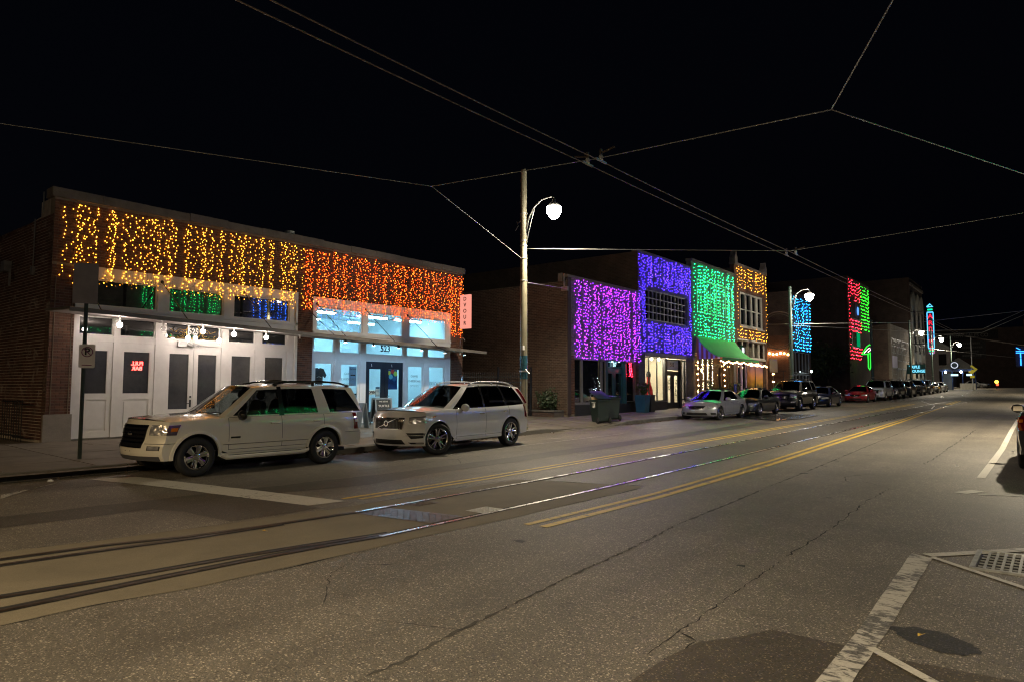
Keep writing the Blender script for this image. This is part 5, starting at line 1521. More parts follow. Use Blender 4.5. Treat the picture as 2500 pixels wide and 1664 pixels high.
def sunset():
    t = NT('sunset_mural')
    sp = t.n('ShaderNodeSeparateXYZ'); t.set(sp.inputs[0], t.pos())
    k = t.math('ADD', t.math('MULTIPLY', t.math('SUBTRACT', sp.outputs['Z'], 1.1), 0.37), t.math('MULTIPLY', t.math('SUBTRACT', t.noise(1.6, 5), 0.5), 0.3))
    c = t.ramp(k, [(0.05, (0.07, 0.12, 0.05)), (0.25, (0.10, 0.08, 0.03)), (0.34, (0.55, 0.28, 0.02)), (0.55, (0.62, 0.25, 0.08)), (0.75, (0.34, 0.16, 0.2)), (0.95, (0.2, 0.12, 0.2))])
    t.bsdf(Base_Color=c, Roughness=0.5)
    return t.mat
window(B5, GX - 0.05, 49.5, 53.2, 1.0, 3.75, BROWN_P, sunset(), 0.06, 0.08, 2, 1, 0.04, 'mural_window')
window(B5, GX - 0.05, 47.6, 48.4, 1.0, 3.75, mat('lilac_frame', (0.45, 0.35, 0.55), 0.5), DARKPANE, 0.12, 0.08, name='side_window')
window(B5, GX - 0.05, 48.5, 49.4, 1.0, 3.75, mat('lilac_frame', (0.45, 0.35, 0.55), 0.5), DARKPANE, 0.1, 0.08, name='side_window')
curtain('light_curtain', 'amber string lights framing the four sash windows', 'string lights', GX + 0.07, 47.5, 53.9, 10.4, 5.28, [L_AMBER], 22, 0.25, 0.024, 10, 0.9, 0.08, sc_=0.13, holes=[(47.75, 53.72, 6.05, 8.85)])
t = thing('wall_lantern', (GX + 0.1, 47.35, 4.3), 'green metal wall lantern between the awning and the amber building', 'lantern')
b = MB(); b.box(GX, GX + 0.5, 47.25, 47.31, 4.6, 4.66); b.box(GX + 0.15, GX + 0.5, 47.1, 47.5, 4.0, 4.6); b.build('case', GREEN_ST, t)
b = MB(); b.box(GX + 0.5, GX + 0.515, 47.15, 47.45, 4.15, 4.5); b.build('lens', glow('lantern_lens', (0.8, 0.9, 1.0), 4.0), t)
# hoop sign hung on cables beyond it
t = thing('hoop_sign', (-17.4, 56.5, 6.3), 'large thin ring sign on cables beside the amber building', 'hoop sign')
b = MB(); b.tube([(-17.5 + 1.5 * math.cos(R(a)), 56.5, 6.35 + 1.5 * math.sin(R(a))) for a in range(0, 361, 10)], 0.05, 6); b.tube([(-17.5 + 1.32 * math.cos(R(a)), 56.5, 6.35 + 1.32 * math.sin(R(a))) for a in range(0, 361, 10)], 0.03, 5); b.build('ring', mat('hoop_brown', (0.14, 0.10, 0.08), 0.6), t)
b = MB(); b.tube([(-19.0, 56.5, 6.35), (-21, 57.5, 6.6)], 0.02, 4); b.tube([(-16.6, 56.5, 7.5), (-16.0, 57, 8.6)], 0.02, 4); b.build('cable', WIRE_M, t)

# ------------------------------------------------------------------ sky-blue curtain building and its brick side wall
B6 = thing('brick_building', (GX, 63, 0.6), 'brick building behind the sky-blue string lights with a red side wall', 'building')
m = MB(); m.box(-30, GX - 0.3, 60.2, 60.5, 0.1, 6.2); m.build('side_wall', BT_REDY, B6)
m = MB(); m.box(-30, GX - 0.3, 60.2, 60.5, 6.2, 10.0); m.box(-30, GX - 0.3, 65.7, 66.0, 0.1, 10); m.box(-30, -29.7, 60.5, 65.7, 0.1, 10); m.build('upper_side_wall', BT_DARKY, B6)
m = MB(); m.box(GX - 0.3, GX, 60.2, 66.0, 4.9, 10.0); m.box(GX - 0.3, GX, 60.2, 60.6, 0.1, 4.9); m.box(GX - 0.3, GX, 65.6, 66.0, 0.1, 4.9); m.build('wall', BT_DARKX, B6)
m = MB(); m.box(-29.7, GX - 0.3, 60.5, 65.7, 9.4, 9.5); m.build('roof', TRIM, B6)
for i in range(5):
    a = 60.62 + i * 0.995
    window(B6, GX - 0.06, a, a + 0.96, 3.0, 4.85, GREYF, DARKPANE, 0.06, 0.08, name='clerestory_window')
    window(B6, GX - 0.06, a, a + 0.96, 0.7, 2.95, GREYF, DARKPANE, 0.1, 0.08, name='shop_window')
curtain('light_curtain', 'sky-blue string light curtain farther down the row', 'string lights', GX + 0.07, 60.3, 65.9, 9.6, 5.0, [L_CYAN], 15, 0.27, 0.025, 12, 0.9, 0.06, sc_=0.22)
t = thing('wall_lamp', (GX + 0.1, 64.5, 3.2), 'small white lamp under the sky-blue curtain', 'lamp')
b = MB(); b.bar((GX, 64.5, 3.3), (GX + 0.4, 64.5, 3.3), 0.05); b.build('arm', BLACKM, t); b = MB(); b.ball((GX + 0.4, 64.5, 3.2), 0.1, 8, 6); b.build('globe', glow('small_lamp', (0.8, 1.0, 1.0), 18.0), t)
t = thing('bulb_string', (-19.5, 60.0, 4.8), 'swag of warm globe bulbs along the red brick side wall', 'string lights')
b = MB(); cb = MB(); P = []
for i in range(15):
    xx = -22.2 + i * 0.31; zz = 4.55 + 0.15 * abs(math.sin(i * 0.9)); P.append((xx, 60.05, zz + 0.1)); b.ball((xx, 60.05, zz), 0.085, 7, 5)
b.build('bulbs', WARMB, t); cb.tube(P, 0.01, 4); cb.build('cable', WIRE_M, t)
t = thing('garden_fence', (-19.5, 58.5, 0.6), 'dark rail fence with bulbs in the gap before the red brick wall', 'fence')
for i in range(10):
    b = MB(); b.box(-23 + i * 0.55, -22.94 + i * 0.55, 59.2, 59.26, 0.5, 3.2 if i % 3 == 0 else 1.5); b.build('post', BROWN_P, t)
b = MB(); b.bar((-23, 59.23, 3.15), (-17.8, 59.23, 3.15), 0.06); b.bar((-23, 59.23, 1.45), (-17.8, 59.23, 1.45), 0.05); b.build('rail', BROWN_P, t)
for i, (xx, zz) in enumerate(((-18.2, 3.6), (-18.0, 2.8), (-18.2, 2.2))):
    t = thing('hanging_bulb', (xx, 55.2, zz), 'single warm bulb hanging by the amber building, ' + ('upper', 'middle', 'lower')[i], 'bulb', 'bulbs hanging past the amber building')
    b = MB(); b.ball((GX + 0.3, 54.3, zz), 0.08, 8, 6); b.build('globe', WARMB, t); b = MB(); b.cyl((GX + 0.3, 54.3, zz + 0.07), (GX + 0.3, 54.3, zz + 0.35), 0.012, n=5); b.build('cord', WIRE_M, t)

# ------------------------------------------------------------------ tall dark building with red and green lights
B7 = thing('brick_building', (GX, 86, 0.8), 'tall dark brick building with red and green light panels', 'building')
m = MB(); m.box(-45, GX - 0.3, 80.9, 81.3, 0.1, 14.0); m.box(-45, GX - 0.3, 91.4, 91.8, 0.1, 14); m.box(-45, -44.6, 81.3, 91.4, 0.1, 14); m.build('side_wall', BT_DARKY, B7)
m = MB(); m.box(GX - 0.3, GX, 80.9, 91.8, 0.5, 14.0); m.build('wall', BT_DARKX, B7)
m = MB(); m.box(-45, GX - 0.3, 81.3, 91.4, 13.5, 13.6); m.build('roof', TRIM, B7)
for (a, b_, c, d) in ((82.2, 86.2, 9.35, 11.6), (82.2, 86.2, 6.2, 8.3)):
    window(B7, GX + 0.04, a, b_, c, d, TRIM, DARKPANE, 0.15, 0.08, 2, 1, 0.1)
curtain('light_curtain', 'red string light panels round two dark windows', 'string lights', GX + 0.09, 81.1, 86.9, 13.7, 5.0, [L_RED], 10, 0.37, 0.034, 13, 0.8, 0.05, sc_=0.28, holes=[(81.6, 86.5, 9.4, 11.5), (81.6, 86.5, 6.2, 7.9)])
curtain('light_curtain', 'grass-green string light panel beside the red one', 'string lights', GX + 0.09, 87.1, 91.3, 13.6, 8.5, [L_GRASS], 8, 0.37, 0.034, 14, 0.9, 0.05, sc_=0.28)
t = thing('window_light', (GX + 0.1, 84.8, 10.5), 'blue glowing blob in the upper window of the red-lit facade', 'light')
b = MB(); b.ball((GX + 0.16, 84.9, 10.4), 0.5, 10, 8, 0, (0.15, 0.7, 1.0)); b.build('glow_panel', glow('blue_window_glow', (0.1, 0.3, 1.0), 1.2), t, smooth=True)
t = thing('window_light', (GX + 0.1, 84.8, 7.4), 'green lit blind in the lower window of the red-lit facade', 'light')
b = MB(); b.box(GX + 0.055, GX + 0.075, 84.4, 86.0, 6.4, 8.0); b.build('glow_panel', glow('green_window_glow', (0.0, 0.35, 0.12), 0.6), t)
NEON_G = glow('green_neon', (0.03, 1.0, 0.05), 1.6); NEON_W = glow('white_neon', (1.0, 0.75, 0.75), 2.0)
t = thing('neon_sign', (-16.4, 84.5, 5.0), 'green neon post sign with a teardrop loop on top', 'neon sign')
nq = lambda x, z, y=84.33: (-16.35 + (x + 16.35) * 0.62, y, 5.2 + (z - 5.2) * 0.8)
b = MB(); b.box(-16.48, -16.2, 84.4, 84.5, 4.0, 5.5); b.build('post_panel', mat('neon_panel', (0.02, 0.2, 0.02), 0.5), t)
b = MB(); b.tube([nq(-16.5, 5.6), nq(-16.5, 3.8), nq(-16.3, 3.4), nq(-16.1, 3.8), nq(-16.1, 5.6)], 0.05, 6)
b.tube([nq(*q) for q in ((-17.5, 5.6), (-16.7, 6.6), (-16.2, 6.9), (-15.8, 6.7), (-15.75, 6.2), (-16.1, 5.7), (-16.7, 5.6), (-17.5, 5.6))], 0.05, 6); b.build('green_tube', NEON_G, t)
b = MB(); b.tube([nq(*q, 84.3) for q in ((-17.1, 5.75), (-16.5, 6.3), (-16.15, 6.45), (-16.05, 6.15), (-16.5, 5.85))], 0.045, 5); b.build('white_tube', NEON_W, t)
# dark trees in the gap before it
def tree(loc, hgt, rad, lab, seed):
    t = thing('street_tree', loc, lab, 'tree', 'dark trees in the gap before the tall building')
    r = random.Random(seed); s = MB(); b = MB(); L0 = Vector(loc)
    s.tube([L0, L0 + Vector((0.1, 0, hgt * .3)), L0 + Vector((0, 0.1, hgt * .55))], [0.16, 0.12, 0.08], 7)
    tips = []
    for k in range(11):
        a = r.uniform(0, 6.28); e = r.uniform(.1, 1.2)
        tip = L0 + Vector((rad * .8 * math.cos(a) * math.cos(e), rad * .8 * math.sin(a) * math.cos(e), hgt * .5 + hgt * .42 * math.sin(e)))
        s.tube([L0 + Vector((0, 0, hgt * r.uniform(.28, .5))), tip], [0.05, 0.015], 5); tips.append(tip)
    for k in range(2600):
        c = r.choice(tips); p = c + Vector((r.gauss(0, rad * .3), r.gauss(0, rad * .3), r.gauss(0, hgt * .1)))
        d = Vector((r.gauss(0, 1), r.gauss(0, 1), r.gauss(0, .7))).normalized(); q = d.orthogonal().normalized(); l = r.uniform(.08, .2)
        b.add([p - d * l, p + q * l * .5, p + d * l, p - q * l * .5], [(0, 1, 2, 3)])
    s.build('trunk', BARK, t, smooth=True); b.build('crown', LEAF_D, t)
tree((-19.5, 71, 0.75), 5.2, 2.0, 'dark tree just past the sky-blue lights', 1)
tree((-18.5, 75, 0.8), 4.8, 1.9, 'dark tree in front of the tall brick side wall', 2)

# ------------------------------------------------------------------ low pale building and tall arched building
B8 = thing('brick_building', (GX, 113, 1.2), 'low tan brick building with big windows under a street lamp', 'building')
m = MB(); m.box(-40, GX - 0.3, 104.8, 105.2, 0.1, 10.4); m.box(-40, -39.6, 105.2, 121.5, 0.1, 10.4); m.build('side_wall', BT_DARKY, B8)
m = MB(); m.box(GX - 0.3, GX, 104.8, 121.5, 0.6, 10.5); m.build('wall', BT_PALEX, B8)
m = MB(); m.box(-39.6, GX - 0.3, 105.2, 121.5, 10, 10.1); m.build('roof', TRIM, B8)
for i in range(4):
    a = 105.4 + i * 4.0
    window(B8, GX + 0.04, a, a + 3.2, 5.6, 8.6, GREYF, DARKPANE, 0.12, 0.1, 3, 3, 0.07)
    if i % 2 == 0: window(B8, GX + 0.04, a, a + 3.2, 1.4, 4.6, GREYF, mat('brown_garage_panel', (0.13, 0.08, 0.05), 0.7), 0.15, 0.1, 1, 4, 0.06, 'garage_door')
    else: window(B8, GX + 0.04, a, a + 3.2, 1.9, 4.6, GREYF, DARKPANE, 0.15, 0.1, 2, 2, 0.06)
m = MB(); m.box(GX + 0.05, GX + 0.12, 105.3, 108.7, 4.6, 6.2); m.build('fascia_panel', mat('lavender_panel', (0.45, 0.42, 0.6), 0.6), B8)
B9 = thing('brick_building', (GX, 128, 1.4), 'tall building with three pale arched bays behind the vertical neon sign', 'building')
m = MB(); m.box(-42, GX - 0.3, 121.6, 122, 0.1, 19); m.box(-42, -41.6, 122, 134.5, 0.1, 19); m.box(-42, GX - 0.3, 134.1, 134.5, 0.1, 19); m.build('side_wall', BT_DARKY, B9)
m = MB(); m.box(GX - 0.3, GX, 121.6, 134.5, 0.6, 19); m.build('wall', BT_DARKX, B9)
m = MB(); m.box(-42, GX - 0.3, 122, 134.1, 18.5, 18.6); m.build('roof', TRIM, B9)
PALEW = mat('pale_render', (0.5, 0.47, 0.4), 0.7, var=0.15)
for i in range(3):
    a = 122.4 + i * 4.1; w_ = 3.3
    P = [(a, 1.6), (a + w_, 1.6), (a + w_, 15.3)] + [(a + w_/2 + w_/2 * math.cos(R(q)), 15.3 + w_/2 * math.sin(R(q))) for q in range(15, 180, 15)] + [(a, 15.3)]
    m = MB(); m.prism(P, 'X', GX + 0.01, GX + 0.25); m.build('arched_bay', PALEW, B9)
    for j in range(3):
        window(B9, GX + 0.28, a + 0.7, a + w_ - 0.7, 3.2 + j * 4.0, 6.0 + j * 4.0, GREYF, DARKPANE, 0.12, 0.05, 2, 2, 0.06)
m = MB(); m.box(GX + 0.02, GX + 0.25, 121.6, 134.5, 17.8, 18.2); m.build('cornice', STONE, B9)
# ARRIVE neon blade sign
NEON_C = glow('cyan_neon', (0.10, 0.55, 1.0), 1.3); NEON_RR = glow('red_sign_letter', (1.0, 0.02, 0.05), 1.3); NEON_GR = glow('green_sign_tube', (0.0, 0.9, 0.2), 3.0)
t = thing('neon_blade_sign', (-15.9, 121.0, 6), 'tall vertical neon sign with cyan border and red letters', 'neon sign')
xa, xb_, zs0, zs1 = -15.22, -14.42, 7.0, 14.0
b = MB(); b.box(xa, xb_, 120.9, 121.2, zs0, zs1); b.build('panel', mat('sign_maroon', (0.05, 0.01, 0.05), 0.5), t)
for i, ch in enumerate('ARRIVE'):
    text('letter', ch, 1.0, NEON_RR, ((xa + xb_) / 2, 120.86, 12.6 - i * 0.98), FACE_NY, t, 0.03, bold=0.015)
b = MB(); b.tube([(xa, 120.85, 7.9), (xa, 120.85, 13.2)], 0.065, 6); b.tube([(xb_, 120.85, 7.9), (xb_, 120.85, 13.2)], 0.065, 6)
b.tube([(xa, 120.85, 13.25), (xb_, 120.85, 13.25)], 0.09, 6); b.tube([(xa, 120.85, 14.1), (-14.8, 120.85, 14.5), (xb_, 120.85, 14.1), (xa, 120.85, 14.1)], 0.10, 6); b.tube([(xa, 120.85, 7.8), (xb_, 120.85, 7.8)], 0.09, 6); b.tube([(xa + .2, 120.85, 7.0), (xb_ - .2, 120.85, 7.0)], 0.09, 6); b.build('cyan_tube', NEON_C, t)
b = MB(); b.tube([(xa + .1, 120.85, 13.65), (xb_ - .1, 120.85, 13.65)], 0.09, 6); b.tube([(xa + .1, 120.85, 7.4), (xb_ - .1, 120.85, 7.4)], 0.09, 6); b.build('green_tube', NEON_GR, t)
b = MB(); b.bar((GX, 121.05, 13.5), (xa, 121.05, 13.5), 0.1); b.bar((GX, 121.05, 8.5), (xa, 121.05, 8.5), 0.1); b.build('bracket', BLACKM, t)
NEON_C2 = glow('dim_cyan_neon', (0.2, 0.75, 1.0), 0.9)
t = thing('neon_sign', (-16.5, 117, 4.5), 'two-line cyan neon lettering over the lounge entrance', 'neon sign')
for k, s in enumerate(('TRIPLE', 'LOUNGE')):
    text('lettering', s, 0.55, NEON_C2, (-16.6 + k * 0.4, 117 - 0.05, 4.9 - k * 0.62), FACE_NY, t, 0.03, bold=0.02, sx=0.85)
b = MB(); b.box(-17.6, -15.2, 117.02, 117.12, 3.9, 5.3); b.build('panel', mat('sign_teal', (0.01, 0.09, 0.08), 0.5), t)

# ------------------------------------------------------------------ street end: shelter, brick warehouse, neon building
zE = gz(133)
t = thing('tram_shelter', (-12.6, 133, zE), 'tram stop shelter with a grey tent roof and round clock sign', 'shelter')
ROOFG = mat('grey_metal_roof', (0.3, 0.29, 0.27), 0.5, 0.2, var=0.15)
cx, cy = -12.6, 133.0
b = MB(); ap = (cx, cy, zE + 5.2)
c4 = [(cx - 2.5, cy - 2.4, zE + 3.3), (cx + 2.5, cy - 2.4, zE + 3.3), (cx + 2.5, cy + 2.4, zE + 3.3), (cx - 2.5, cy + 2.4, zE + 3.3)]
b.add([ap] + c4, [(0, 1, 2), (0, 2, 3), (0, 3, 4), (0, 4, 1), (4, 3, 2, 1)]); b.build('roof', ROOFG, t)
b = MB(); b.box(cx - 2.4, cx + 2.4, cy - 2.3, cy + 2.3, zE + 2.95, zE + 3.29); b.build('eaves_beam', mat('shelter_blue', (0.02, 0.04, 0.12), 0.5), t)
for (dx, dy) in ((-2.1, -2), (-0.7, -2), (0.7, -2), (2.1, -2), (-2.1, 2), (2.1, 2)):
    b = MB(); b.cyl((cx + dx, cy + dy, zE), (cx + dx, cy + dy, zE + 2.95), 0.09, n=8); b.build('post', mat('shelter_blue', (0.02, 0.04, 0.12), 0.5), t)
b = MB(); b.box(cx + 0.3, cx + 2.4, cy - 2.2, cy - 2.05, zE, zE + 1.0); b.build('panel', PALEW, t)
b = MB(); b.box(cx - 2.5, cx - 1.0, cy + 1.2, cy + 1.3, zE, zE + 2.6); b.build('back_panel', GREYF, t)
b = MB(); b.lathe([(0.0, 0.0), (0.62, 0.0), (0.62, -0.12), (0.0, -0.12)], (cx - 0.3, cy - 2.5, zE + 3.9), 'Y', 20); b.build('round_sign', mat('shelter_sign', (0.02, 0.06, 0.08), 0.5), t)
b = MB(); b.tube([(cx - 0.3 + 0.45 * math.cos(R(a)), cy - 2.66, zE + 3.9 + 0.45 * math.sin(R(a))) for a in range(0, 361, 24)], 0.06, 5); b.build('sign_ring', glow('clock_ring', (0.8, 0.85, 1.0), 0.7), t)
for i, dx in enumerate((-1.6, 0.5, 1.9)):
    b = MB(); b.ball((cx + dx, cy - 2.3, zE + 2.85), 0.16, 8, 6); b.build('lamp', glow('shelter_lamp', (0.75, 0.95, 1.0), 40.0), t)
b = MB(); b.box(cx - 0.9, cx + 0.1, cy - 2.12, cy - 2.06, zE + 2.2, zE + 2.5); b.box(cx + 1.2, cx + 2.0, cy - 2.12, cy - 2.06, zE + 2.2, zE + 2.5); b.build('lit_panel', glow('shelter_panel', (0.55, 0.85, 1.0), 1.2), t)
t = thing('warning_sign', (-10.2, 126, gz(126)), 'yellow diamond arrow sign on a post by the shelter', 'sign')
zz = gz(126)
b = MB(); b.cyl((-10.2, 126, zz), (-10.2, 126, zz + 8), 0.07, n=8); b.build('post', GALV, t)
YS = mat('sign_yellow', (0.45, 0.4, 0.02), 0.4)
b = MB(); b.prism([(-10.2, zz + 2.5), (-9.5, zz + 3.2), (-10.2, zz + 3.9), (-10.4, zz + 3.7), (-9.9, zz + 3.2), (-10.65, zz + 2.95), (-10.65, zz + 2.7)], 'Y', 125.8, 125.85); b.build('plate', YS, t)
b = MB(); b.box(-10.5, -9.9, 125.8, 125.85, zz + 1.9, zz + 2.25); b.build('small_plate', YS, t)
zE2 = gz(150)
B10 = thing('brick_warehouse', (-14, 172, zE2), 'dark brick warehouse closing the street with faded painted lettering', 'building')
m = MB(); m.box(-30, -3.6, 172, 190, zE2, 14.2); m.build('wall', BT_DARKY, B10)
GHOST = mat('faded_sign_paint', (0.2, 0.19, 0.17), 0.9, var=0.3, vs=3)
m = MB(); m.box(-21.5, -9.2, 171.94, 171.97, 11.9, 13.8); m.build('painted_band', mat('faded_black_band', (0.03, 0.028, 0.027), 0.9, var=0.3), B10)
text('painted_lettering', 'MACHINERY SALES CO', 1.05, GHOST, (-15.5, 171.9, 12.75), FACE_NY, B10, 0.01, bold=0.02, sx=0.86)
m = MB(); m.box(-15.9, -11.4, 171.94, 171.97, 8.0, 11.7); m.build('painted_board', mat('faded_board', (0.075, 0.07, 0.065), 0.9, var=0.3), B10)
for j, wd in enumerate((1.7, 1.95, 1.3, 1.85)):
    boxes('painted_line', [(-13.65 - wd + k * 0.34, -13.65 - wd + k * 0.34 + 0.24, 171.90, 171.93, 11.0 - j * 0.85, 11.38 - j * 0.85) for k in range(int(wd * 2 / 0.34))], GHOST, B10)
B11 = thing('corner_building', (4, 168, zE2), 'brick corner building with arched parapet and blue neon sign', 'building')
m = MB()
m.prism([(-4.8, zE2), (20, zE2), (20, 15), (4, 15)] + [(4 - 4.4 * (1 - math.cos(R(a))), 15 + 1.6 * math.sin(R(a))) for a in range(15, 180, 15)] + [(-4.8, 15)], 'Y', 166.0, 180); m.build('wall', BT_REDY, B11)
for i in range(3):
    for j in range(2):
        m = MB(); m.box(-3.6 + i * 3.2, -1.6 + i * 3.2, 165.9, 165.97, 7.2 + j * 4, 9.8 + j * 4); m.build('window', DARKPANE, B11)
m = MB(); m.box(-4.9, 20, 164.6, 166, 4.6, 5.6); m.build('shop_canopy', PALEW, B11)
m = MB(); m.box(-4.5, 14, 165.9, 165.98, zE2, 4.4); m.build('shop_window', DARKPANE, B11)
NEON_B = glow('blue_neon', (0.03, 0.32, 1.0), 2.4)
t = thing('neon_sign', (-5.4, 164, 6), 'tall blue neon T sign on the corner building', 'neon sign')
b = MB(); b.box(-6.2, -4.6, 164.1, 164.3, 5.9, 9.8); b.build('panel', mat('neon_back_blue', (0.01, 0.03, 0.12), 0.5), t)
b = MB(); b.tube([(-5.4, 164, 6.2), (-5.4, 164, 8.7)], 0.09, 6); b.tube([(-6.1, 164, 8.9), (-4.7, 164, 8.9)], 0.07, 6); b.tube([(-6.1, 164, 8.6), (-4.7, 164, 8.6)], 0.07, 6); b.tube([(-6.0, 164, 9.6), (-5.4, 164, 9.2)], 0.07, 6); b.build('tube', NEON_B, t)
B12 = thing('pale_house', (-19, 160, zE2), 'narrow pale house behind the shelter', 'house')
m = MB(); m.box(-21.8, -16.2, 158, 166, zE2, 9.5); m.build('wall', mat('pale_siding', (0.32, 0.28, 0.27), 0.8, var=0.15), B12)
m = MB(); m.prism([(-22.1, 9.5), (-15.9, 9.5), (-19, 11.6)], 'Y', 157.8, 166.2); m.build('roof', ROOFG, B12)
for j in range(2):
    window_m = MB(); window_m.box(-18.2, -16.9, 157.9, 157.98, 3.0 + j * 3.3, 5.2 + j * 3.3); window_m.build('window', DARKPANE, B12)
# ------------------------------------------------------------------ street lamps
POLE = mat('pole_paint', (0.21, 0.19, 0.13), 0.5, var=0.15, vs=3)
POLE_G = mat('pole_paint_green', (0.10, 0.14, 0.12), 0.5, var=0.15, vs=3)
LAMP_C = (1.0, 0.86, 0.62)
def street_lamp(x, y, side, lab, energy, pole_m=POLE, lit=True, top=9.2, group='street lamps', zb=None, col_=LAMP_C, arm=1.31, lens=1.0, spot=150):
    zb = swz(x, y) if zb is None else zb
    t = thing('street_lamp', (x, y, zb), lab, 'street lamp', group)
    b = MB()
    b.lathe([(0.19, 0.0), (0.19, 0.035), (0.16, 0.05), (0.145, 0.11), (0.137, 0.16), (0.132, 2.0), (0.12, 5.0), (0.105, top - 0.05), (0.108, top - 0.04), (0.10, top), (0.0, top + 0.02)], (x, y, zb), n=20)
    b.build('pole', pole_m, t, smooth=True, angle=35)
    b = MB()
    for a in range(0, 360, 45):
        b.cyl((x + 0.165 * math.cos(R(a)), y + 0.165 * math.sin(R(a)), zb + 0.03), (x + 0.165 * math.cos(R(a)), y + 0.165 * math.sin(R(a)), zb + 0.09), 0.018, n=6)
    b.lathe([(0.145, 1.99), (0.147, 2.0), (0.147, 2.03), (0.145, 2.04)], (x, y, zb), n=20)
    b.build('base_bolts', GALV, t)
    if arm:
        lx = x + side * arm; lz = zb + 7.47
        b = MB()
        P = [(x + side * 0.1, y, zb + 6.9), (x + side * 0.22, y, zb + 7.4), (x + side * 0.45, y, zb + 7.75), (x + side * 0.8, y, zb + 7.98), (lx - side * 0.1, y, zb + 8.02), (lx, y, zb + 7.96)]
        b.tube(P, 0.026, 8); b.tube([(x + side * 0.09, y, zb + 6.3), (x + side * 0.2, y, zb + 6.85), (x + side * 0.42, y, zb + 7.55), (x + side * 0.52, y, zb + 7.82)], 0.013, 6)
        b.build('arm', GALV, t, smooth=True)
        b = MB(); b.lathe([(0.0, 0.46), (0.05, 0.45), (0.07, 0.35), (0.17, 0.27), (0.2, 0.16), (0.2, 0.12)], (lx, y, lz), n=18); b.build('housing', GALV, t, smooth=True, angle=40)
        b = MB(); b.lathe([(0.19, 0.12), (0.195, 0.04), (0.17, -0.06), (0.11, -0.15), (0.04, -0.2), (0.0, -0.205)], (lx, y, lz), n=18)
        for i, (vx, vy, vz) in enumerate(b.v): b.v[i] = (lx + (vx - lx) * lens, y + (vy - y) * lens, lz + (vz - lz) * lens)
        b.build('lens', LENS_W if lit else DARKPANE, t, smooth=True)
        if lit:
            l = bpy.data.lights.new('lamp_light', 'SPOT')
            l.energy = energy; l.color = col_; l.spot_size = R(spot); l.spot_blend = 0.55; l.shadow_soft_size = 0.12
            o = bpy.data.objects.new('lamp_light', l); col.objects.link(o)
            o.parent = t; o.location = (lx - x, 0, lz - 0.42 - zb)
    return t
LMP = street_lamp(-14.64, 19.0, 1, 'tall street lamp behind the white SUV, lit, on a beige pole', 1700, lens=1.3)
street_lamp(-14.64, 50.0, 1, 'lit street lamp on a green pole before the sky-blue lights', 750, POLE_G, top=8.3, lens=1.5)
street_lamp(-14.64, 77.0, 1, 'bare dark green pole in front of the grass-green lights', 0, POLE_G, lit=False, arm=None, top=7.8)
street_lamp(-14.64, 100.3, 1, 'lit street lamp in front of the low tan building', 800, POLE_G, lens=1.4)
street_lamp(-14.64, 119.5, 1, 'lit street lamp just left of the tram shelter', 1500, POLE_G, lens=1.5)
street_lamp(-14.64, 143.0, 1, 'lit street lamp above the tram shelter roof', 1500, POLE_G, lens=1.6)
street_lamp(-14.9, -13.0, 1, 'street lamp on the left pavement behind the viewpoint', 3200, spot=172, col_=(1.0, 0.66, 0.28))
street_lamp(2.4, -6.0, -1, 'street lamp on the right pavement behind the viewpoint', 7400, zb=0.15, spot=157, col_=(1.0, 0.82, 0.54))
street_lamp(2.4, 27.0, -1, 'street lamp on the right pavement just out of the picture', 6200, zb=gz(27) + 0.15)
street_lamp(2.4, 62.0, -1, 'street lamp farther up the right pavement', 3000, zb=gz(62) + 0.15)
street_lamp(2.4, 98.0, -1, 'street lamp at the far end of the right pavement', 3000, zb=gz(98) + 0.15)
# fittings on the near pole: straps, sticker, notice sleeve, loose cables
px, py, pz = -14.64, 19.0, swz(-14.64, 19.0)
b = MB()
for z in (5.2, 6.0, 6.45, 6.62, 7.6): b.lathe([(0.128, z - 0.02), (0.134, z - 0.015), (0.134, z + 0.015), (0.128, z + 0.02)], (px, py, pz), n=18)
b.build('strap', GALV, LMP)
b = MB(); b.box(px + 0.06, px + 0.12, py - 0.2, py - 0.1, pz + 2.75, pz + 2.9); b.build('sticker', LETW, LMP)
b = MB(); b.lathe([(0.139, 1.75), (0.1395, 1.76), (0.1395, 2.55), (0.139, 2.56)], (px, py, pz), n=20); b.build('notice_sleeve', mat('worn_notice', (0.03, 0.10, 0.13), 0.25, var=0.5, vs=6), LMP)
b = MB(); b.tube([(px - 0.1, py, pz + 7.4), (px - 0.25, py, pz + 7.3), (px - 0.33, py, pz + 7.38), (px - 0.24, py, pz + 7.2), (px - 0.38, py, pz + 7.05)], 0.012, 5)
b.tube([(px - 0.11, py, pz + 7.7), (px - 0.14, py, pz + 8.3), (px - 0.1, py, pz + 8.35)], 0.012, 5)
b.tube([(px + 0.1, py - 0.05, pz + 2.1), (px + 0.22, py - 0.05, pz + 2.0), (px + 0.3, py - 0.05, pz + 1.93)], 0.014, 5); b.build('loose_cable', WIRE_ST, LMP)

# ------------------------------------------------------------------ overhead wires
def wire(name, lab, pts, r_, m_, sag=0.0, cat='cable', group=None, n=12):
    b = MB(); P = []
    for i in range(len(pts) - 1):
        a = Vector(pts[i]); c = Vector(pts[i + 1])
        for k in range(n):
            s = k / n; q = a.lerp(c, s); q.z -= sag * 4 * s * (1 - s); P.append(q)
    P.append(Vector(pts[-1])); b.tube(P, r_, 5)
    return tag(b.build(name, m_, smooth=True), lab, cat, group)
tw = lambda x: [(x, y, 5.7 + gz(y)) for y in (0.8, 10.3, 21.9, 45, 72)] + [(x + 3.5, 100, 5.7 + gz(100)), (x + 12, 130, 5.7 + gz(130))]
wire('trolley_wire', 'upper of the two copper trolley wires over the track', tw(-6.2), 0.010, WIRE_CU, 0.03, 'wire', 'trolley wires')
wire('trolley_wire', 'lower of the two copper trolley wires over the track', tw(-6.48), 0.010, WIRE_CU, 0.03, 'wire', 'trolley wires')
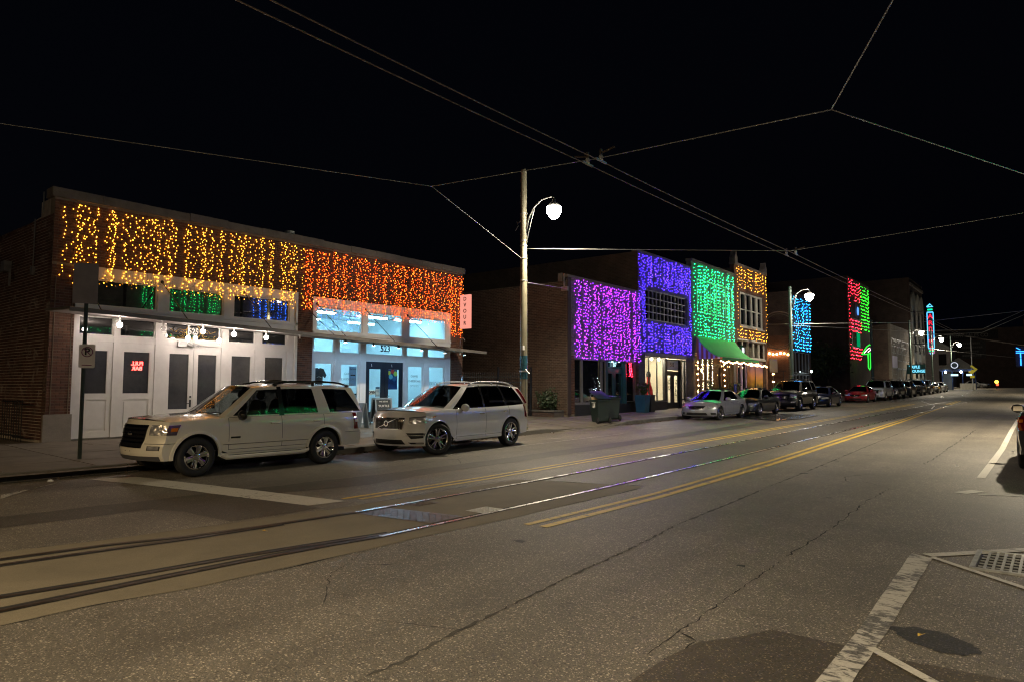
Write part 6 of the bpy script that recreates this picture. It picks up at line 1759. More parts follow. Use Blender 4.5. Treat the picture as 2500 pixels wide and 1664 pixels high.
J1 = (-10.37, 10.2, 6.0); J2 = (-2.35, 10.2, 5.62)
wire('span_wire', 'steel span wire across the street over the nearest trolley hangers', [J1, (-6.3, 10.3, 5.77), J2], 0.009, WIRE_ST, 0.0)
wire('span_wire', 'steel wire from the left joint out of the left edge', [J1, (-16.2, 4.0, 6.89), (-20.5, 0.0, 7.55)], 0.009, WIRE_ST)
wire('span_wire', 'steel wire from the left joint down to the lamp pole', [J1, (-14.64, 18.88, 6.23)], 0.009, WIRE_ST)
wire('span_wire', 'steel wire from the right joint up out of the top edge', [J2, (-1.234, 8.19, 5.9), (0.6, 4.9, 6.36)], 0.009, WIRE_ST)
wire('span_wire', 'steel wire from the right joint out of the right edge', [J2, (-0.34, 16.0, 5.74), (2.4, 24.0, 5.9)], 0.009, WIRE_ST)
wire('span_wire', 'steel span wire from the lamp pole over the second hangers', [(-14.5, 19.0, 6.58), (-6.35, 21.9, 5.95)], 0.011, WIRE_ST)
wire('span_wire', 'steel span wire from the second hangers to the right edge', [(-6.35, 21.9, 5.95), (-0.5, 22.0, 6.24), (2.4, 27, 7.2)], 0.009, WIRE_ST)
wire('span_wire', 'short steel wire from the lamp pole to the corner of 517', [(-14.5, 19.05, 5.38), (-17.6, 26.12, 6.25)], 0.009, WIRE_ST)
wire('span_wire', 'steel wire from the second pole across toward the right', [(-14.5, 50.0, 6.2), (-7, 51.0, 5.95), (2.3, 62, 7.6)], 0.018, WIRE_ST)
wire('span_wire', 'lower twin wire from the second pole to the right', [(-14.5, 50.1, 6.1), (-10, 60, 6.2), (-6, 77, 6.5)], 0.018, WIRE_ST)
wire('span_wire', 'steel wire from the second pole back to the amber building', [(-14.6, 50.0, 6.2), (-17.5, 53.5, 6.6)], 0.014, WIRE_ST)
wire('span_wire', 'wire above the tram shelter toward the right edge', [(-14.6, 100, 9.0), (-7, 101, 8.9), (1.2, 108, 13.6)], 0.028, WIRE_ST)
wire('span_wire', 'second wire above the tram shelter toward the right edge', [(-14.6, 100, 8.4), (-7, 101, 8.5), (1.2, 108, 12.9)], 0.028, WIRE_ST)
wire('span_wire', 'low wire running over the shelter roof', [(-14.6, 119, 7.6), (-5, 125, 6.3), (2, 140, 6.0)], 0.03, WIRE_ST)
for k, y in enumerate((10.3, 21.9)):
    for x, s in ((-6.2, 1), (-6.48, -1)):
        zz = 5.7 + gz(y)
        t = thing('wire_hanger', (x, y, zz), 'insulated trolley wire hanger on the %s span wire, %s wire' % ('near' if k == 0 else 'second', 'upper' if s > 0 else 'lower'), 'wire hanger', 'trolley wire hangers')
        b = MB(); b.lathe([(0.0, 0.12), (0.03, 0.11), (0.042, 0.08), (0.03, 0.05), (0.04, 0.03), (0.02, 0.01)], (x, y, zz), n=10); b.build('insulator', PORCELAIN, t, smooth=True)
        b = MB(); b.bar((x, y - 0.17, zz + 0.005), (x, y + 0.17, zz + 0.005), 0.03, 0.035); b.build('clamp', GALV, t)
        b = MB(); b.bar((x - 0.03, y, zz + 0.14), (x + s * 0.28, y, zz + 0.20), 0.025); b.bar((x, y, zz + 0.1), (x, y, zz + 0.22), 0.04); b.build('bracket', mat('rusty_iron', (0.12, 0.09, 0.07), 0.6, 0.5, var=0.3, vs=14), t)

# ------------------------------------------------------------------ wheelie bins
BIN = mat('bin_plastic', (0.008, 0.018, 0.014), 0.45, var=0.15)
def wheelie(x, y, rz, lab, lid_angle, full):
    zb = swz(x, y)
    t = thing('wheelie_bin', (0, 0, 0), lab, 'bin', 'wheelie bins on the kerb')
    b = MB()
    def ring(w, d, z, oy=0): return [(-w, -d + oy, z), (w, -d + oy, z), (w, d + oy, z), (-w, d + oy, z)]
    secs = [ring(0.22, 0.24, 0.06), ring(0.24, 0.27, 0.12), ring(0.29, 0.33, 0.88, -0.02), ring(0.31, 0.36, 0.90, -0.02), ring(0.31, 0.36, 0.97, -0.02), ring(0.285, 0.33, 0.97, -0.02), ring(0.27, 0.31, 0.5, -0.02)]
    vs = [p for s in secs for p in s]; fs = [(0, 3, 2, 1)]
    for k in range(len(secs) - 1):
        for i in range(4): fs.append((k*4+i, k*4+(i+1)%4, (k+1)*4+(i+1)%4, (k+1)*4+i))
    fs.append((24, 25, 26, 27))
    b.add(vs, fs); b.build('body', BIN, t)
    b = MB()
    for s in (-1, 1): b.bar((s * 0.12, -0.30, 0.2), (s * 0.14, -0.352, 0.86), 0.03, 0.02)
    b.bar((-0.27, -0.345, 0.72), (0.27, -0.345, 0.72), 0.03, 0.03); b.build('rib', BIN, t)
    la = R(lid_angle); rot = Matrix.Rotation(la, 3, 'X')
    piv = Vector((0, 0.35, 0.985))
    rows = []
    for i in range(7):
        yy = -0.74 * i / 6
        rows.append([piv + rot @ Vector((xx, yy, 0.03 + 0.05 * (1 - (xx / 0.33) ** 2) * math.sin(math.pi * i / 6 * 0.9))) for xx in (-0.33, -0.2, 0, 0.2, 0.33)])
    b = MB(); b.grid(rows, 0); b.grid([[p - rot @ Vector((0, 0, 0.025)) for p in r_] for r_ in rows], 0, flip=True)
    b.build('lid', BIN, t, smooth=True, angle=50)
    b = MB(); b.cyl((-0.27, 0.41, 0.95), (0.27, 0.41, 0.95), 0.018, n=8); b.build('handle', BIN, t)
    for s in (-1, 1):
        b = MB(); b.lathe([(0.0, -0.03), (0.06, -0.03), (0.065, -0.02), (0.10, -0.025), (0.125, -0.012), (0.125, 0.012), (0.10, 0.025), (0.065, 0.02), (0.06, 0.03), (0.0, 0.03)], (s * 0.29, 0.28, 0.125), 'X', 18); b.build('wheel', RUBBER, t, smooth=True, angle=40)
    # city mark on the side
    b = MB(); P = rrect(0, 0.72, 0.16, 0.16, 0.03)
    b.tube([(0.292, p[0], p[1]) for p in P] + [(0.292, P[0][0], P[0][1])], 0.010, 4); b.tube([(0.292, 0.05 * math.cos(R(a)), 0.72 + 0.05 * math.sin(R(a))) for a in range(0, 361, 30)], 0.008, 4); b.build('mark', LETW, t)
    text('lettering', 'City of Memphis', 0.05, LETW, (0.30, 0, 0.85), FACE_X, t, 0.002)
    if full:
        CARD = mat('cardboard', (0.38, 0.25, 0.13), 0.8, var=0.15)
        for i, (c, s, a) in enumerate((((0.1, -0.08, 1.02), (0.34, 0.3, 0.22), (10, 12, 30)), ((-0.12, 0.1, 0.99), (0.25, 0.3, 0.2), (-12, 6, 10)))):
            b = MB(); b.obox(c, s, Euler([R(q) for q in a]).to_matrix()); b.build('cardboard_box', CARD, t)
        b = MB(); b.ball((-0.1, -0.15, 0.97), 0.17, 10, 7, 0, (1, 1, 0.7)); b.build('rubbish_bag', mat('grey_bag', (0.12, 0.12, 0.12), 0.4), t, smooth=True)
    t.location = (x, y, zb); t.rotation_euler = (0, 0, rz)
    return t
wheelie(-14.85, 24.45, R(-118), 'green wheelie bin with its lid half open over cardboard', -24, True)
wheelie(-14.95, 25.45, R(-118), 'green wheelie bin with closed lid behind the overfilled one', 0, False)

# planter, bush, ledge, iron fence in the alley
zb = swz(-17.0, 32.2)
t = shrub('planter', 'tall teal square planter with a grassy shrub left of the dress shop', 'planter', (-17.0, 32.25, zb + 0.8), 0.42, 0.75, 420, LEAF, 0.12, 50)
b = MB(); b.add([(-17.24, 32.0, zb), (-16.76, 32.0, zb), (-16.76, 32.48, zb), (-17.24, 32.48, zb), (-17.3, 31.94, zb + .85), (-16.7, 31.94, zb + .85), (-16.7, 32.54, zb + .85), (-17.3, 32.54, zb + .85)], [(0,3,2,1),(4,5,6,7),(0,1,5,4),(1,2,6,5),(2,3,7,6),(3,0,4,7)]); b.build('box', mat('teal_planter', (0.02, 0.10, 0.16), 0.5, var=0.2), t)
b = MB(); b.box(-17.3, -16.7, 31.94, 32.54, zb + .85, zb + .9); b.build('rim', mat('teal_planter', (0.02, 0.10, 0.16), 0.5), t)
t = thing('bollard_planter', (-17.05, 33.1, swz(-17, 33.1)), 'dark square planter box against the brick pier of 515', 'planter')
b = MB(); zb = swz(-17, 33.1); b.box(-17.35, -16.85, 32.85, 33.35, zb, zb + 0.85); b.build('box', DKBULK, t); b = MB(); b.box(-17.37, -16.83, 32.83, 33.37, zb + 0.85, zb + 0.9); b.build('rim', TRIM, t)
shrub('bush', 'dark rounded bush at the foot of the alley wall', 'bush', (-18.35, 25.6, 0.55), 0.6, 1.15, 1500, LEAF_D, 0.10, 60)
t = thing('low_wall', (-19.2, 25.5, 0.35), 'low brick ledge in front of the alley wall', 'wall')
m = MB(); m.box(-20.6, -17.75, 25.25, 26.05, 0.2, 0.62); m.build('core', MORTAR_D, t)
brickwork(t, 'Y', 25.25, -20.6, -17.75, 0.36, 0.58, BR_ALLEY, 40, 12, focus=(-19, 0.5, 1))
m = MB(); m.box(-20.65, -17.72, 25.2, 26.05, 0.62, 0.68); m.build('cap', KERB, t)
t = thing('iron_fence', (-19.8, 24.4, 0.4), 'black iron picket fence closing the alley beside 523', 'fence')
A_, B_ = Vector((-21.2, 22.6, 0.38)), Vector((-19.0, 25.2, 0.40))
n = 40
for i in range(n):
    p = A_.lerp(B_, i / (n - 1)); b = MB(); b.cyl(p, p + Vector((0, 0, 1.95)), 0.012, n=6); b.cyl(p + Vector((0, 0, 1.95)), p + Vector((0, 0, 2.03)), 0.018, 0.002, n=6); b.build('picket', BLACKM, t)
for z in (0.25, 1.55, 1.8):
    b = MB(); b.bar(A_ + Vector((0, 0, z)), B_ + Vector((0, 0, z)), 0.035); b.build('rail', BLACKM, t)
for s in (0, 0.55, 1):
    p = A_.lerp(B_, s); b = MB(); b.box(p.x - .04, p.x + .04, p.y - .04, p.y + .04, p.z, p.z + 2.25); b.build('post', BLACKM, t)
# sign post farther on
t = thing('sign_post', (-14.75, 46.3, swz(-14.75, 46.3)), 'pale rectangular sign on a post beyond the black SUV', 'sign post')
b = MB(); zb = swz(-14.75, 46.3); b.cyl((-14.75, 46.3, zb), (-14.75, 46.3, 3.6), 0.035, n=8); b.build('post', POLE, t)
b = MB(); b.box(-14.95, -14.45, 46.24, 46.26, 2.75, 3.65); b.build('plate', mat('tan_sign', (0.5, 0.42, 0.3), 0.5), t)
t = thing('beacon_lamp', (-8.0, 140, gz(140)), 'small amber and red beacon by the far parked car', 'beacon')
b = MB(); b.cyl((-8, 140, gz(140)), (-8, 140, gz(140) + 0.7), 0.08, n=8); b.build('post', BLACKM, t)
b = MB(); b.ball((-8, 140, gz(140) + 1.2), 0.28, 8, 6); b.build('amber_lens', glow('amber_beacon', (1.0, 0.6, 0.05), 4.0), t); b = MB(); b.ball((-7.9, 139.9, gz(140) + 0.75), 0.2, 8, 6); b.build('red_lens', glow('red_beacon', (1.0, 0.06, 0.02), 4.0), t)

# ------------------------------------------------------------------ buildings across the street (they show in glass and paint)
for i, (a, b_, h, lab) in enumerate(((2, 18.8, 9.0, 'brick building across the street with short green and purple lights'), (19.0, 27.0, 10.5, 'two-storey building across the street with green string lights'), (27.2, 40, 10.5, 'two-storey building across the street with blue string lights'))):
    t = thing('brick_building', (6.3, (a + b_) / 2, 0.3), lab, 'building')
    m = MB(); m.box(6.2, 16, a, b_, 0.1, h); m.build('wall', BT_GREYX, t)
    k = 0
    while a + 1 + k * 3.2 + 2.2 < b_:
        q = a + 1 + k * 3.2
        m = MB(); m.box(6.13, 6.19, q, q + 2.2, 0.9, 3.4); m.build('window', DARKPANE, t)
        k += 1
curtain('light_curtain', 'green string light curtain on the building across the street', 'string lights', 6.05, 19.8, 26.2, 9.8, 5.2, [L_GREEN], 30, 0.2, 0.016, 20, 0.7, 0.2)
curtain('light_curtain', 'blue string light curtain on the building across the street', 'string lights', 6.05, 28.0, 39.0, 9.8, 5.0, [L_BLUE], 40, 0.2, 0.032, 21, 0.7, 0.2)
curtain('light_curtain', 'short green string lights on the nearest building across the street', 'string lights', 6.05, 15.4, 18.5, 6.6, 5.2, [L_GREEN], 12, 0.15, 0.011, 22, 0.7, 0.3)
curtain('light_curtain', 'purple string lights low on the building across the street', 'string lights', 6.05, 6.0, 18.5, 5.1, 4.2, [L_PURPLE], 44, 0.15, 0.012, 23, 0.7, 0.2)
# ------------------------------------------------------------------ vehicles
def tab(T, x):
    """smooth interpolation through a table of (x, value)"""
    if x <= T[0][0]: return T[0][1]
    if x >= T[-1][0]: return T[-1][1]
    for i in range(len(T) - 1):
        if T[i][0] <= x <= T[i + 1][0]:
            x0, y0 = T[i]; x1, y1 = T[i + 1]
            s = (x - x0) / (x1 - x0)
            m0 = (y1 - T[i - 1][1]) / (x1 - T[i - 1][0]) if i > 0 else (y1 - y0) / (x1 - x0)
            m1 = (T[i + 2][1] - y0) / (T[i + 2][0] - x0) if i + 2 < len(T) else (y1 - y0) / (x1 - x0)
            h = x1 - x0
            return (2*s**3 - 3*s**2 + 1)*y0 + (s**3 - 2*s**2 + s)*h*m0 + (-2*s**3 + 3*s**2)*y1 + (s**3 - s**2)*h*m1

def wheel_proto(name, rad, wid, rim_r, style, rim_m, hub_m=None):
    """axis along X, outer face towards +X; returns builder(parent, centre, side, steer)"""
    def build(parent, c, side, steer=0.0):
        w = MB()
        h = wid / 2
        tyre = [(rim_r - 0.01, h * 0.62), (rim_r + 0.012, h * 0.86), (rim_r + (rad - rim_r) * 0.45, h), (rad - 0.03, h * 0.93), (rad - 0.008, h * 0.78), (rad, h * 0.5), (rad - 0.006, h * 0.28), (rad, h * 0.25), (rad, 0.012), (rad - 0.006, 0.0), (rad, -0.012), (rad, -h * 0.25), (rad - 0.006, -h * 0.28), (rad, -h * 0.5), (rad - 0.008, -h * 0.78), (rad - 0.03, -h * 0.93), (rim_r + (rad - rim_r) * 0.45, -h), (rim_r, -h * 0.8)]
        w.lathe(tyre, (0, 0, 0), 'X', 40)
        rim = MB()
        rim.lathe([(rim_r + 0.008, h * 0.84), (rim_r - 0.008, h * 0.9), (rim_r - 0.03, h * 0.74), (rim_r - 0.045, h * 0.1), (rim_r - 0.05, -h * 0.7)], (0, 0, 0), 'X', 40, 0)
        disc = MB(); disc.cyl((h * 0.02, 0, 0), (h * 0.0 - 0.02, 0, 0), rim_r * 0.72, n=28, mi=0); disc.cyl((-h * 0.3, 0, 0), (-h * 0.5, 0, 0), rim_r * 0.96, n=28, mi=0)
        n, kind = style
        sp = MB()
        r1 = rim_r - 0.02
        def spoke(a, w0, w1, x0, x1, mi=0, d=0.02):
            ca, sa = math.cos(a), math.sin(a)
            q = lambda rr, t, xx: (xx, rr * ca - t * sa, rr * sa + t * ca)
            r0 = 0.05
            mid = (r0 + r1) * 0.55
            P = []
            for rr, ww, xx in ((r0, w0, x0), (mid, (w0 + w1) / 2, x0 + 0.004), (r1, w1, x1)):
                P.append([q(rr, -ww, xx - d), q(rr, -ww * 0.8, xx), q(rr, 0, xx + 0.006), q(rr, ww * 0.8, xx), q(rr, ww, xx - d)])
            sp.grid(P, mi, flip=False)
        for i in range(n):
            a = 2 * math.pi * i / n + 0.3
            if kind == 'double':
                spoke(a - 0.17, 0.026, 0.018, h * 0.62, h * 0.74); spoke(a + 0.17, 0.026, 0.018, h * 0.62, h * 0.74)
            elif kind == 'wide':
                spoke(a, 0.045, 0.075, h * 0.66, h * 0.74)
            elif kind == 'bladed':
                spoke(a - 0.2, 0.03, 0.013, h * 0.6, h * 0.75); spoke(a + 0.2, 0.03, 0.013, h * 0.6, h * 0.75)
                spoke(a, 0.03, 0.02, h * 0.5, h * 0.52, 1)
            else:
                spoke(a, 0.032, 0.024, h * 0.6, h * 0.74)
        sp.lathe([(0.0, h * 0.76), (0.05, h * 0.75), (0.075, h * 0.68), (0.085, h * 0.4)], (0, 0, 0), 'X', 18, 0)
        for i in range(5):
            a = 2 * math.pi * i / 5; sp.cyl((h * 0.66, 0.06 * math.cos(a), 0.06 * math.sin(a)), (h * 0.72, 0.06 * math.cos(a), 0.06 * math.sin(a)), 0.01, n=6, mi=1)
        M = Matrix.Translation(c) @ Matrix.Rotation(steer, 4, 'Z') @ (Matrix.Rotation(math.pi, 4, 'Z') if side < 0 else Matrix.Identity(4))
        def tr(mb_): mb_.v = [tuple(M @ Vector(p)) for p in mb_.v]; return mb_
        ty = tr(w).build('wheel', RUBBER, parent, smooth=True, angle=40)
        tr(rim).build('rim', rim_m, ty, smooth=True, angle=50)
        tr(sp).build('spokes', [rim_m, hub_m or ALLOY_D], ty, smooth=True, angle=35)
        tr(disc).build('brake_disc', CHROME_D if kind != 'wide' else TRIM, ty)
        return ty
    return build

class Car:
    def __init__(s, name, P, paint_m, label, cat='car', group='cars parked along the left kerb', detail=2):
        s.P = P; s.paint = paint_m; s.d = detail
        s.WB = P['WB']; s.yF = -P['foh']; s.yR = P['WB'] + P['roh']
        s.hw = P['W'] / 2
        s.root = thing(name, (0, 0, 0), label, cat, group)
        s.rw = P['rad']; s.ra = P['rad'] + P.get('archgap', 0.055)
        s.bowF = P.get('bowF', 0.30); s.bowR = P.get('bowR', 0.2)
        s.cols()
        s.body(); s.greenhouse(); s.cabin(); s.wheels()
    # --- lower body skin
    def zs(s, y): return tab(s.P['zs'], y)
    def bumpF(s, z): return tab(s.P['bumpF'], z)
    def bumpR(s, z): return tab(s.P['bumpR'], z)
    def W(s, y, z):
        P = s.P; w = s.hw
        ct = P.get('ctF', 0.95); d = s.yF + ct - y
        if d > 0: w *= 1 - P.get('taperF', 0.13) * (d / ct) ** 2.0
        ct = P.get('ctR', 0.9); d = y - (s.yR - ct)
        if d > 0: w *= 1 - P.get('taperR', 0.10) * (d / ct) ** 2.0
        return w - tab(P['sect'], z)
    def ycF(s, z): return s.yF + s.bumpF(z) + s.bowF
    def ycR(s, z): return s.yR - s.bumpR(z) - s.bowR
    def ymap(s, Y, z, xf=1.0):
        """nominal station -> real y: ends follow the bumper profile"""
        f = s.yF + s.bumpF(z) + s.bowF * abs(xf) ** 2.4; r_ = s.yR - s.bumpR(z) - s.bowR * abs(xf) ** 2.4
        a, b = s.ya, s.yb
        if Y < a: return f + (Y - s.y0) * (a - f) / (a - s.y0)
        if Y > b: return b + (Y - b) * (r_ - b) / (s.y1 - b)
        return Y
    def cols(s):
        s.y0 = s.yF + s.bowF; s.y1 = s.yR - s.bowR
        s.ya = -s.ra - 0.04; s.yb = s.WB + s.ra + 0.04
        if s.ya < s.y0 + 0.05: s.ya = s.y0 + 0.05
        C = [s.y0, (s.y0 + s.ya) / 2, s.ya]
        for yc in (0.0, s.WB):
            for i in range(0, 15):
                C.append(yc - s.ra * math.cos(math.pi * i / 14))
        C += [s.yb, (s.yb + s.y1) / 2, s.y1]
        C += s.P['doors']
        y = s.ra + 0.2
        while y < s.WB - s.ra - 0.1: C.append(y); y += 0.24
        C = sorted(C); o = [C[0]]
        for c in C[1:]:
            if c - o[-1] > 0.012: o.append(c)
            elif c in s.P['doors']: o[-1] = c
        s.Y = o
    def zlow(s, y):
        z = tab(s.P['rock'], y)
        for yc in (0.0, s.WB):
            d = abs(y - yc)
            if d < s.ra: z = max(z, s.rw + math.sqrt(max(0, s.ra ** 2 - d * d)) - 0.0)
        return z
    def side(s, Y, v, sg):
        zl = s.zlow(Y); zt = s.zs(s.ymap(Y, s.zs(Y)))
        z = zl + v * (zt - zl)
        y = s.ymap(Y, z)
        return Vector((sg * s.W(y, z), y, z))
    def crown(s, y): return tab(s.P['crown'], y)
    def fascia(s, a, z, front=True):
        """a in [-1, 1] across the nose (or tail); |a| > 1 runs on along the flank in metres"""
        sg = 1 if a >= 0 else -1
        if abs(a) <= 1:
            if front:
                yc = s.ycF(z); y = s.yF + s.bumpF(z) + s.bowF * abs(a) ** 2.4
            else:
                yc = s.ycR(z); y = s.yR - s.bumpR(z) - s.bowR * abs(a) ** 2.4
            return Vector((a * s.W(yc, min(z, s.zs(yc))), y, z))
        y = (s.ycF(z) + abs(a) - 1) if front else (s.ycR(z) - (abs(a) - 1))
        return Vector((sg * s.W(y, z), y, z))
    def flank(s, y, z, sg=1): return Vector((sg * s.W(y, z), y, z))
    def normal(s, fn, a, z):
        e = 0.01
        n = (fn(a + e, z) - fn(a - e, z)).cross(fn(a, z + e) - fn(a, z - e))
        if n.length < 1e-9: return Vector((0, -1, 0))
        n.normalize()
        p = fn(a, z); c = Vector((0, s.WB / 2, 0.6))
        if n.dot(p - c) < 0: n = -n
        return n
    def patch(s, fn, q, n, m, off, name, mat_, parent=None, skirt=0.02, smooth=True):
        """quad patch on the skin. q = 4 corners (a,z): bottom-left, bottom-right, top-right, top-left"""
        rows = []; low = []
        for i in range(n + 1):
            u = i / n; A = []; B = []
            for j in range(m + 1):
                v = j / m
                a = (1-u)*(1-v)*q[0][0] + u*(1-v)*q[1][0] + u*v*q[2][0] + (1-u)*v*q[3][0]
                z = (1-u)*(1-v)*q[0][1] + u*(1-v)*q[1][1] + u*v*q[2][1] + (1-u)*v*q[3][1]
                p = fn(a, z); nn = s.normal(fn, a, z)
                A.append(p + nn * off); B.append(p + nn * (off - skirt))
            rows.append(A); low.append(B)
        b = MB(); b.grid(rows)
        for L_ in ([(rows[i][0], low[i][0]) for i in range(n + 1)], [(rows[i][m], low[i][m]) for i in range(n + 1)], [(rows[0][j], low[0][j]) for j in range(m + 1)], [(rows[n][j], low[n][j]) for j in range(m + 1)]):
            b.grid([list(t) for t in L_])
        return b.build(name, mat_, parent or s.root, smooth=smooth, angle=35, weld=True)
    def ribbon(s, fn, pts, w, off, name, mat_, parent=None):
        b = MB(); L_ = []
        for i, (a, z) in enumerate(pts):
            p = fn(a, z); nn = s.normal(fn, a, z)
            p0 = fn(*pts[max(i - 1, 0)]); p1 = fn(*pts[min(i + 1, len(pts) - 1)])
            t = (p1 - p0).normalized(); x = t.cross(nn).normalized() * w / 2
            L_.append([p + nn * off - x, p + nn * (off + 0.0015), p + nn * off + x])
        b.grid(L_); return b.build(name, mat_, parent or s.root, smooth=True)
    def body(s):
        P = s.P; nv = 12
        d0 = P['doors']
        zr = lambda y: tab(P['rock'], y)
        vv = [0, .05, .12, .2, .3, .4, .5, .6, .7, .8, .88, .95, 1.0]
        main = MB(); doors = {}
        G = {}
        for sg in (1, -1):
            g = [[s.side(Y, v, sg) for v in vv] for Y in s.Y]
            G[sg] = g
            for i in range(len(s.Y) - 1):
                ym = (s.Y[i] + s.Y[i + 1]) / 2
                k = None
                for j in range(len(d0) - 1):
                    if d0[j] < ym < d0[j + 1]: k = (sg, j)
                t = doors.setdefault(k, MB()) if k else main
                t.grid([g[i], g[i + 1]], 0, flip=(sg > 0))
            # arch lips turn inwards
            for i in range(len(s.Y) - 1):
                a, b = g[i][0], g[i + 1][0]
                inn = Vector((-sg * 0.26, 0, 0))
                main.add([a, b, b + inn, a + inn], [(0, 1, 2, 3)], 1)
        nA = 14; A = [-1 + 2 * i / nA for i in range(nA + 1)]
        for front in (True, False):
            rows = []
            Yc = s.Y[0] if front else s.Y[-1]
            zl = s.zlow(Yc); zt0 = s.zs(s.ymap(Yc, s.zs(Yc)))
            for v in vv:
                rows.append([])
                for a in A:
                    ztop = zt0 + s.crown(s.yF if front else s.yR) * (1 - abs(a) ** 2.2)
                    z = zl + v * (ztop - zl)
                    p = s.fascia(a, z, front)
                    if abs(a) == 1: p = G[1 if a > 0 else -1][0 if front else -1][vv.index(v)]
                    rows[-1].append(p)
            main.grid(rows, 0, flip=not front)
            # floor under the bumper
            main.add([r_ for r_ in rows[0]] + [r_ + Vector((0, 0.35 if front else -0.35, 0.02)) for r_ in rows[0]][::-1], [tuple(range(2 * len(A)))], 1)
        bo = main.build('body', [s.paint, TRIM], s.root, smooth=True, angle=38, weld=True)
        s.bodyo = bo
        # top deck: bonnet, cabin sill, boot lid
        XF = [-1, -.96, -.88, -.7, -.45, -.2, 0, .2, .45, .7, .88, .96, 1]
        cow, bk = P['cowl'], P['deck']
        parts = {'hood': MB(), 'cabin_floor': MB(), 'trunk_lid': MB()}
        for i in range(len(s.Y) - 1):
            ym = (s.Y[i] + s.Y[i + 1]) / 2
            nm = 'hood' if ym < cow else ('trunk_lid' if ym > bk else 'cabin_floor')
            rr = []
            for Y in (s.Y[i], s.Y[i + 1]):
                row = []
                for xf in XF:
                    ze = s.zs(s.ymap(Y, s.zs(Y)))
                    if abs(xf) == 1: p = G[1 if xf > 0 else -1][s.Y.index(Y)][-1]
                    else:
                        y = s.ymap(Y, ze, xf); w = s.W(s.ymap(Y, ze), ze)
                        z = ze + s.crown(y) * (1 - abs(xf) ** 2.2)
                        p = Vector((xf * w, y, z))
                        for (c0, c1, hh, y0_, y1_) in P.get('hood_ribs', ()):
                            if y0_ < y < y1_: p.z += hh * max(0, 1 - abs(abs(xf) - c0) / c1)
                    row.append(p)
                rr.append(row)
            parts[nm].grid(rr, 0, flip=True)
        for nm, mb_ in parts.items():
            if mb_.v: mb_.build(nm, CABIN if nm == 'cabin_floor' else s.paint, s.root, smooth=True, angle=38, weld=True)
        # doors and their shut lines
        s.doors = {}
        for k, mb_ in doors.items():
            s.doors[k] = mb_.build('door', s.paint, s.root, smooth=True, angle=38, weld=True)
        for sg in (1, -1):
            fl = lambda y, z: s.flank(y, z, sg)
            for y in d0:
                z0 = s.zlow(y) + (0.06 if abs(y) > 0 else 0); z1 = s.zs(y) - 0.002
                s.ribbon(fl, [(y, z0 + (z1 - z0) * i / 10) for i in range(11)], 0.009, 0.002, 'shut_line', GAP)
            y0_, y1_ = d0[0], d0[-1]
            zz = P.get('door_low', 0.42)
            s.ribbon(fl, [(y0_ + (y1_ - y0_) * i / 14, zz) for i in range(15)], 0.008, 0.002, 'shut_line', GAP)
            for (yh, zh) in P['handles']:
                p = fl(yh, zh); b = MB()
                for dy in (-0.075, 0.075): b.bar(p + Vector((-sg * 0.01, dy, 0)), p + Vector((sg * 0.035, dy, 0)), 0.022)
                b.tube([p + Vector((sg * (0.030 + 0.012 * math.sin(math.pi * i / 8)), -0.1 + 0.2 * i / 8, 0)) for i in range(9)], 0.013, 8)
                k = [q for q in s.doors if q[0] == sg and d0[q[1]] < yh < d0[q[1] + 1]]
                b.build('handle', P.get('handle_m', s.paint), s.doors[k[0]] if k else s.root, smooth=True)
        # sill / underside
        b = MB(); b.box(-s.hw + 0.3, s.hw - 0.3, s.yF + 0.5, s.yR - 0.4, 0.24, 0.32); b.build('underbody', TRIM, s.root)
        for yc in (0, s.WB):
            boxes('wheel_house', [(sg * (s.hw - 0.32), sg * (s.hw - 0.28), yc - s.ra - .04, yc + s.ra + .04, 0.25, s.rw + s.ra + 0.05) for sg in (1, -1)], TRIM, s.root)
    # --- cabin: pillars and panes on a ring between belt line and roof
    def gh(s, k, t, sg):
        """k: fractional knot index along the side, t: 0 belt .. 1 roof"""
        K = s.P['knots']; i = min(int(k), len(K) - 2); f = k - i
        yb = K[i][0] + (K[i + 1][0] - K[i][0]) * f; yt = K[i][1] + (K[i + 1][1] - K[i][1]) * f
        return s.ghy(yb, yt, t, sg)
    def ghy(s, yb, yt, t, sg):
        P = s.P
        zb = s.zs(yb) - 0.004; wb = s.W(yb, s.zs(yb)) - P.get('inset', 0.045)
        zt = tab(P['roof'], yt); wt = tab(P['roofw'], yt)
        x = wb + (wt - wb) * t + P.get('bulge', 0.025) * 4 * t * (1 - t)
        return Vector((sg * x, yb + (yt - yb) * t, zb + (zt - zb) * t))
    def pane_grid(s, k0, k1, t0, t1, sg, n=6, m=6, off=0.0):
        rows = []
        for i in range(n + 1):
            k = k0 + (k1 - k0) * i / n
            rows.append([s.gh(k, t0 + (t1 - t0) * j / m, sg) + Vector((sg * off, 0, 0)) for j in range(m + 1)])
        return rows
    def greenhouse(s):
        P = s.P; K = P['knots']
        gm = P.get('glass', CARGLASS); gd = P.get('glass_rear', CARGLASS_D)
        pil = MB()
        for sg in (1, -1):
            for i, kind in enumerate(P['panels']):
                if kind[0] == 'w':
                    t0, t1 = P.get('wt', (0.07, 0.93))
                    b = MB(); b.grid(s.pane_grid(i, i + 1, t0, t1, sg, 8, 6, -0.004), flip=sg < 0)
                    b.build('side_window', gd if kind.endswith('d') else gm, s.root, smooth=True)
                    for (a, c) in ((0, t0), (t1, 1)):
                        pil.grid(s.pane_grid(i, i + 1, a, c, sg, 8, 2), flip=sg < 0)
                else:
                    tgt = MB() if kind == 'b' else pil
                    tgt.grid(s.pane_grid(i, i + 1, 0, 1, sg, 3, 8), flip=sg < 0)
                    if kind == 'b': tgt.build('pillar_trim', TRIM_S, s.root, smooth=True)
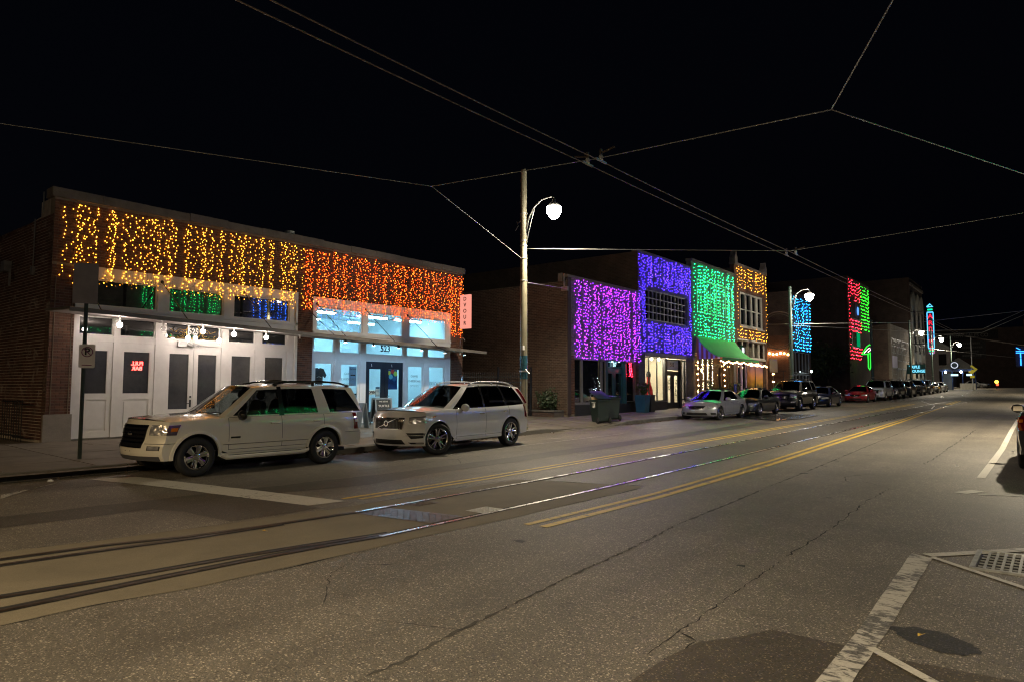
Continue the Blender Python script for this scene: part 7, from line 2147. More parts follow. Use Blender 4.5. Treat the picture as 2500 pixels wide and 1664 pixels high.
        # windscreen and back light
        for front in (True, False):
            yb, yt = K[0] if front else K[-1]
            d = -1 if front else 1
            bb, bt = (P.get('wsbow', 0.16), P.get('wstop', 0.10)) if front else (P.get('blbow', 0.12), P.get('bltop', 0.08))
            n = 14; rows = []
            L0 = {sg: [s.ghy(yb, yt, j / 8, sg) for j in range(9)] for sg in (1, -1)}
            for i in range(n + 1):
                u = -1 + 2 * i / n; col_ = []
                for j in range(9):
                    t = j / 8; e = L0[1][j]
                    c = (1 - u * u)
                    y = e.y + d * c * (bb + (bt - bb) * t)
                    zc0 = s.crown(yb) * 0.9; zc1 = P['roofcrown']
                    z = e.z + c * (zc0 + (zc1 - zc0) * t) + (0.0 if front else 0)
                    col_.append(Vector((u * e.x, y, z)))
                rows.append(col_)
            f0, f1 = (0, n) if front else (0, n)
            t0i, t1i = (0, 8)
            b = MB(); ins = 1
            b.grid([r_[0 if front else 1:9 if front else 8] for r_ in rows[ins:n + 1 - ins]], flip=not front)
            b.build('windshield' if front else 'rear_window', gm if front else gd, s.root, smooth=True)
            pil.grid(rows[0:ins + 1], flip=not front); pil.grid(rows[n - ins:], flip=not front)
            if not front:
                pil.grid([r_[0:2] for r_ in rows], flip=True); pil.grid([r_[7:9] for r_ in rows], flip=True)
            if front:
                s.ws = rows
            else: s.bl = rows
        pil.build('pillars', s.paint, s.root, smooth=True, angle=40, weld=True)
        # roof
        n = 14; yf, yr = K[0][1], K[-1][1]; rows = []
        for i in range(17):
            q = i / 16
            y = yf + (yr - yf) * q; wt = tab(P['roofw'], y); zt = tab(P['roof'], y)
            rows.append([])
            for j in range(n + 1):
                u = -1 + 2 * j / n; c = 1 - u * u
                yy = y - c * P.get('wstop', 0.10) * (1 - q) + c * P.get('bltop', 0.08) * q
                rows[-1].append(Vector((u * wt, yy, zt + P['roofcrown'] * c ** 0.8 if abs(u) < 1 else zt)))
        for i in range(17):
            for j in range(n + 1):
                u = -1 + 2 * j / n; c = 1 - u * u
                rows[i][j].z = tab(P['roof'], yf + (yr - yf) * i / 16) + P['roofcrown'] * c
        b = MB(); b.grid(rows, flip=True); b.build('roof', s.paint, s.root, smooth=True)
        s.roofrows = rows
        if P.get('sunroof'):
            b = MB(); b.grid([[p + Vector((0, 0, 0.004)) for p in r_[3:12]] for r_ in rows[2:11]], flip=True); b.build('sunroof', TRIM_S, s.root, smooth=True)
        if P.get('chrome_line'):
            for sg in (1, -1):
                ks = [i for i, p in enumerate(P['panels']) if p[0] == 'w']
                k0, k1 = ks[0], ks[-1] + 1
                b = MB(); b.tube([s.gh(k0 + (k1 - k0) * i / 24, 0.015, sg) + Vector((sg * 0.010, 0, 0)) for i in range(25)], 0.012, 6)
                if P['chrome_line'] > 1: b.tube([s.gh(k0 + (k1 - k0) * i / 24, 0.97, sg) + Vector((sg * 0.004, 0, 0)) for i in range(25)], 0.007, 5)
                b.build('chrome_strip', CHROME, s.root, smooth=True)
        if P.get('rails'):
            for sg in (1, -1):
                y0_, y1_ = P['rails']; b = MB(); pts = []
                for i in range(15):
                    q = i / 14; y = y0_ + (y1_ - y0_) * q
                    h = 0.055 * min(1, 6 * q, 6 * (1 - q)) + 0.01
                    pts.append((sg * (tab(P['roofw'], y) - 0.05), y, tab(P['roof'], y) + 0.03 + h))
                b.tube(pts, P.get('rail_r', 0.018), 7)
                for q in (0.03, 0.5, 0.97):
                    y = y0_ + (y1_ - y0_) * q; x = sg * (tab(P['roofw'], y) - 0.05); z = tab(P['roof'], y)
                    b.bar((x, y - 0.03, z + 0.03), (x, y + 0.03, z + 0.03), 0.03, 0.09)
                b.build('roof_rail', P.get('rail_m', TRIM_S), s.root, smooth=True, angle=50)
            if P.get('crossbars'):
                for y in P['crossbars']:
                    b = MB(); w_ = tab(P['roofw'], y) - 0.05; z = tab(P['roof'], y) + 0.10
                    b.tube([(-w_, y, z), (0, y, z + 0.03), (w_, y, z)], 0.016, 6); b.build('roof_crossbar', TRIM_S, s.root, smooth=True)
        # mirrors
        for sg in (1, -1):
            ym, zm = P['mirror']
            p = s.flank(ym, zm - 0.05, sg); c = Vector((sg * (s.W(ym, s.zs(ym)) + 0.11), ym, zm + 0.06))
            b = MB(); b.ball(c, P.get('mirror_s', 0.115), 14, 10, 0, (1.15, 0.72, 0.86))
            for i, (vx, vy, vz) in enumerate(b.v):
                if vy > c.y + 0.03: b.v[i] = (vx, c.y + 0.03, vz)
            mo = b.build('mirror', P.get('mirror_m', s.paint), s.root, smooth=True, angle=50)
            b = MB(); b.bar((sg * (s.W(ym, s.zs(ym)) - 0.06), ym, zm - 0.01), (c.x - sg * 0.04, c.y, c.z - 0.06), 0.05, 0.04); b.build('mirror_arm', TRIM, mo)
            b = MB(); b.box(c.x - 0.085, c.x + 0.085, c.y + 0.032, c.y + 0.036, c.z - 0.055, c.z + 0.055); b.build('mirror_glass', CHROME, mo)
        # wipers
        b = MB()
        for x0_, x1_ in ((-0.5, -0.05), (0.1, 0.55)):
            n_ = len(s.ws) - 1
            f = lambda x, t: s.ws[max(0, min(n_, int((x / 0.75 + 1) / 2 * n_)))][t] + Vector((0, -0.012, 0.008))
            b.tube([f(x0_, 0), f((x0_ + x1_) / 2, 0), f(x1_, 1)], 0.008, 4)
        b.build('wiper', TRIM, s.root)
    def cabin(s):
        P = s.P; zb = s.zs(1.5)
        zr = tab(P['roof'], P['knots'][0][1] + 0.5)
        seats = P.get('seats', (1.45, 2.35))
        for k, y in enumerate(seats):
            for sx in (-0.38, 0.38):
                b = MB(); rot = Matrix.Rotation(R(-14), 3, 'X')
                c = Vector((sx, y + 0.02, zb + 0.04))
                pr = [(-0.24, -0.3), (0.24, -0.3), (0.23, 0.1), (0.19, 0.24), (0.1, 0.28), (-0.1, 0.28), (-0.19, 0.24), (-0.23, 0.1)]
                vs = [c + rot @ Vector((p[0], d, p[1])) for d in (-0.06, 0.06) for p in pr]; n_ = len(pr)
                b.add(vs, [tuple(range(n_ - 1, -1, -1)), tuple(range(n_, 2 * n_))] + [(i, (i + 1) % n_, n_ + (i + 1) % n_, n_ + i) for i in range(n_)])
                h = c + rot @ Vector((0, 0, 0.40))
                b.ball(h, 0.13, 10, 7, 0, (1.0, 0.5, 0.8))
                b.cyl(c + rot @ Vector((-0.05, 0, 0.26)), h + rot @ Vector((-0.05, 0, 0)), 0.008, n=5); b.cyl(c + rot @ Vector((0.05, 0, 0.26)), h + rot @ Vector((0.05, 0, 0)), 0.008, n=5)
                b.build('seat', CABIN, s.root, smooth=True, angle=45)
        y0_ = P['knots'][0][0]
        b = MB(); b.box(-s.hw + 0.16, s.hw - 0.16, y0_ + 0.06, y0_ + 0.5, zb - 0.05, zb + 0.015); b.build('dashboard', CABIN, s.root)
        b = MB(); c = Vector((0.38, y0_ + 0.62, zb + 0.02)); rot = Matrix.Rotation(R(62), 3, 'X')
        b.tube([c + rot @ Vector((0.18 * math.cos(R(a)), 0.18 * math.sin(R(a)), 0)) for a in range(0, 361, 20)], 0.015, 6); b.build('steering_wheel', TRIM, s.root, smooth=True)
    def wheels(s):
        P = s.P; w = P['wheel']; tr = P.get('track_in', 0.115)
        st = R(P.get('steer', 0))
        for sg in (1, -1):
            w(s.root, (sg * (s.hw - tr), 0, s.rw), sg, st)
            w(s.root, (sg * (s.hw - tr), s.WB, s.rw), sg, 0)
    def arch(s, wdt, off, m_=None, name='wheel_arch'):
        for sg in (1, -1):
            fl = lambda y, z: s.flank(y, z, sg)
            for yc in (0.0, s.WB):
                rows = []
                for i in range(25):
                    a = R(-14 + 208 * i / 24); r0 = s.ra - 0.004; r1 = s.ra + wdt
                    ring = []
                    for rr, o in ((r0, -0.03), (r0, off), (r0 + wdt * .6, off), (r1, off * .5), (r1, -0.005)):
                        y = yc - rr * math.cos(a); z = s.rw + rr * math.sin(a)
                        z = max(z, tab(s.P['rock'], y) - 0.0)
                        ring.append(fl(y, z) + Vector((sg * o, 0, 0)))
                    rows.append(ring)
                b = MB(); b.grid(rows, flip=(sg > 0)); b.build(name, m_ or s.paint, s.root, smooth=True, angle=50)
    def place(s, x, y, rz=0.0, z=None):
        s.root.location = (x, y, gz(y) if z is None else z)
        sl = math.atan((gz(y + 3) - gz(y)) / 3)
        s.root.rotation_euler = (sl if abs(rz) < 1 else -sl, 0, rz)
        return s

# --- first car: boxy cream off-roader
W_CHROME = wheel_proto('w', 0.372, 0.245, 0.235, (6, 'wide'), CHROME, TRIM)
EX = dict(WB=2.89, foh=0.87, roh=1.14, W=1.87, rad=0.372, archgap=0.07, bowF=0.24, bowR=0.14, taperF=0.09, taperR=0.06,
    zs=[(-0.9, 0.985), (-0.6, 1.03), (-0.2, 1.055), (0.3, 1.075), (0.75, 1.09), (2.0, 1.10), (4.2, 1.115)],
    bumpF=[(0.2, 0.16), (0.32, 0.06), (0.45, 0.0), (0.62, 0.01), (0.70, 0.045), (0.9, 0.075), (1.05, 0.13)],
    bumpR=[(0.2, 0.12), (0.38, 0.03), (0.5, 0.0), (0.66, 0.0), (0.70, 0.07), (0.95, 0.09), (1.15, 0.12)],
    rock=[(-1, 0.34), (-0.5, 0.33), (0.5, 0.40), (2.4, 0.40), (3.4, 0.38), (4.2, 0.40)],
    sect=[(0.3, 0.045), (0.45, 0.022), (0.62, 0.004), (0.78, 0.0), (0.95, 0.012), (1.04, 0.03), (1.12, 0.062)],
    crown=[(-0.9, 0.04), (-0.5, 0.075), (0.2, 0.09), (0.7, 0.085), (1.0, 0.03), (4.2, 0.03)],
    hood_ribs=[(0.42, 0.14, 0.022, -0.75, 0.75)],
    doors=[0.62, 1.80, 2.86], handles=[(1.62, 0.955), (2.66, 0.965)], door_low=0.47,
    cowl=0.72, deck=9, inset=0.04, bulge=0.02,
    knots=[(0.52, 1.30), (0.70, 1.40), (1.78, 1.80), (1.90, 1.90), (2.76, 2.66), (3.08, 2.92), (3.98, 3.58), (4.02, 3.80)],
    panels=['p', 'w', 'b', 'wd', 'p', 'wd', 'p'], wt=(0.06, 0.91),
    roof=[(1.2, 1.66), (1.5, 1.69), (2.2, 1.715), (3.2, 1.71), (3.85, 1.675)], roofw=[(1.2, 0.64), (2.0, 0.66), (3.85, 0.63)], roofcrown=0.055,
    rails=(1.75, 3.75), rail_m=TRIM_S, rail_r=0.022, crossbars=(2.1, 3.3), mirror=(0.86, 1.07), mirror_m=TRIM_S, wheel=W_CHROME, track_in=0.12, steer=0, wsbow=0.14, seats=(1.5, 2.45, 3.3), handle_m=P_CREAM, blbow=0.05, bltop=0.04)
c1 = Car('parked_suv', EX, P_CREAM, 'cream white boxy SUV with chrome wheels and black grille parked nearest', 'SUV')
F = c1.fascia
c1.arch(0.055, 0.022)
c1.patch(F, [(-0.50, 0.565), (0.50, 0.565), (0.56, 0.985), (-0.56, 0.985)], 16, 8, 0.012, 'grille', TRIM_S)
for z in (0.66, 0.735, 0.81, 0.885, 0.95):
    c1.ribbon(F, [(-0.49 - (z - .57) * .1 + (0.98 + (z - .57) * .2) * i / 16, z) for i in range(17)], 0.03, 0.02, 'grille_bar', CHROME_D)
c1.ribbon(F, [(-0.5 + 1.0 * i / 16, 0.575) for i in range(17)], 0.02, 0.022, 'grille_trim', CHROME_D)
p = F(0, 0.82) + Vector((0, -0.03, 0)); b = MB(); b.ball(p, 0.075, 16, 8, 0, (1.25, 0.25, 0.5)); b.build('badge', CHROME, c1.root, smooth=True)
for sg in (1, -1):
    c1.patch(F, [(sg * 0.63, 0.80), (sg * 1.0, 0.80), (sg * 1.0, 0.975), (sg * 0.64, 0.985)], 8, 4, 0.012, 'headlight', HEADL)
    c1.patch(F, [(sg * 1.0, 0.80), (sg * 1.17, 0.80), (sg * 1.21, 0.985), (sg * 1.0, 0.975)], 5, 4, 0.013, 'marker_light', mat('marker_lens', (0.10, 0.075, 0.09), 0.08, coat=1.0))
    c1.patch(F, [(sg * 1.06, 0.86), (sg * 1.17, 0.865), (sg * 1.18, 0.93), (sg * 1.06, 0.93)], 3, 2, 0.017, 'turn_signal', AMBERL)
    c1.patch(F, [(sg * 0.66, 0.525), (sg * 0.94, 0.525), (sg * 0.94, 0.605), (sg * 0.66, 0.605)], 5, 3, 0.006, 'fog_recess', TRIM)
    c1.patch(F, [(sg * 0.68, 0.535), (sg * 0.92, 0.535), (sg * 0.92, 0.595), (sg * 0.68, 0.595)], 5, 3, 0.010, 'fog_light', HEADL)
    c1.ribbon(F, [(sg * (0.57 + 0.35 * i / 8), 0.645) for i in range(9)] + [(sg * (1.0 + 0.3 * i / 5), 0.645) for i in range(6)], 0.008, 0.003, 'shut_line', GAP)
    fl = lambda y, z: c1.flank(y, z, sg)
    c1.ribbon(fl, [(0.50 + 1.98 * i / 16, 0.60) for i in range(17)], 0.055, 0.012, 'side_moulding', P_CREAM)
    c1.ribbon(fl, [(0.50 + 1.98 * i / 16, 0.572) for i in range(17)], 0.008, 0.013, 'painted_moulding_shadow', GAP)  # black ribbon painted as the shade below the moulding
    c1.patch(fl, [(0.66, 0.685), (0.86, 0.685), (0.86, 0.72), (0.66, 0.72)], 2, 1, 0.006, 'name_badge', CHROME_D)
    # running board
    b = MB(); x0_, x1_ = c1.hw - 0.05, c1.hw + 0.07
    prof = [(x0_, 0.40), (x0_, 0.30), (x1_ - .03, 0.28), (x1_, 0.31), (x1_, 0.345), (x1_ - .02, 0.36)]
    rows = [[(sg * px_, yy, pz_ + dz) for px_, pz_ in prof] for yy, dz in ((0.43, 0.06), (0.55, 0.0), (2.3, 0.0), (2.42, 0.04))]
    b.grid(rows, flip=sg < 0); b.build('running_board', P_CREAM, c1.root, smooth=True, angle=35)
    b = MB(); b.box(sg * (x0_ + .03), sg * (x1_ - .025), 0.62, 2.24, 0.361, 0.366); b.build('step_pad', TRIM, c1.root)
    RF = lambda a, z: c1.fascia(a, z, False)
    c1.patch(RF, [(sg * 0.86, 0.74), (sg * 1.12, 0.74), (sg * 1.11, 1.10), (sg * 0.88, 1.10)], 5, 5, 0.012, 'tail_light', TAILRED)
    c1.patch(RF, [(sg * 1.0, 0.90), (sg * 1.08, 0.90), (sg * 1.08, 0.96), (sg * 1.0, 0.96)], 2, 2, 0.018, 'reverse_light', LETW)
    c1.ribbon(fl, [(3.42 + 0.45 * i / 6, 0.68) for i in range(7)], 0.008, 0.003, 'shut_line', GAP)
c1.patch(F, [(-0.93, 0.335), (0.93, 0.335), (0.93, 0.415), (-0.93, 0.415)], 14, 2, 0.006, 'lower_valance', mat('valance_grey', (0.07, 0.07, 0.08), 0.6))
for sx in (-0.1, 0.12):
    p = F(sx, 0.5); b = MB(); b.cyl(p, p + Vector((0, -0.006, 0)), 0.008, n=6); b.build('plate_bolt', GAP, c1.root)
c1.place(-13.70, 6.47)

# --- second car: white crossover
W_BLADE = wheel_proto('w', 0.392, 0.255, 0.275, (5, 'bladed'), ALLOY, ALLOY_D)
XC = dict(WB=2.984, foh=0.88, roh=1.09, W=1.96, rad=0.392, archgap=0.055, bowF=0.40, bowR=0.24, taperF=0.145, taperR=0.09,
    zs=[(-0.95, 0.965), (-0.6, 1.025), (-0.1, 1.075), (0.45, 1.10), (0.9, 1.11), (2.2, 1.12), (3.3, 1.14), (4.1, 1.17)],
    bumpF=[(0.18, 0.14), (0.28, 0.05), (0.40, 0.01), (0.56, 0.0), (0.68, 0.02), (0.85, 0.03), (0.95, 0.06), (1.05, 0.13)],
    bumpR=[(0.2, 0.14), (0.36, 0.03), (0.5, 0.0), (0.68, 0.01), (0.9, 0.05), (1.16, 0.12)],
    rock=[(-1, 0.235), (-0.5, 0.24), (0.5, 0.29), (2.5, 0.30), (3.5, 0.33), (4.1, 0.36)],
    sect=[(0.25, 0.05), (0.36, 0.02), (0.46, 0.03), (0.55, 0.012), (0.75, 0.0), (0.93, 0.012), (1.04, 0.025), (1.15, 0.075)],
    crown=[(-0.95, 0.035), (-0.6, 0.08), (0.0, 0.095), (0.7, 0.08), (1.0, 0.03), (4.2, 0.03)],
    hood_ribs=[(0.55, 0.10, 0.012, -0.7, 0.7)],
    doors=[0.66, 1.86, 2.92], handles=[(1.66, 0.965), (2.72, 0.985)], door_low=0.40,
    cowl=0.75, deck=9, inset=0.05, bulge=0.03, belt_trim=False,
    knots=[(0.42, 1.36), (0.58, 1.46), (1.86, 1.88), (1.94, 1.95), (2.86, 2.74), (2.94, 2.82), (3.82, 3.46), (4.02, 3.80)],
    panels=['p', 'wd', 'b', 'wd', 'b', 'wd', 'p'], wt=(0.03, 0.95),
    roof=[(1.3, 1.65), (1.6, 1.69), (2.2, 1.715), (3.0, 1.70), (3.8, 1.635)], roofw=[(1.3, 0.62), (2.0, 0.64), (3.8, 0.60)], roofcrown=0.06,
    sunroof=True, rails=(1.55, 3.6), rail_m=GALV, rail_r=0.017, mirror=(0.92, 1.08), wheel=W_BLADE, track_in=0.115, steer=-22, chrome_line=2, handle_m=CHROME, glass_rear=CARGLASS_D, wsbow=0.2, wstop=0.12)
c2 = Car('parked_suv', XC, P_WHITE, 'white rounded SUV with a slatted grille and diagonal bar, by the lamp pole', 'SUV')
F = c2.fascia
c2.arch(0.03, 0.008)
c2.patch(F, [(-0.50, 0.655), (0.50, 0.655), (0.55, 0.925), (-0.55, 0.925)], 16, 6, 0.010, 'grille', TRIM_S)
for i in range(23):
    a = -0.49 + 0.98 * i / 22; c2.ribbon(F, [(a, 0.665 + 0.25 * k / 5) for k in range(6)], 0.008, 0.016, 'grille_slat', CHROME_D)
fr = [(-0.5 + 1.0 * i / 12, 0.655) for i in range(13)] + [(0.5 + 0.05 * i / 4, 0.655 + 0.27 * i / 4) for i in range(1, 5)] + [(0.55 - 1.1 * i / 12, 0.925) for i in range(1, 13)] + [(-0.55 + 0.05 * i / 4, 0.925 - 0.27 * i / 4) for i in range(1, 5)]
c2.ribbon(F, fr, 0.018, 0.018, 'grille_frame', CHROME)
c2.ribbon(F, [(-0.34 + 0.68 * i / 8, 0.665 + 0.25 * i / 8) for i in range(9)], 0.022, 0.024, 'grille_bar', CHROME)
p = F(0, 0.79) + Vector((0, -0.032, 0)); b = MB(); b.lathe([(0.0, 0.0), (0.05, 0.0), (0.055, 0.006), (0.072, 0.006), (0.075, 0.012), (0.075, 0.02)], p, 'Y', 24)
b.build('badge', CHROME, c2.root, smooth=True, angle=40)
b = MB(); b.cyl(p + Vector((0, -0.002, 0)), p + Vector((0, 0.003, 0)), 0.048, n=20); b.build('badge_centre', mat('badge_dark', (0.05, 0.02, 0.03), 0.3), c2.root)
for sg in (1, -1):
    c2.patch(F, [(sg * 0.66, 0.78), (sg * 1.0, 0.81), (sg * 1.0, 0.955), (sg * 0.66, 0.925)], 7, 4, 0.010, 'headlight', HEADL)
    c2.patch(F, [(sg * 1.0, 0.81), (sg * 1.25, 0.89), (sg * 1.33, 0.975), (sg * 1.0, 0.955)], 6, 4, 0.011, 'headlight_wing', HEADL)
    c2.ribbon(F, [(sg * (0.68 + 0.3 * i / 6), 0.85 + 0.025 * i / 6) for i in range(7)], 0.02, 0.016, 'light_bar', LETW)
    c2.ribbon(F, [(sg * (0.66 + 0.34 * i / 6), 0.93 + 0.028 * i / 6) for i in range(7)], 0.018, 0.014, 'headlight_brow', TRIM_S)
    c2.patch(F, [(sg * 1.20, 0.91), (sg * 1.26, 0.925), (sg * 1.30, 0.965), (sg * 1.20, 0.96)], 2, 2, 0.015, 'turn_signal', AMBERL)
    c2.patch(F, [(sg * 0.74, 0.42), (sg * 1.03, 0.445), (sg * 1.03, 0.565), (sg * 0.62, 0.565)], 7, 4, 0.006, 'side_intake', TRIM)
    c2.ribbon(F, [(sg * (0.62 + 0.38 * i / 7), 0.505) for i in range(8)], 0.014, 0.012, 'intake_trim', CHROME)
    c2.patch(F, [(sg * 0.72, 0.295), (sg * 1.0, 0.295), (sg * 1.02, 0.335), (sg * 0.66, 0.335)], 6, 2, 0.006, 'fog_slot', TRIM)
    c2.patch(F, [(sg * 0.84, 0.303), (sg * 0.99, 0.303), (sg * 0.99, 0.33), (sg * 0.82, 0.33)], 4, 2, 0.010, 'fog_light', HEADL)
    fl = lambda y, z: c2.flank(y, z, sg)
    c2.ribbon(fl, [(0.55, 0.375), (0.62, 0.42), (0.72, 0.435)] + [(0.8 + 1.6 * i / 12, 0.437) for i in range(13)], 0.02, 0.010, 'sill_moulding', P_WHITE)
    c2.ribbon(fl, [(0.52 + 1.9 * i / 14, 0.335) for i in range(15)], 0.03, 0.014, 'sill_moulding', P_WHITE)
    RF = lambda a, z: c2.fascia(a, z, False)
    c2.patch(RF, [(sg * 0.88, 0.74), (sg * 1.13, 0.80), (sg * 1.04, 1.14), (sg * 0.86, 1.14)], 5, 6, 0.012, 'tail_light', TAILRED)
    K7, K6 = XC['knots'][-1], XC['knots'][-2]
    b = MB(); rows = [[c2.gh(6 + 0.35 + 0.5 * i / 3, 0.02 + 0.9 * j / 8, sg) + Vector((sg * 0.012, 0.01, 0)) for i in range(4)] for j in range(9)]; b.grid(rows, flip=sg > 0); b.build('tail_light', TAILRED, c2.root, smooth=True)
c2.patch(F, [(-0.58, 0.29), (0.58, 0.29), (0.50, 0.40), (-0.50, 0.40)], 12, 3, 0.004, 'lower_grille', TRIM)
b = MB(); rr = c2.roofrows[-1]; b.grid([[p + Vector((0, o, dz)) for p in rr[1:-1]] for o, dz in ((-0.1, 0.012), (0.08, 0.0), (0.13, -0.03))], flip=True); b.build('roof_spoiler', P_WHITE, c2.root, smooth=True)
c2.place(-13.06, 12.22, R(1.8))

# --- silver sports saloon
W_5 = wheel_proto('w', 0.322, 0.225, 0.235, (5, 'double'), ALLOY, ALLOY_D)
SD = dict(WB=2.73, foh=0.80, roh=1.04, W=1.80, rad=0.322, archgap=0.05, bowF=0.42, bowR=0.28, taperF=0.14, taperR=0.11, ctF=1.0, ctR=1.0,
    zs=[(-0.85, 0.66), (-0.5, 0.745), (0.0, 0.82), (0.5, 0.875), (0.9, 0.90), (2.0, 0.925), (2.9, 0.95), (3.8, 0.93)],
    bumpF=[(0.15, 0.12), (0.24, 0.03), (0.36, 0.0), (0.5, 0.005), (0.6, 0.05), (0.7, 0.14), (0.8, 0.25)],
    bumpR=[(0.2, 0.12), (0.34, 0.03), (0.5, 0.0), (0.7, 0.03), (0.85, 0.04), (0.98, 0.06)],
    rock=[(-1, 0.19), (-0.5, 0.19), (0.5, 0.22), (2.3, 0.23), (3.2, 0.26), (3.8, 0.28)],
    sect=[(0.18, 0.055), (0.3, 0.02), (0.5, 0.004), (0.66, 0.0), (0.8, 0.02), (0.9, 0.04), (0.96, 0.07)],
    crown=[(-0.85, 0.05), (-0.4, 0.075), (0.3, 0.085), (0.7, 0.07), (1.0, 0.02), (2.7, 0.02), (3.1, 0.06), (3.8, 0.05)],
    hood_ribs=[(0.45, 0.12, 0.014, -0.6, 0.6)],
    doors=[0.58, 1.62, 2.42], handles=[(1.44, 0.80), (2.30, 0.82)], door_low=0.32,
    cowl=0.60, deck=2.98, inset=0.05, bulge=0.03,
    knots=[(0.36, 1.22), (0.52, 1.32), (1.60, 1.62), (1.68, 1.69), (2.46, 2.34), (3.02, 2.52)],
    panels=['p', 'w', 'b', 'w', 'p'], wt=(0.04, 0.94),
    roof=[(1.1, 1.265), (1.4, 1.325), (1.9, 1.355), (2.3, 1.33), (2.6, 1.28)], roofw=[(1.1, 0.53), (1.8, 0.56), (2.6, 0.52)], roofcrown=0.05,
    mirror=(0.74, 0.90), wheel=W_5, track_in=0.11, wsbow=0.18, wstop=0.1, blbow=0.14, bltop=0.08, glass=CARGLASS_D, chrome_line=1, seats=(1.4, 2.15))
def saloon(paint_m, label, group='cars parked along the left kerb', grille='wide', steer=0, name='parked_saloon', tail=False):
    P = dict(SD); P['steer'] = steer
    c = Car(name, P, paint_m, label, 'car', group)
    F = c.fascia; RF = lambda a, z: c.fascia(a, z, False)
    c.arch(0.022, 0.006)
    if grille == 'wide':
        c.patch(F, [(-0.36, 0.50), (0.36, 0.50), (0.46, 0.645), (-0.46, 0.645)], 12, 4, 0.008, 'grille', TRIM_S)
        for z in (0.54, 0.575, 0.61): c.ribbon(F, [(-0.38 + 0.76 * i / 12, z) for i in range(13)], 0.012, 0.014, 'grille_bar', CHROME_D)
        c.ribbon(F, [(-0.46 + 0.92 * i / 12, 0.65) for i in range(13)], 0.016, 0.015, 'grille_trim', CHROME)
    else:
        c.patch(F, [(-0.40, 0.44), (0.40, 0.44), (0.44, 0.66), (-0.44, 0.66)], 12, 4, 0.008, 'grille', TRIM_S)
        for z in (0.51, 0.58): c.ribbon(F, [(-0.40 + 0.80 * i / 12, z) for i in range(13)], 0.02, 0.016, 'grille_bar', CHROME)
    p = F(0, 0.58) + Vector((0, -0.02, 0)); b = MB(); b.lathe([(0.03, 0.0), (0.038, -0.006), (0.045, 0.0)], p, 'Y', 18)
    b.build('badge', CHROME, c.root, smooth=True)
    c.patch(F, [(-0.62, 0.245), (0.62, 0.245), (0.56, 0.355), (-0.56, 0.355)], 12, 3, 0.004, 'lower_grille', TRIM)
    for sg in (1, -1):
        c.patch(F, [(sg * 0.58, 0.55), (sg * 1.0, 0.585), (sg * 1.0, 0.70), (sg * 0.56, 0.655)], 7, 4, 0.009, 'headlight', HEADL)
        c.patch(F, [(sg * 1.0, 0.585), (sg * 1.2, 0.65), (sg * 1.26, 0.72), (sg * 1.0, 0.70)], 4, 3, 0.010, 'headlight_wing', HEADL)
        c.patch(F, [(sg * 0.78, 0.27), (sg * 0.97, 0.27), (sg * 0.97, 0.35), (sg * 0.74, 0.36)], 4, 2, 0.005, 'fog_recess', TRIM)
        c.patch(RF, [(sg * 0.6, 0.70), (sg * 1.12, 0.72), (sg * 1.08, 0.88), (sg * 0.62, 0.87)], 8, 4, 0.010, 'tail_light', TAILRED)
        fl = lambda y, z: c.flank(y, z, sg)
        c.ribbon(fl, [(0.5 + 1.75 * i / 12, 0.30) for i in range(13)], 0.03, 0.010, 'sill_moulding', paint_m)
    return c
saloon(P_SILVER, 'silver sports saloon in front of the dress shop', steer=-8).place(-13.18, 30.95)
saloon(P_CHARC, 'dark charcoal saloon right behind the silver one', grille='star').place(-13.12, 36.15)
saloon(P_NAVY, 'dark navy saloon tucked behind the black SUV').place(-13.15, 50.4)
saloon(P_RED, 'red car facing us farther up the row', steer=4).place(-13.2, 62.8)
saloon(P_BLACK, 'black saloon near the far end of the parked row').place(-13.1, 104.5)
saloon(P_WHITE, 'white saloon last in the parked row beside the shelter').place(-13.1, 111.2)
saloon(P_GREY, 'grey car crossing at the far end of the street', group='cars at the far junction').place(-10.2, 147.5, R(62), gz(147))

# --- big black SUV and others of its kind
W_S = wheel_proto('w', 0.39, 0.26, 0.26, (6, 'plain'), ALLOY, ALLOY_D)
TA = dict(EX); TA.update(WB=2.95, foh=0.95, roh=1.22, W=2.0, rad=0.39, wheel=W_S,
    zs=[(-1.0, 1.06), (-0.6, 1.11), (0, 1.14), (0.75, 1.17), (2.0, 1.17), (4.3, 1.18)],
    knots=[(0.52, 1.26), (0.70, 1.36), (1.78, 1.80), (1.90, 1.90), (2.86, 2.80), (3.05, 2.98), (4.02, 3.80), (4.10, 3.95)],
    roof=[(1.2, 1.74), (1.5, 1.77), (2.2, 1.79), (3.2, 1.785), (3.95, 1.76)], roofw=[(1.2, 0.70), (2.0, 0.72), (3.95, 0.69)],
    mirror=(0.86, 1.17), handles=[(1.62, 1.02), (2.66, 1.03)], glass=CARGLASS_D, rails=(1.7, 3.8))
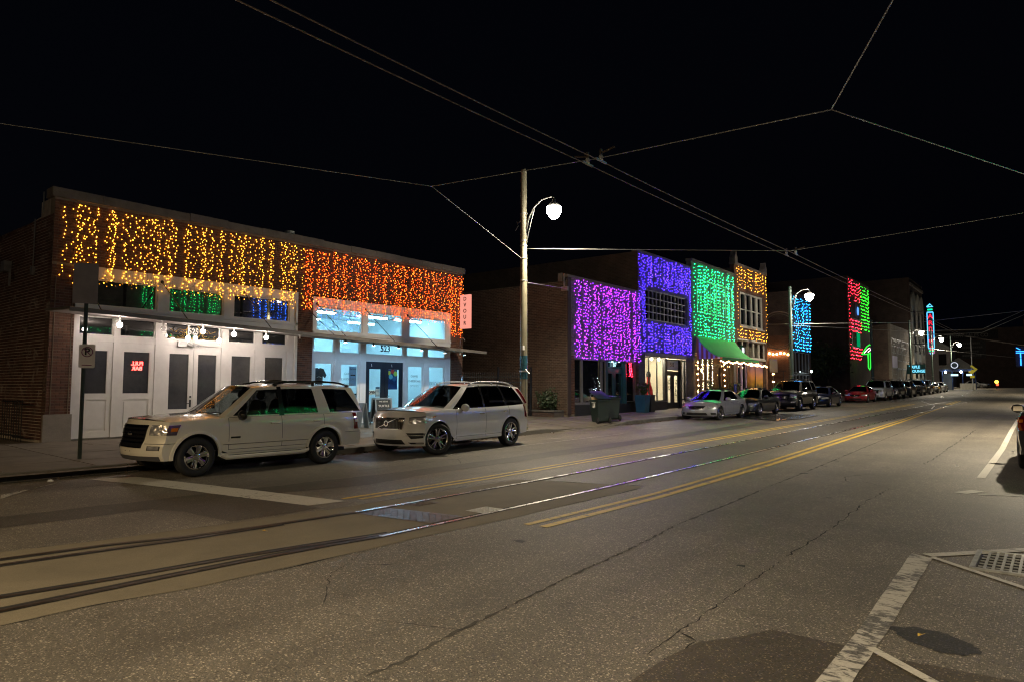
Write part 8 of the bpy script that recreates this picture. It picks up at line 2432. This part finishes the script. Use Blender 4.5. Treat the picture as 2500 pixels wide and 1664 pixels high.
def big_suv(paint_m, label, group='cars parked along the left kerb', name='parked_suv'):
    P = dict(TA); P['handle_m'] = paint_m
    c = Car(name, P, paint_m, label, 'SUV', group)
    F = c.fascia; RF = lambda a, z: c.fascia(a, z, False)
    c.arch(0.04, 0.012)
    c.patch(F, [(-0.56, 0.66), (0.56, 0.66), (0.6, 0.98), (-0.6, 0.98)], 14, 5, 0.010, 'grille', TRIM_S)
    for z in (0.74, 0.82, 0.90): c.ribbon(F, [(-0.55 + 1.1 * i / 14, z) for i in range(15)], 0.03, 0.018, 'grille_bar', CHROME_D)
    c.patch(F, [(-0.6, 0.40), (0.6, 0.40), (0.6, 0.50), (-0.6, 0.50)], 12, 2, 0.005, 'lower_grille', TRIM)
    for sg in (1, -1):
        c.patch(F, [(sg * 0.64, 0.82), (sg * 1.05, 0.82), (sg * 1.08, 1.02), (sg * 0.64, 1.02)], 7, 4, 0.010, 'headlight', HEADL)
        c.patch(F, [(sg * 0.7, 0.5), (sg * 0.95, 0.5), (sg * 0.95, 0.58), (sg * 0.7, 0.58)], 4, 2, 0.008, 'fog_light', HEADL)
        c.patch(RF, [(sg * 0.88, 0.8), (sg * 1.1, 0.8), (sg * 1.1, 1.15), (sg * 0.9, 1.15)], 4, 5, 0.012, 'tail_light', TAILRED)
    return c
big_suv(P_BLACK, 'big black SUV in front of the amber-lit building').place(-13.2, 43.3)
big_suv(P_WHITE, 'tall white SUV behind the red car').place(-13.2, 69.6)
big_suv(P_BLACK, 'black SUV behind the tall white one').place(-13.2, 76.6)
big_suv(P_CHARC, 'dark SUV in front of the low tan building').place(-13.2, 90.6)
XS = dict(XC); XS.update(steer=0, sunroof=False)
def crossover(paint_m, label, group='cars parked along the left kerb', name='parked_crossover'):
    P = dict(XS); P['handle_m'] = CHROME
    c = Car(name, P, paint_m, label, 'SUV', group)
    F = c.fascia; RF = lambda a, z: c.fascia(a, z, False)
    c.arch(0.03, 0.008)
    c.patch(F, [(-0.46, 0.65), (0.46, 0.65), (0.5, 0.91), (-0.5, 0.91)], 12, 4, 0.010, 'grille', TRIM_S)
    c.patch(F, [(-0.58, 0.29), (0.58, 0.29), (0.50, 0.40), (-0.50, 0.40)], 12, 3, 0.004, 'lower_grille', TRIM)
    for sg in (1, -1):
        c.patch(F, [(sg * 0.62, 0.78), (sg * 1.1, 0.82), (sg * 1.15, 0.95), (sg * 0.62, 0.92)], 8, 4, 0.010, 'headlight', HEADL)
        c.patch(RF, [(sg * 0.80, 0.80), (sg * 1.13, 0.82), (sg * 1.08, 1.10), (sg * 0.80, 1.08)], 6, 5, 0.012, 'tail_light', TAILRED)
        c.patch(RF, [(sg * 0.92, 0.96), (sg * 1.08, 0.97), (sg * 1.07, 1.02), (sg * 0.92, 1.02)], 3, 2, 0.018, 'turn_signal', AMBERL)
    return c
crossover(P_GREY, 'grey crossover in the middle of the far parked row').place(-13.2, 83.6)
crossover(P_BLACK, 'black crossover before the two last saloons of the row').place(-13.2, 97.6)
# right-hand kerb: only a sliver of the first shows at the picture edge
crossover(P_BLACK, 'black car at the right edge of the picture, seen from behind', 'cars parked along the right kerb').place(0.30, 20.35, math.pi)
saloon(P_CHARC, 'dark saloon ahead of the black car at the right edge', 'cars parked along the right kerb').place(0.3, 26.5, math.pi)
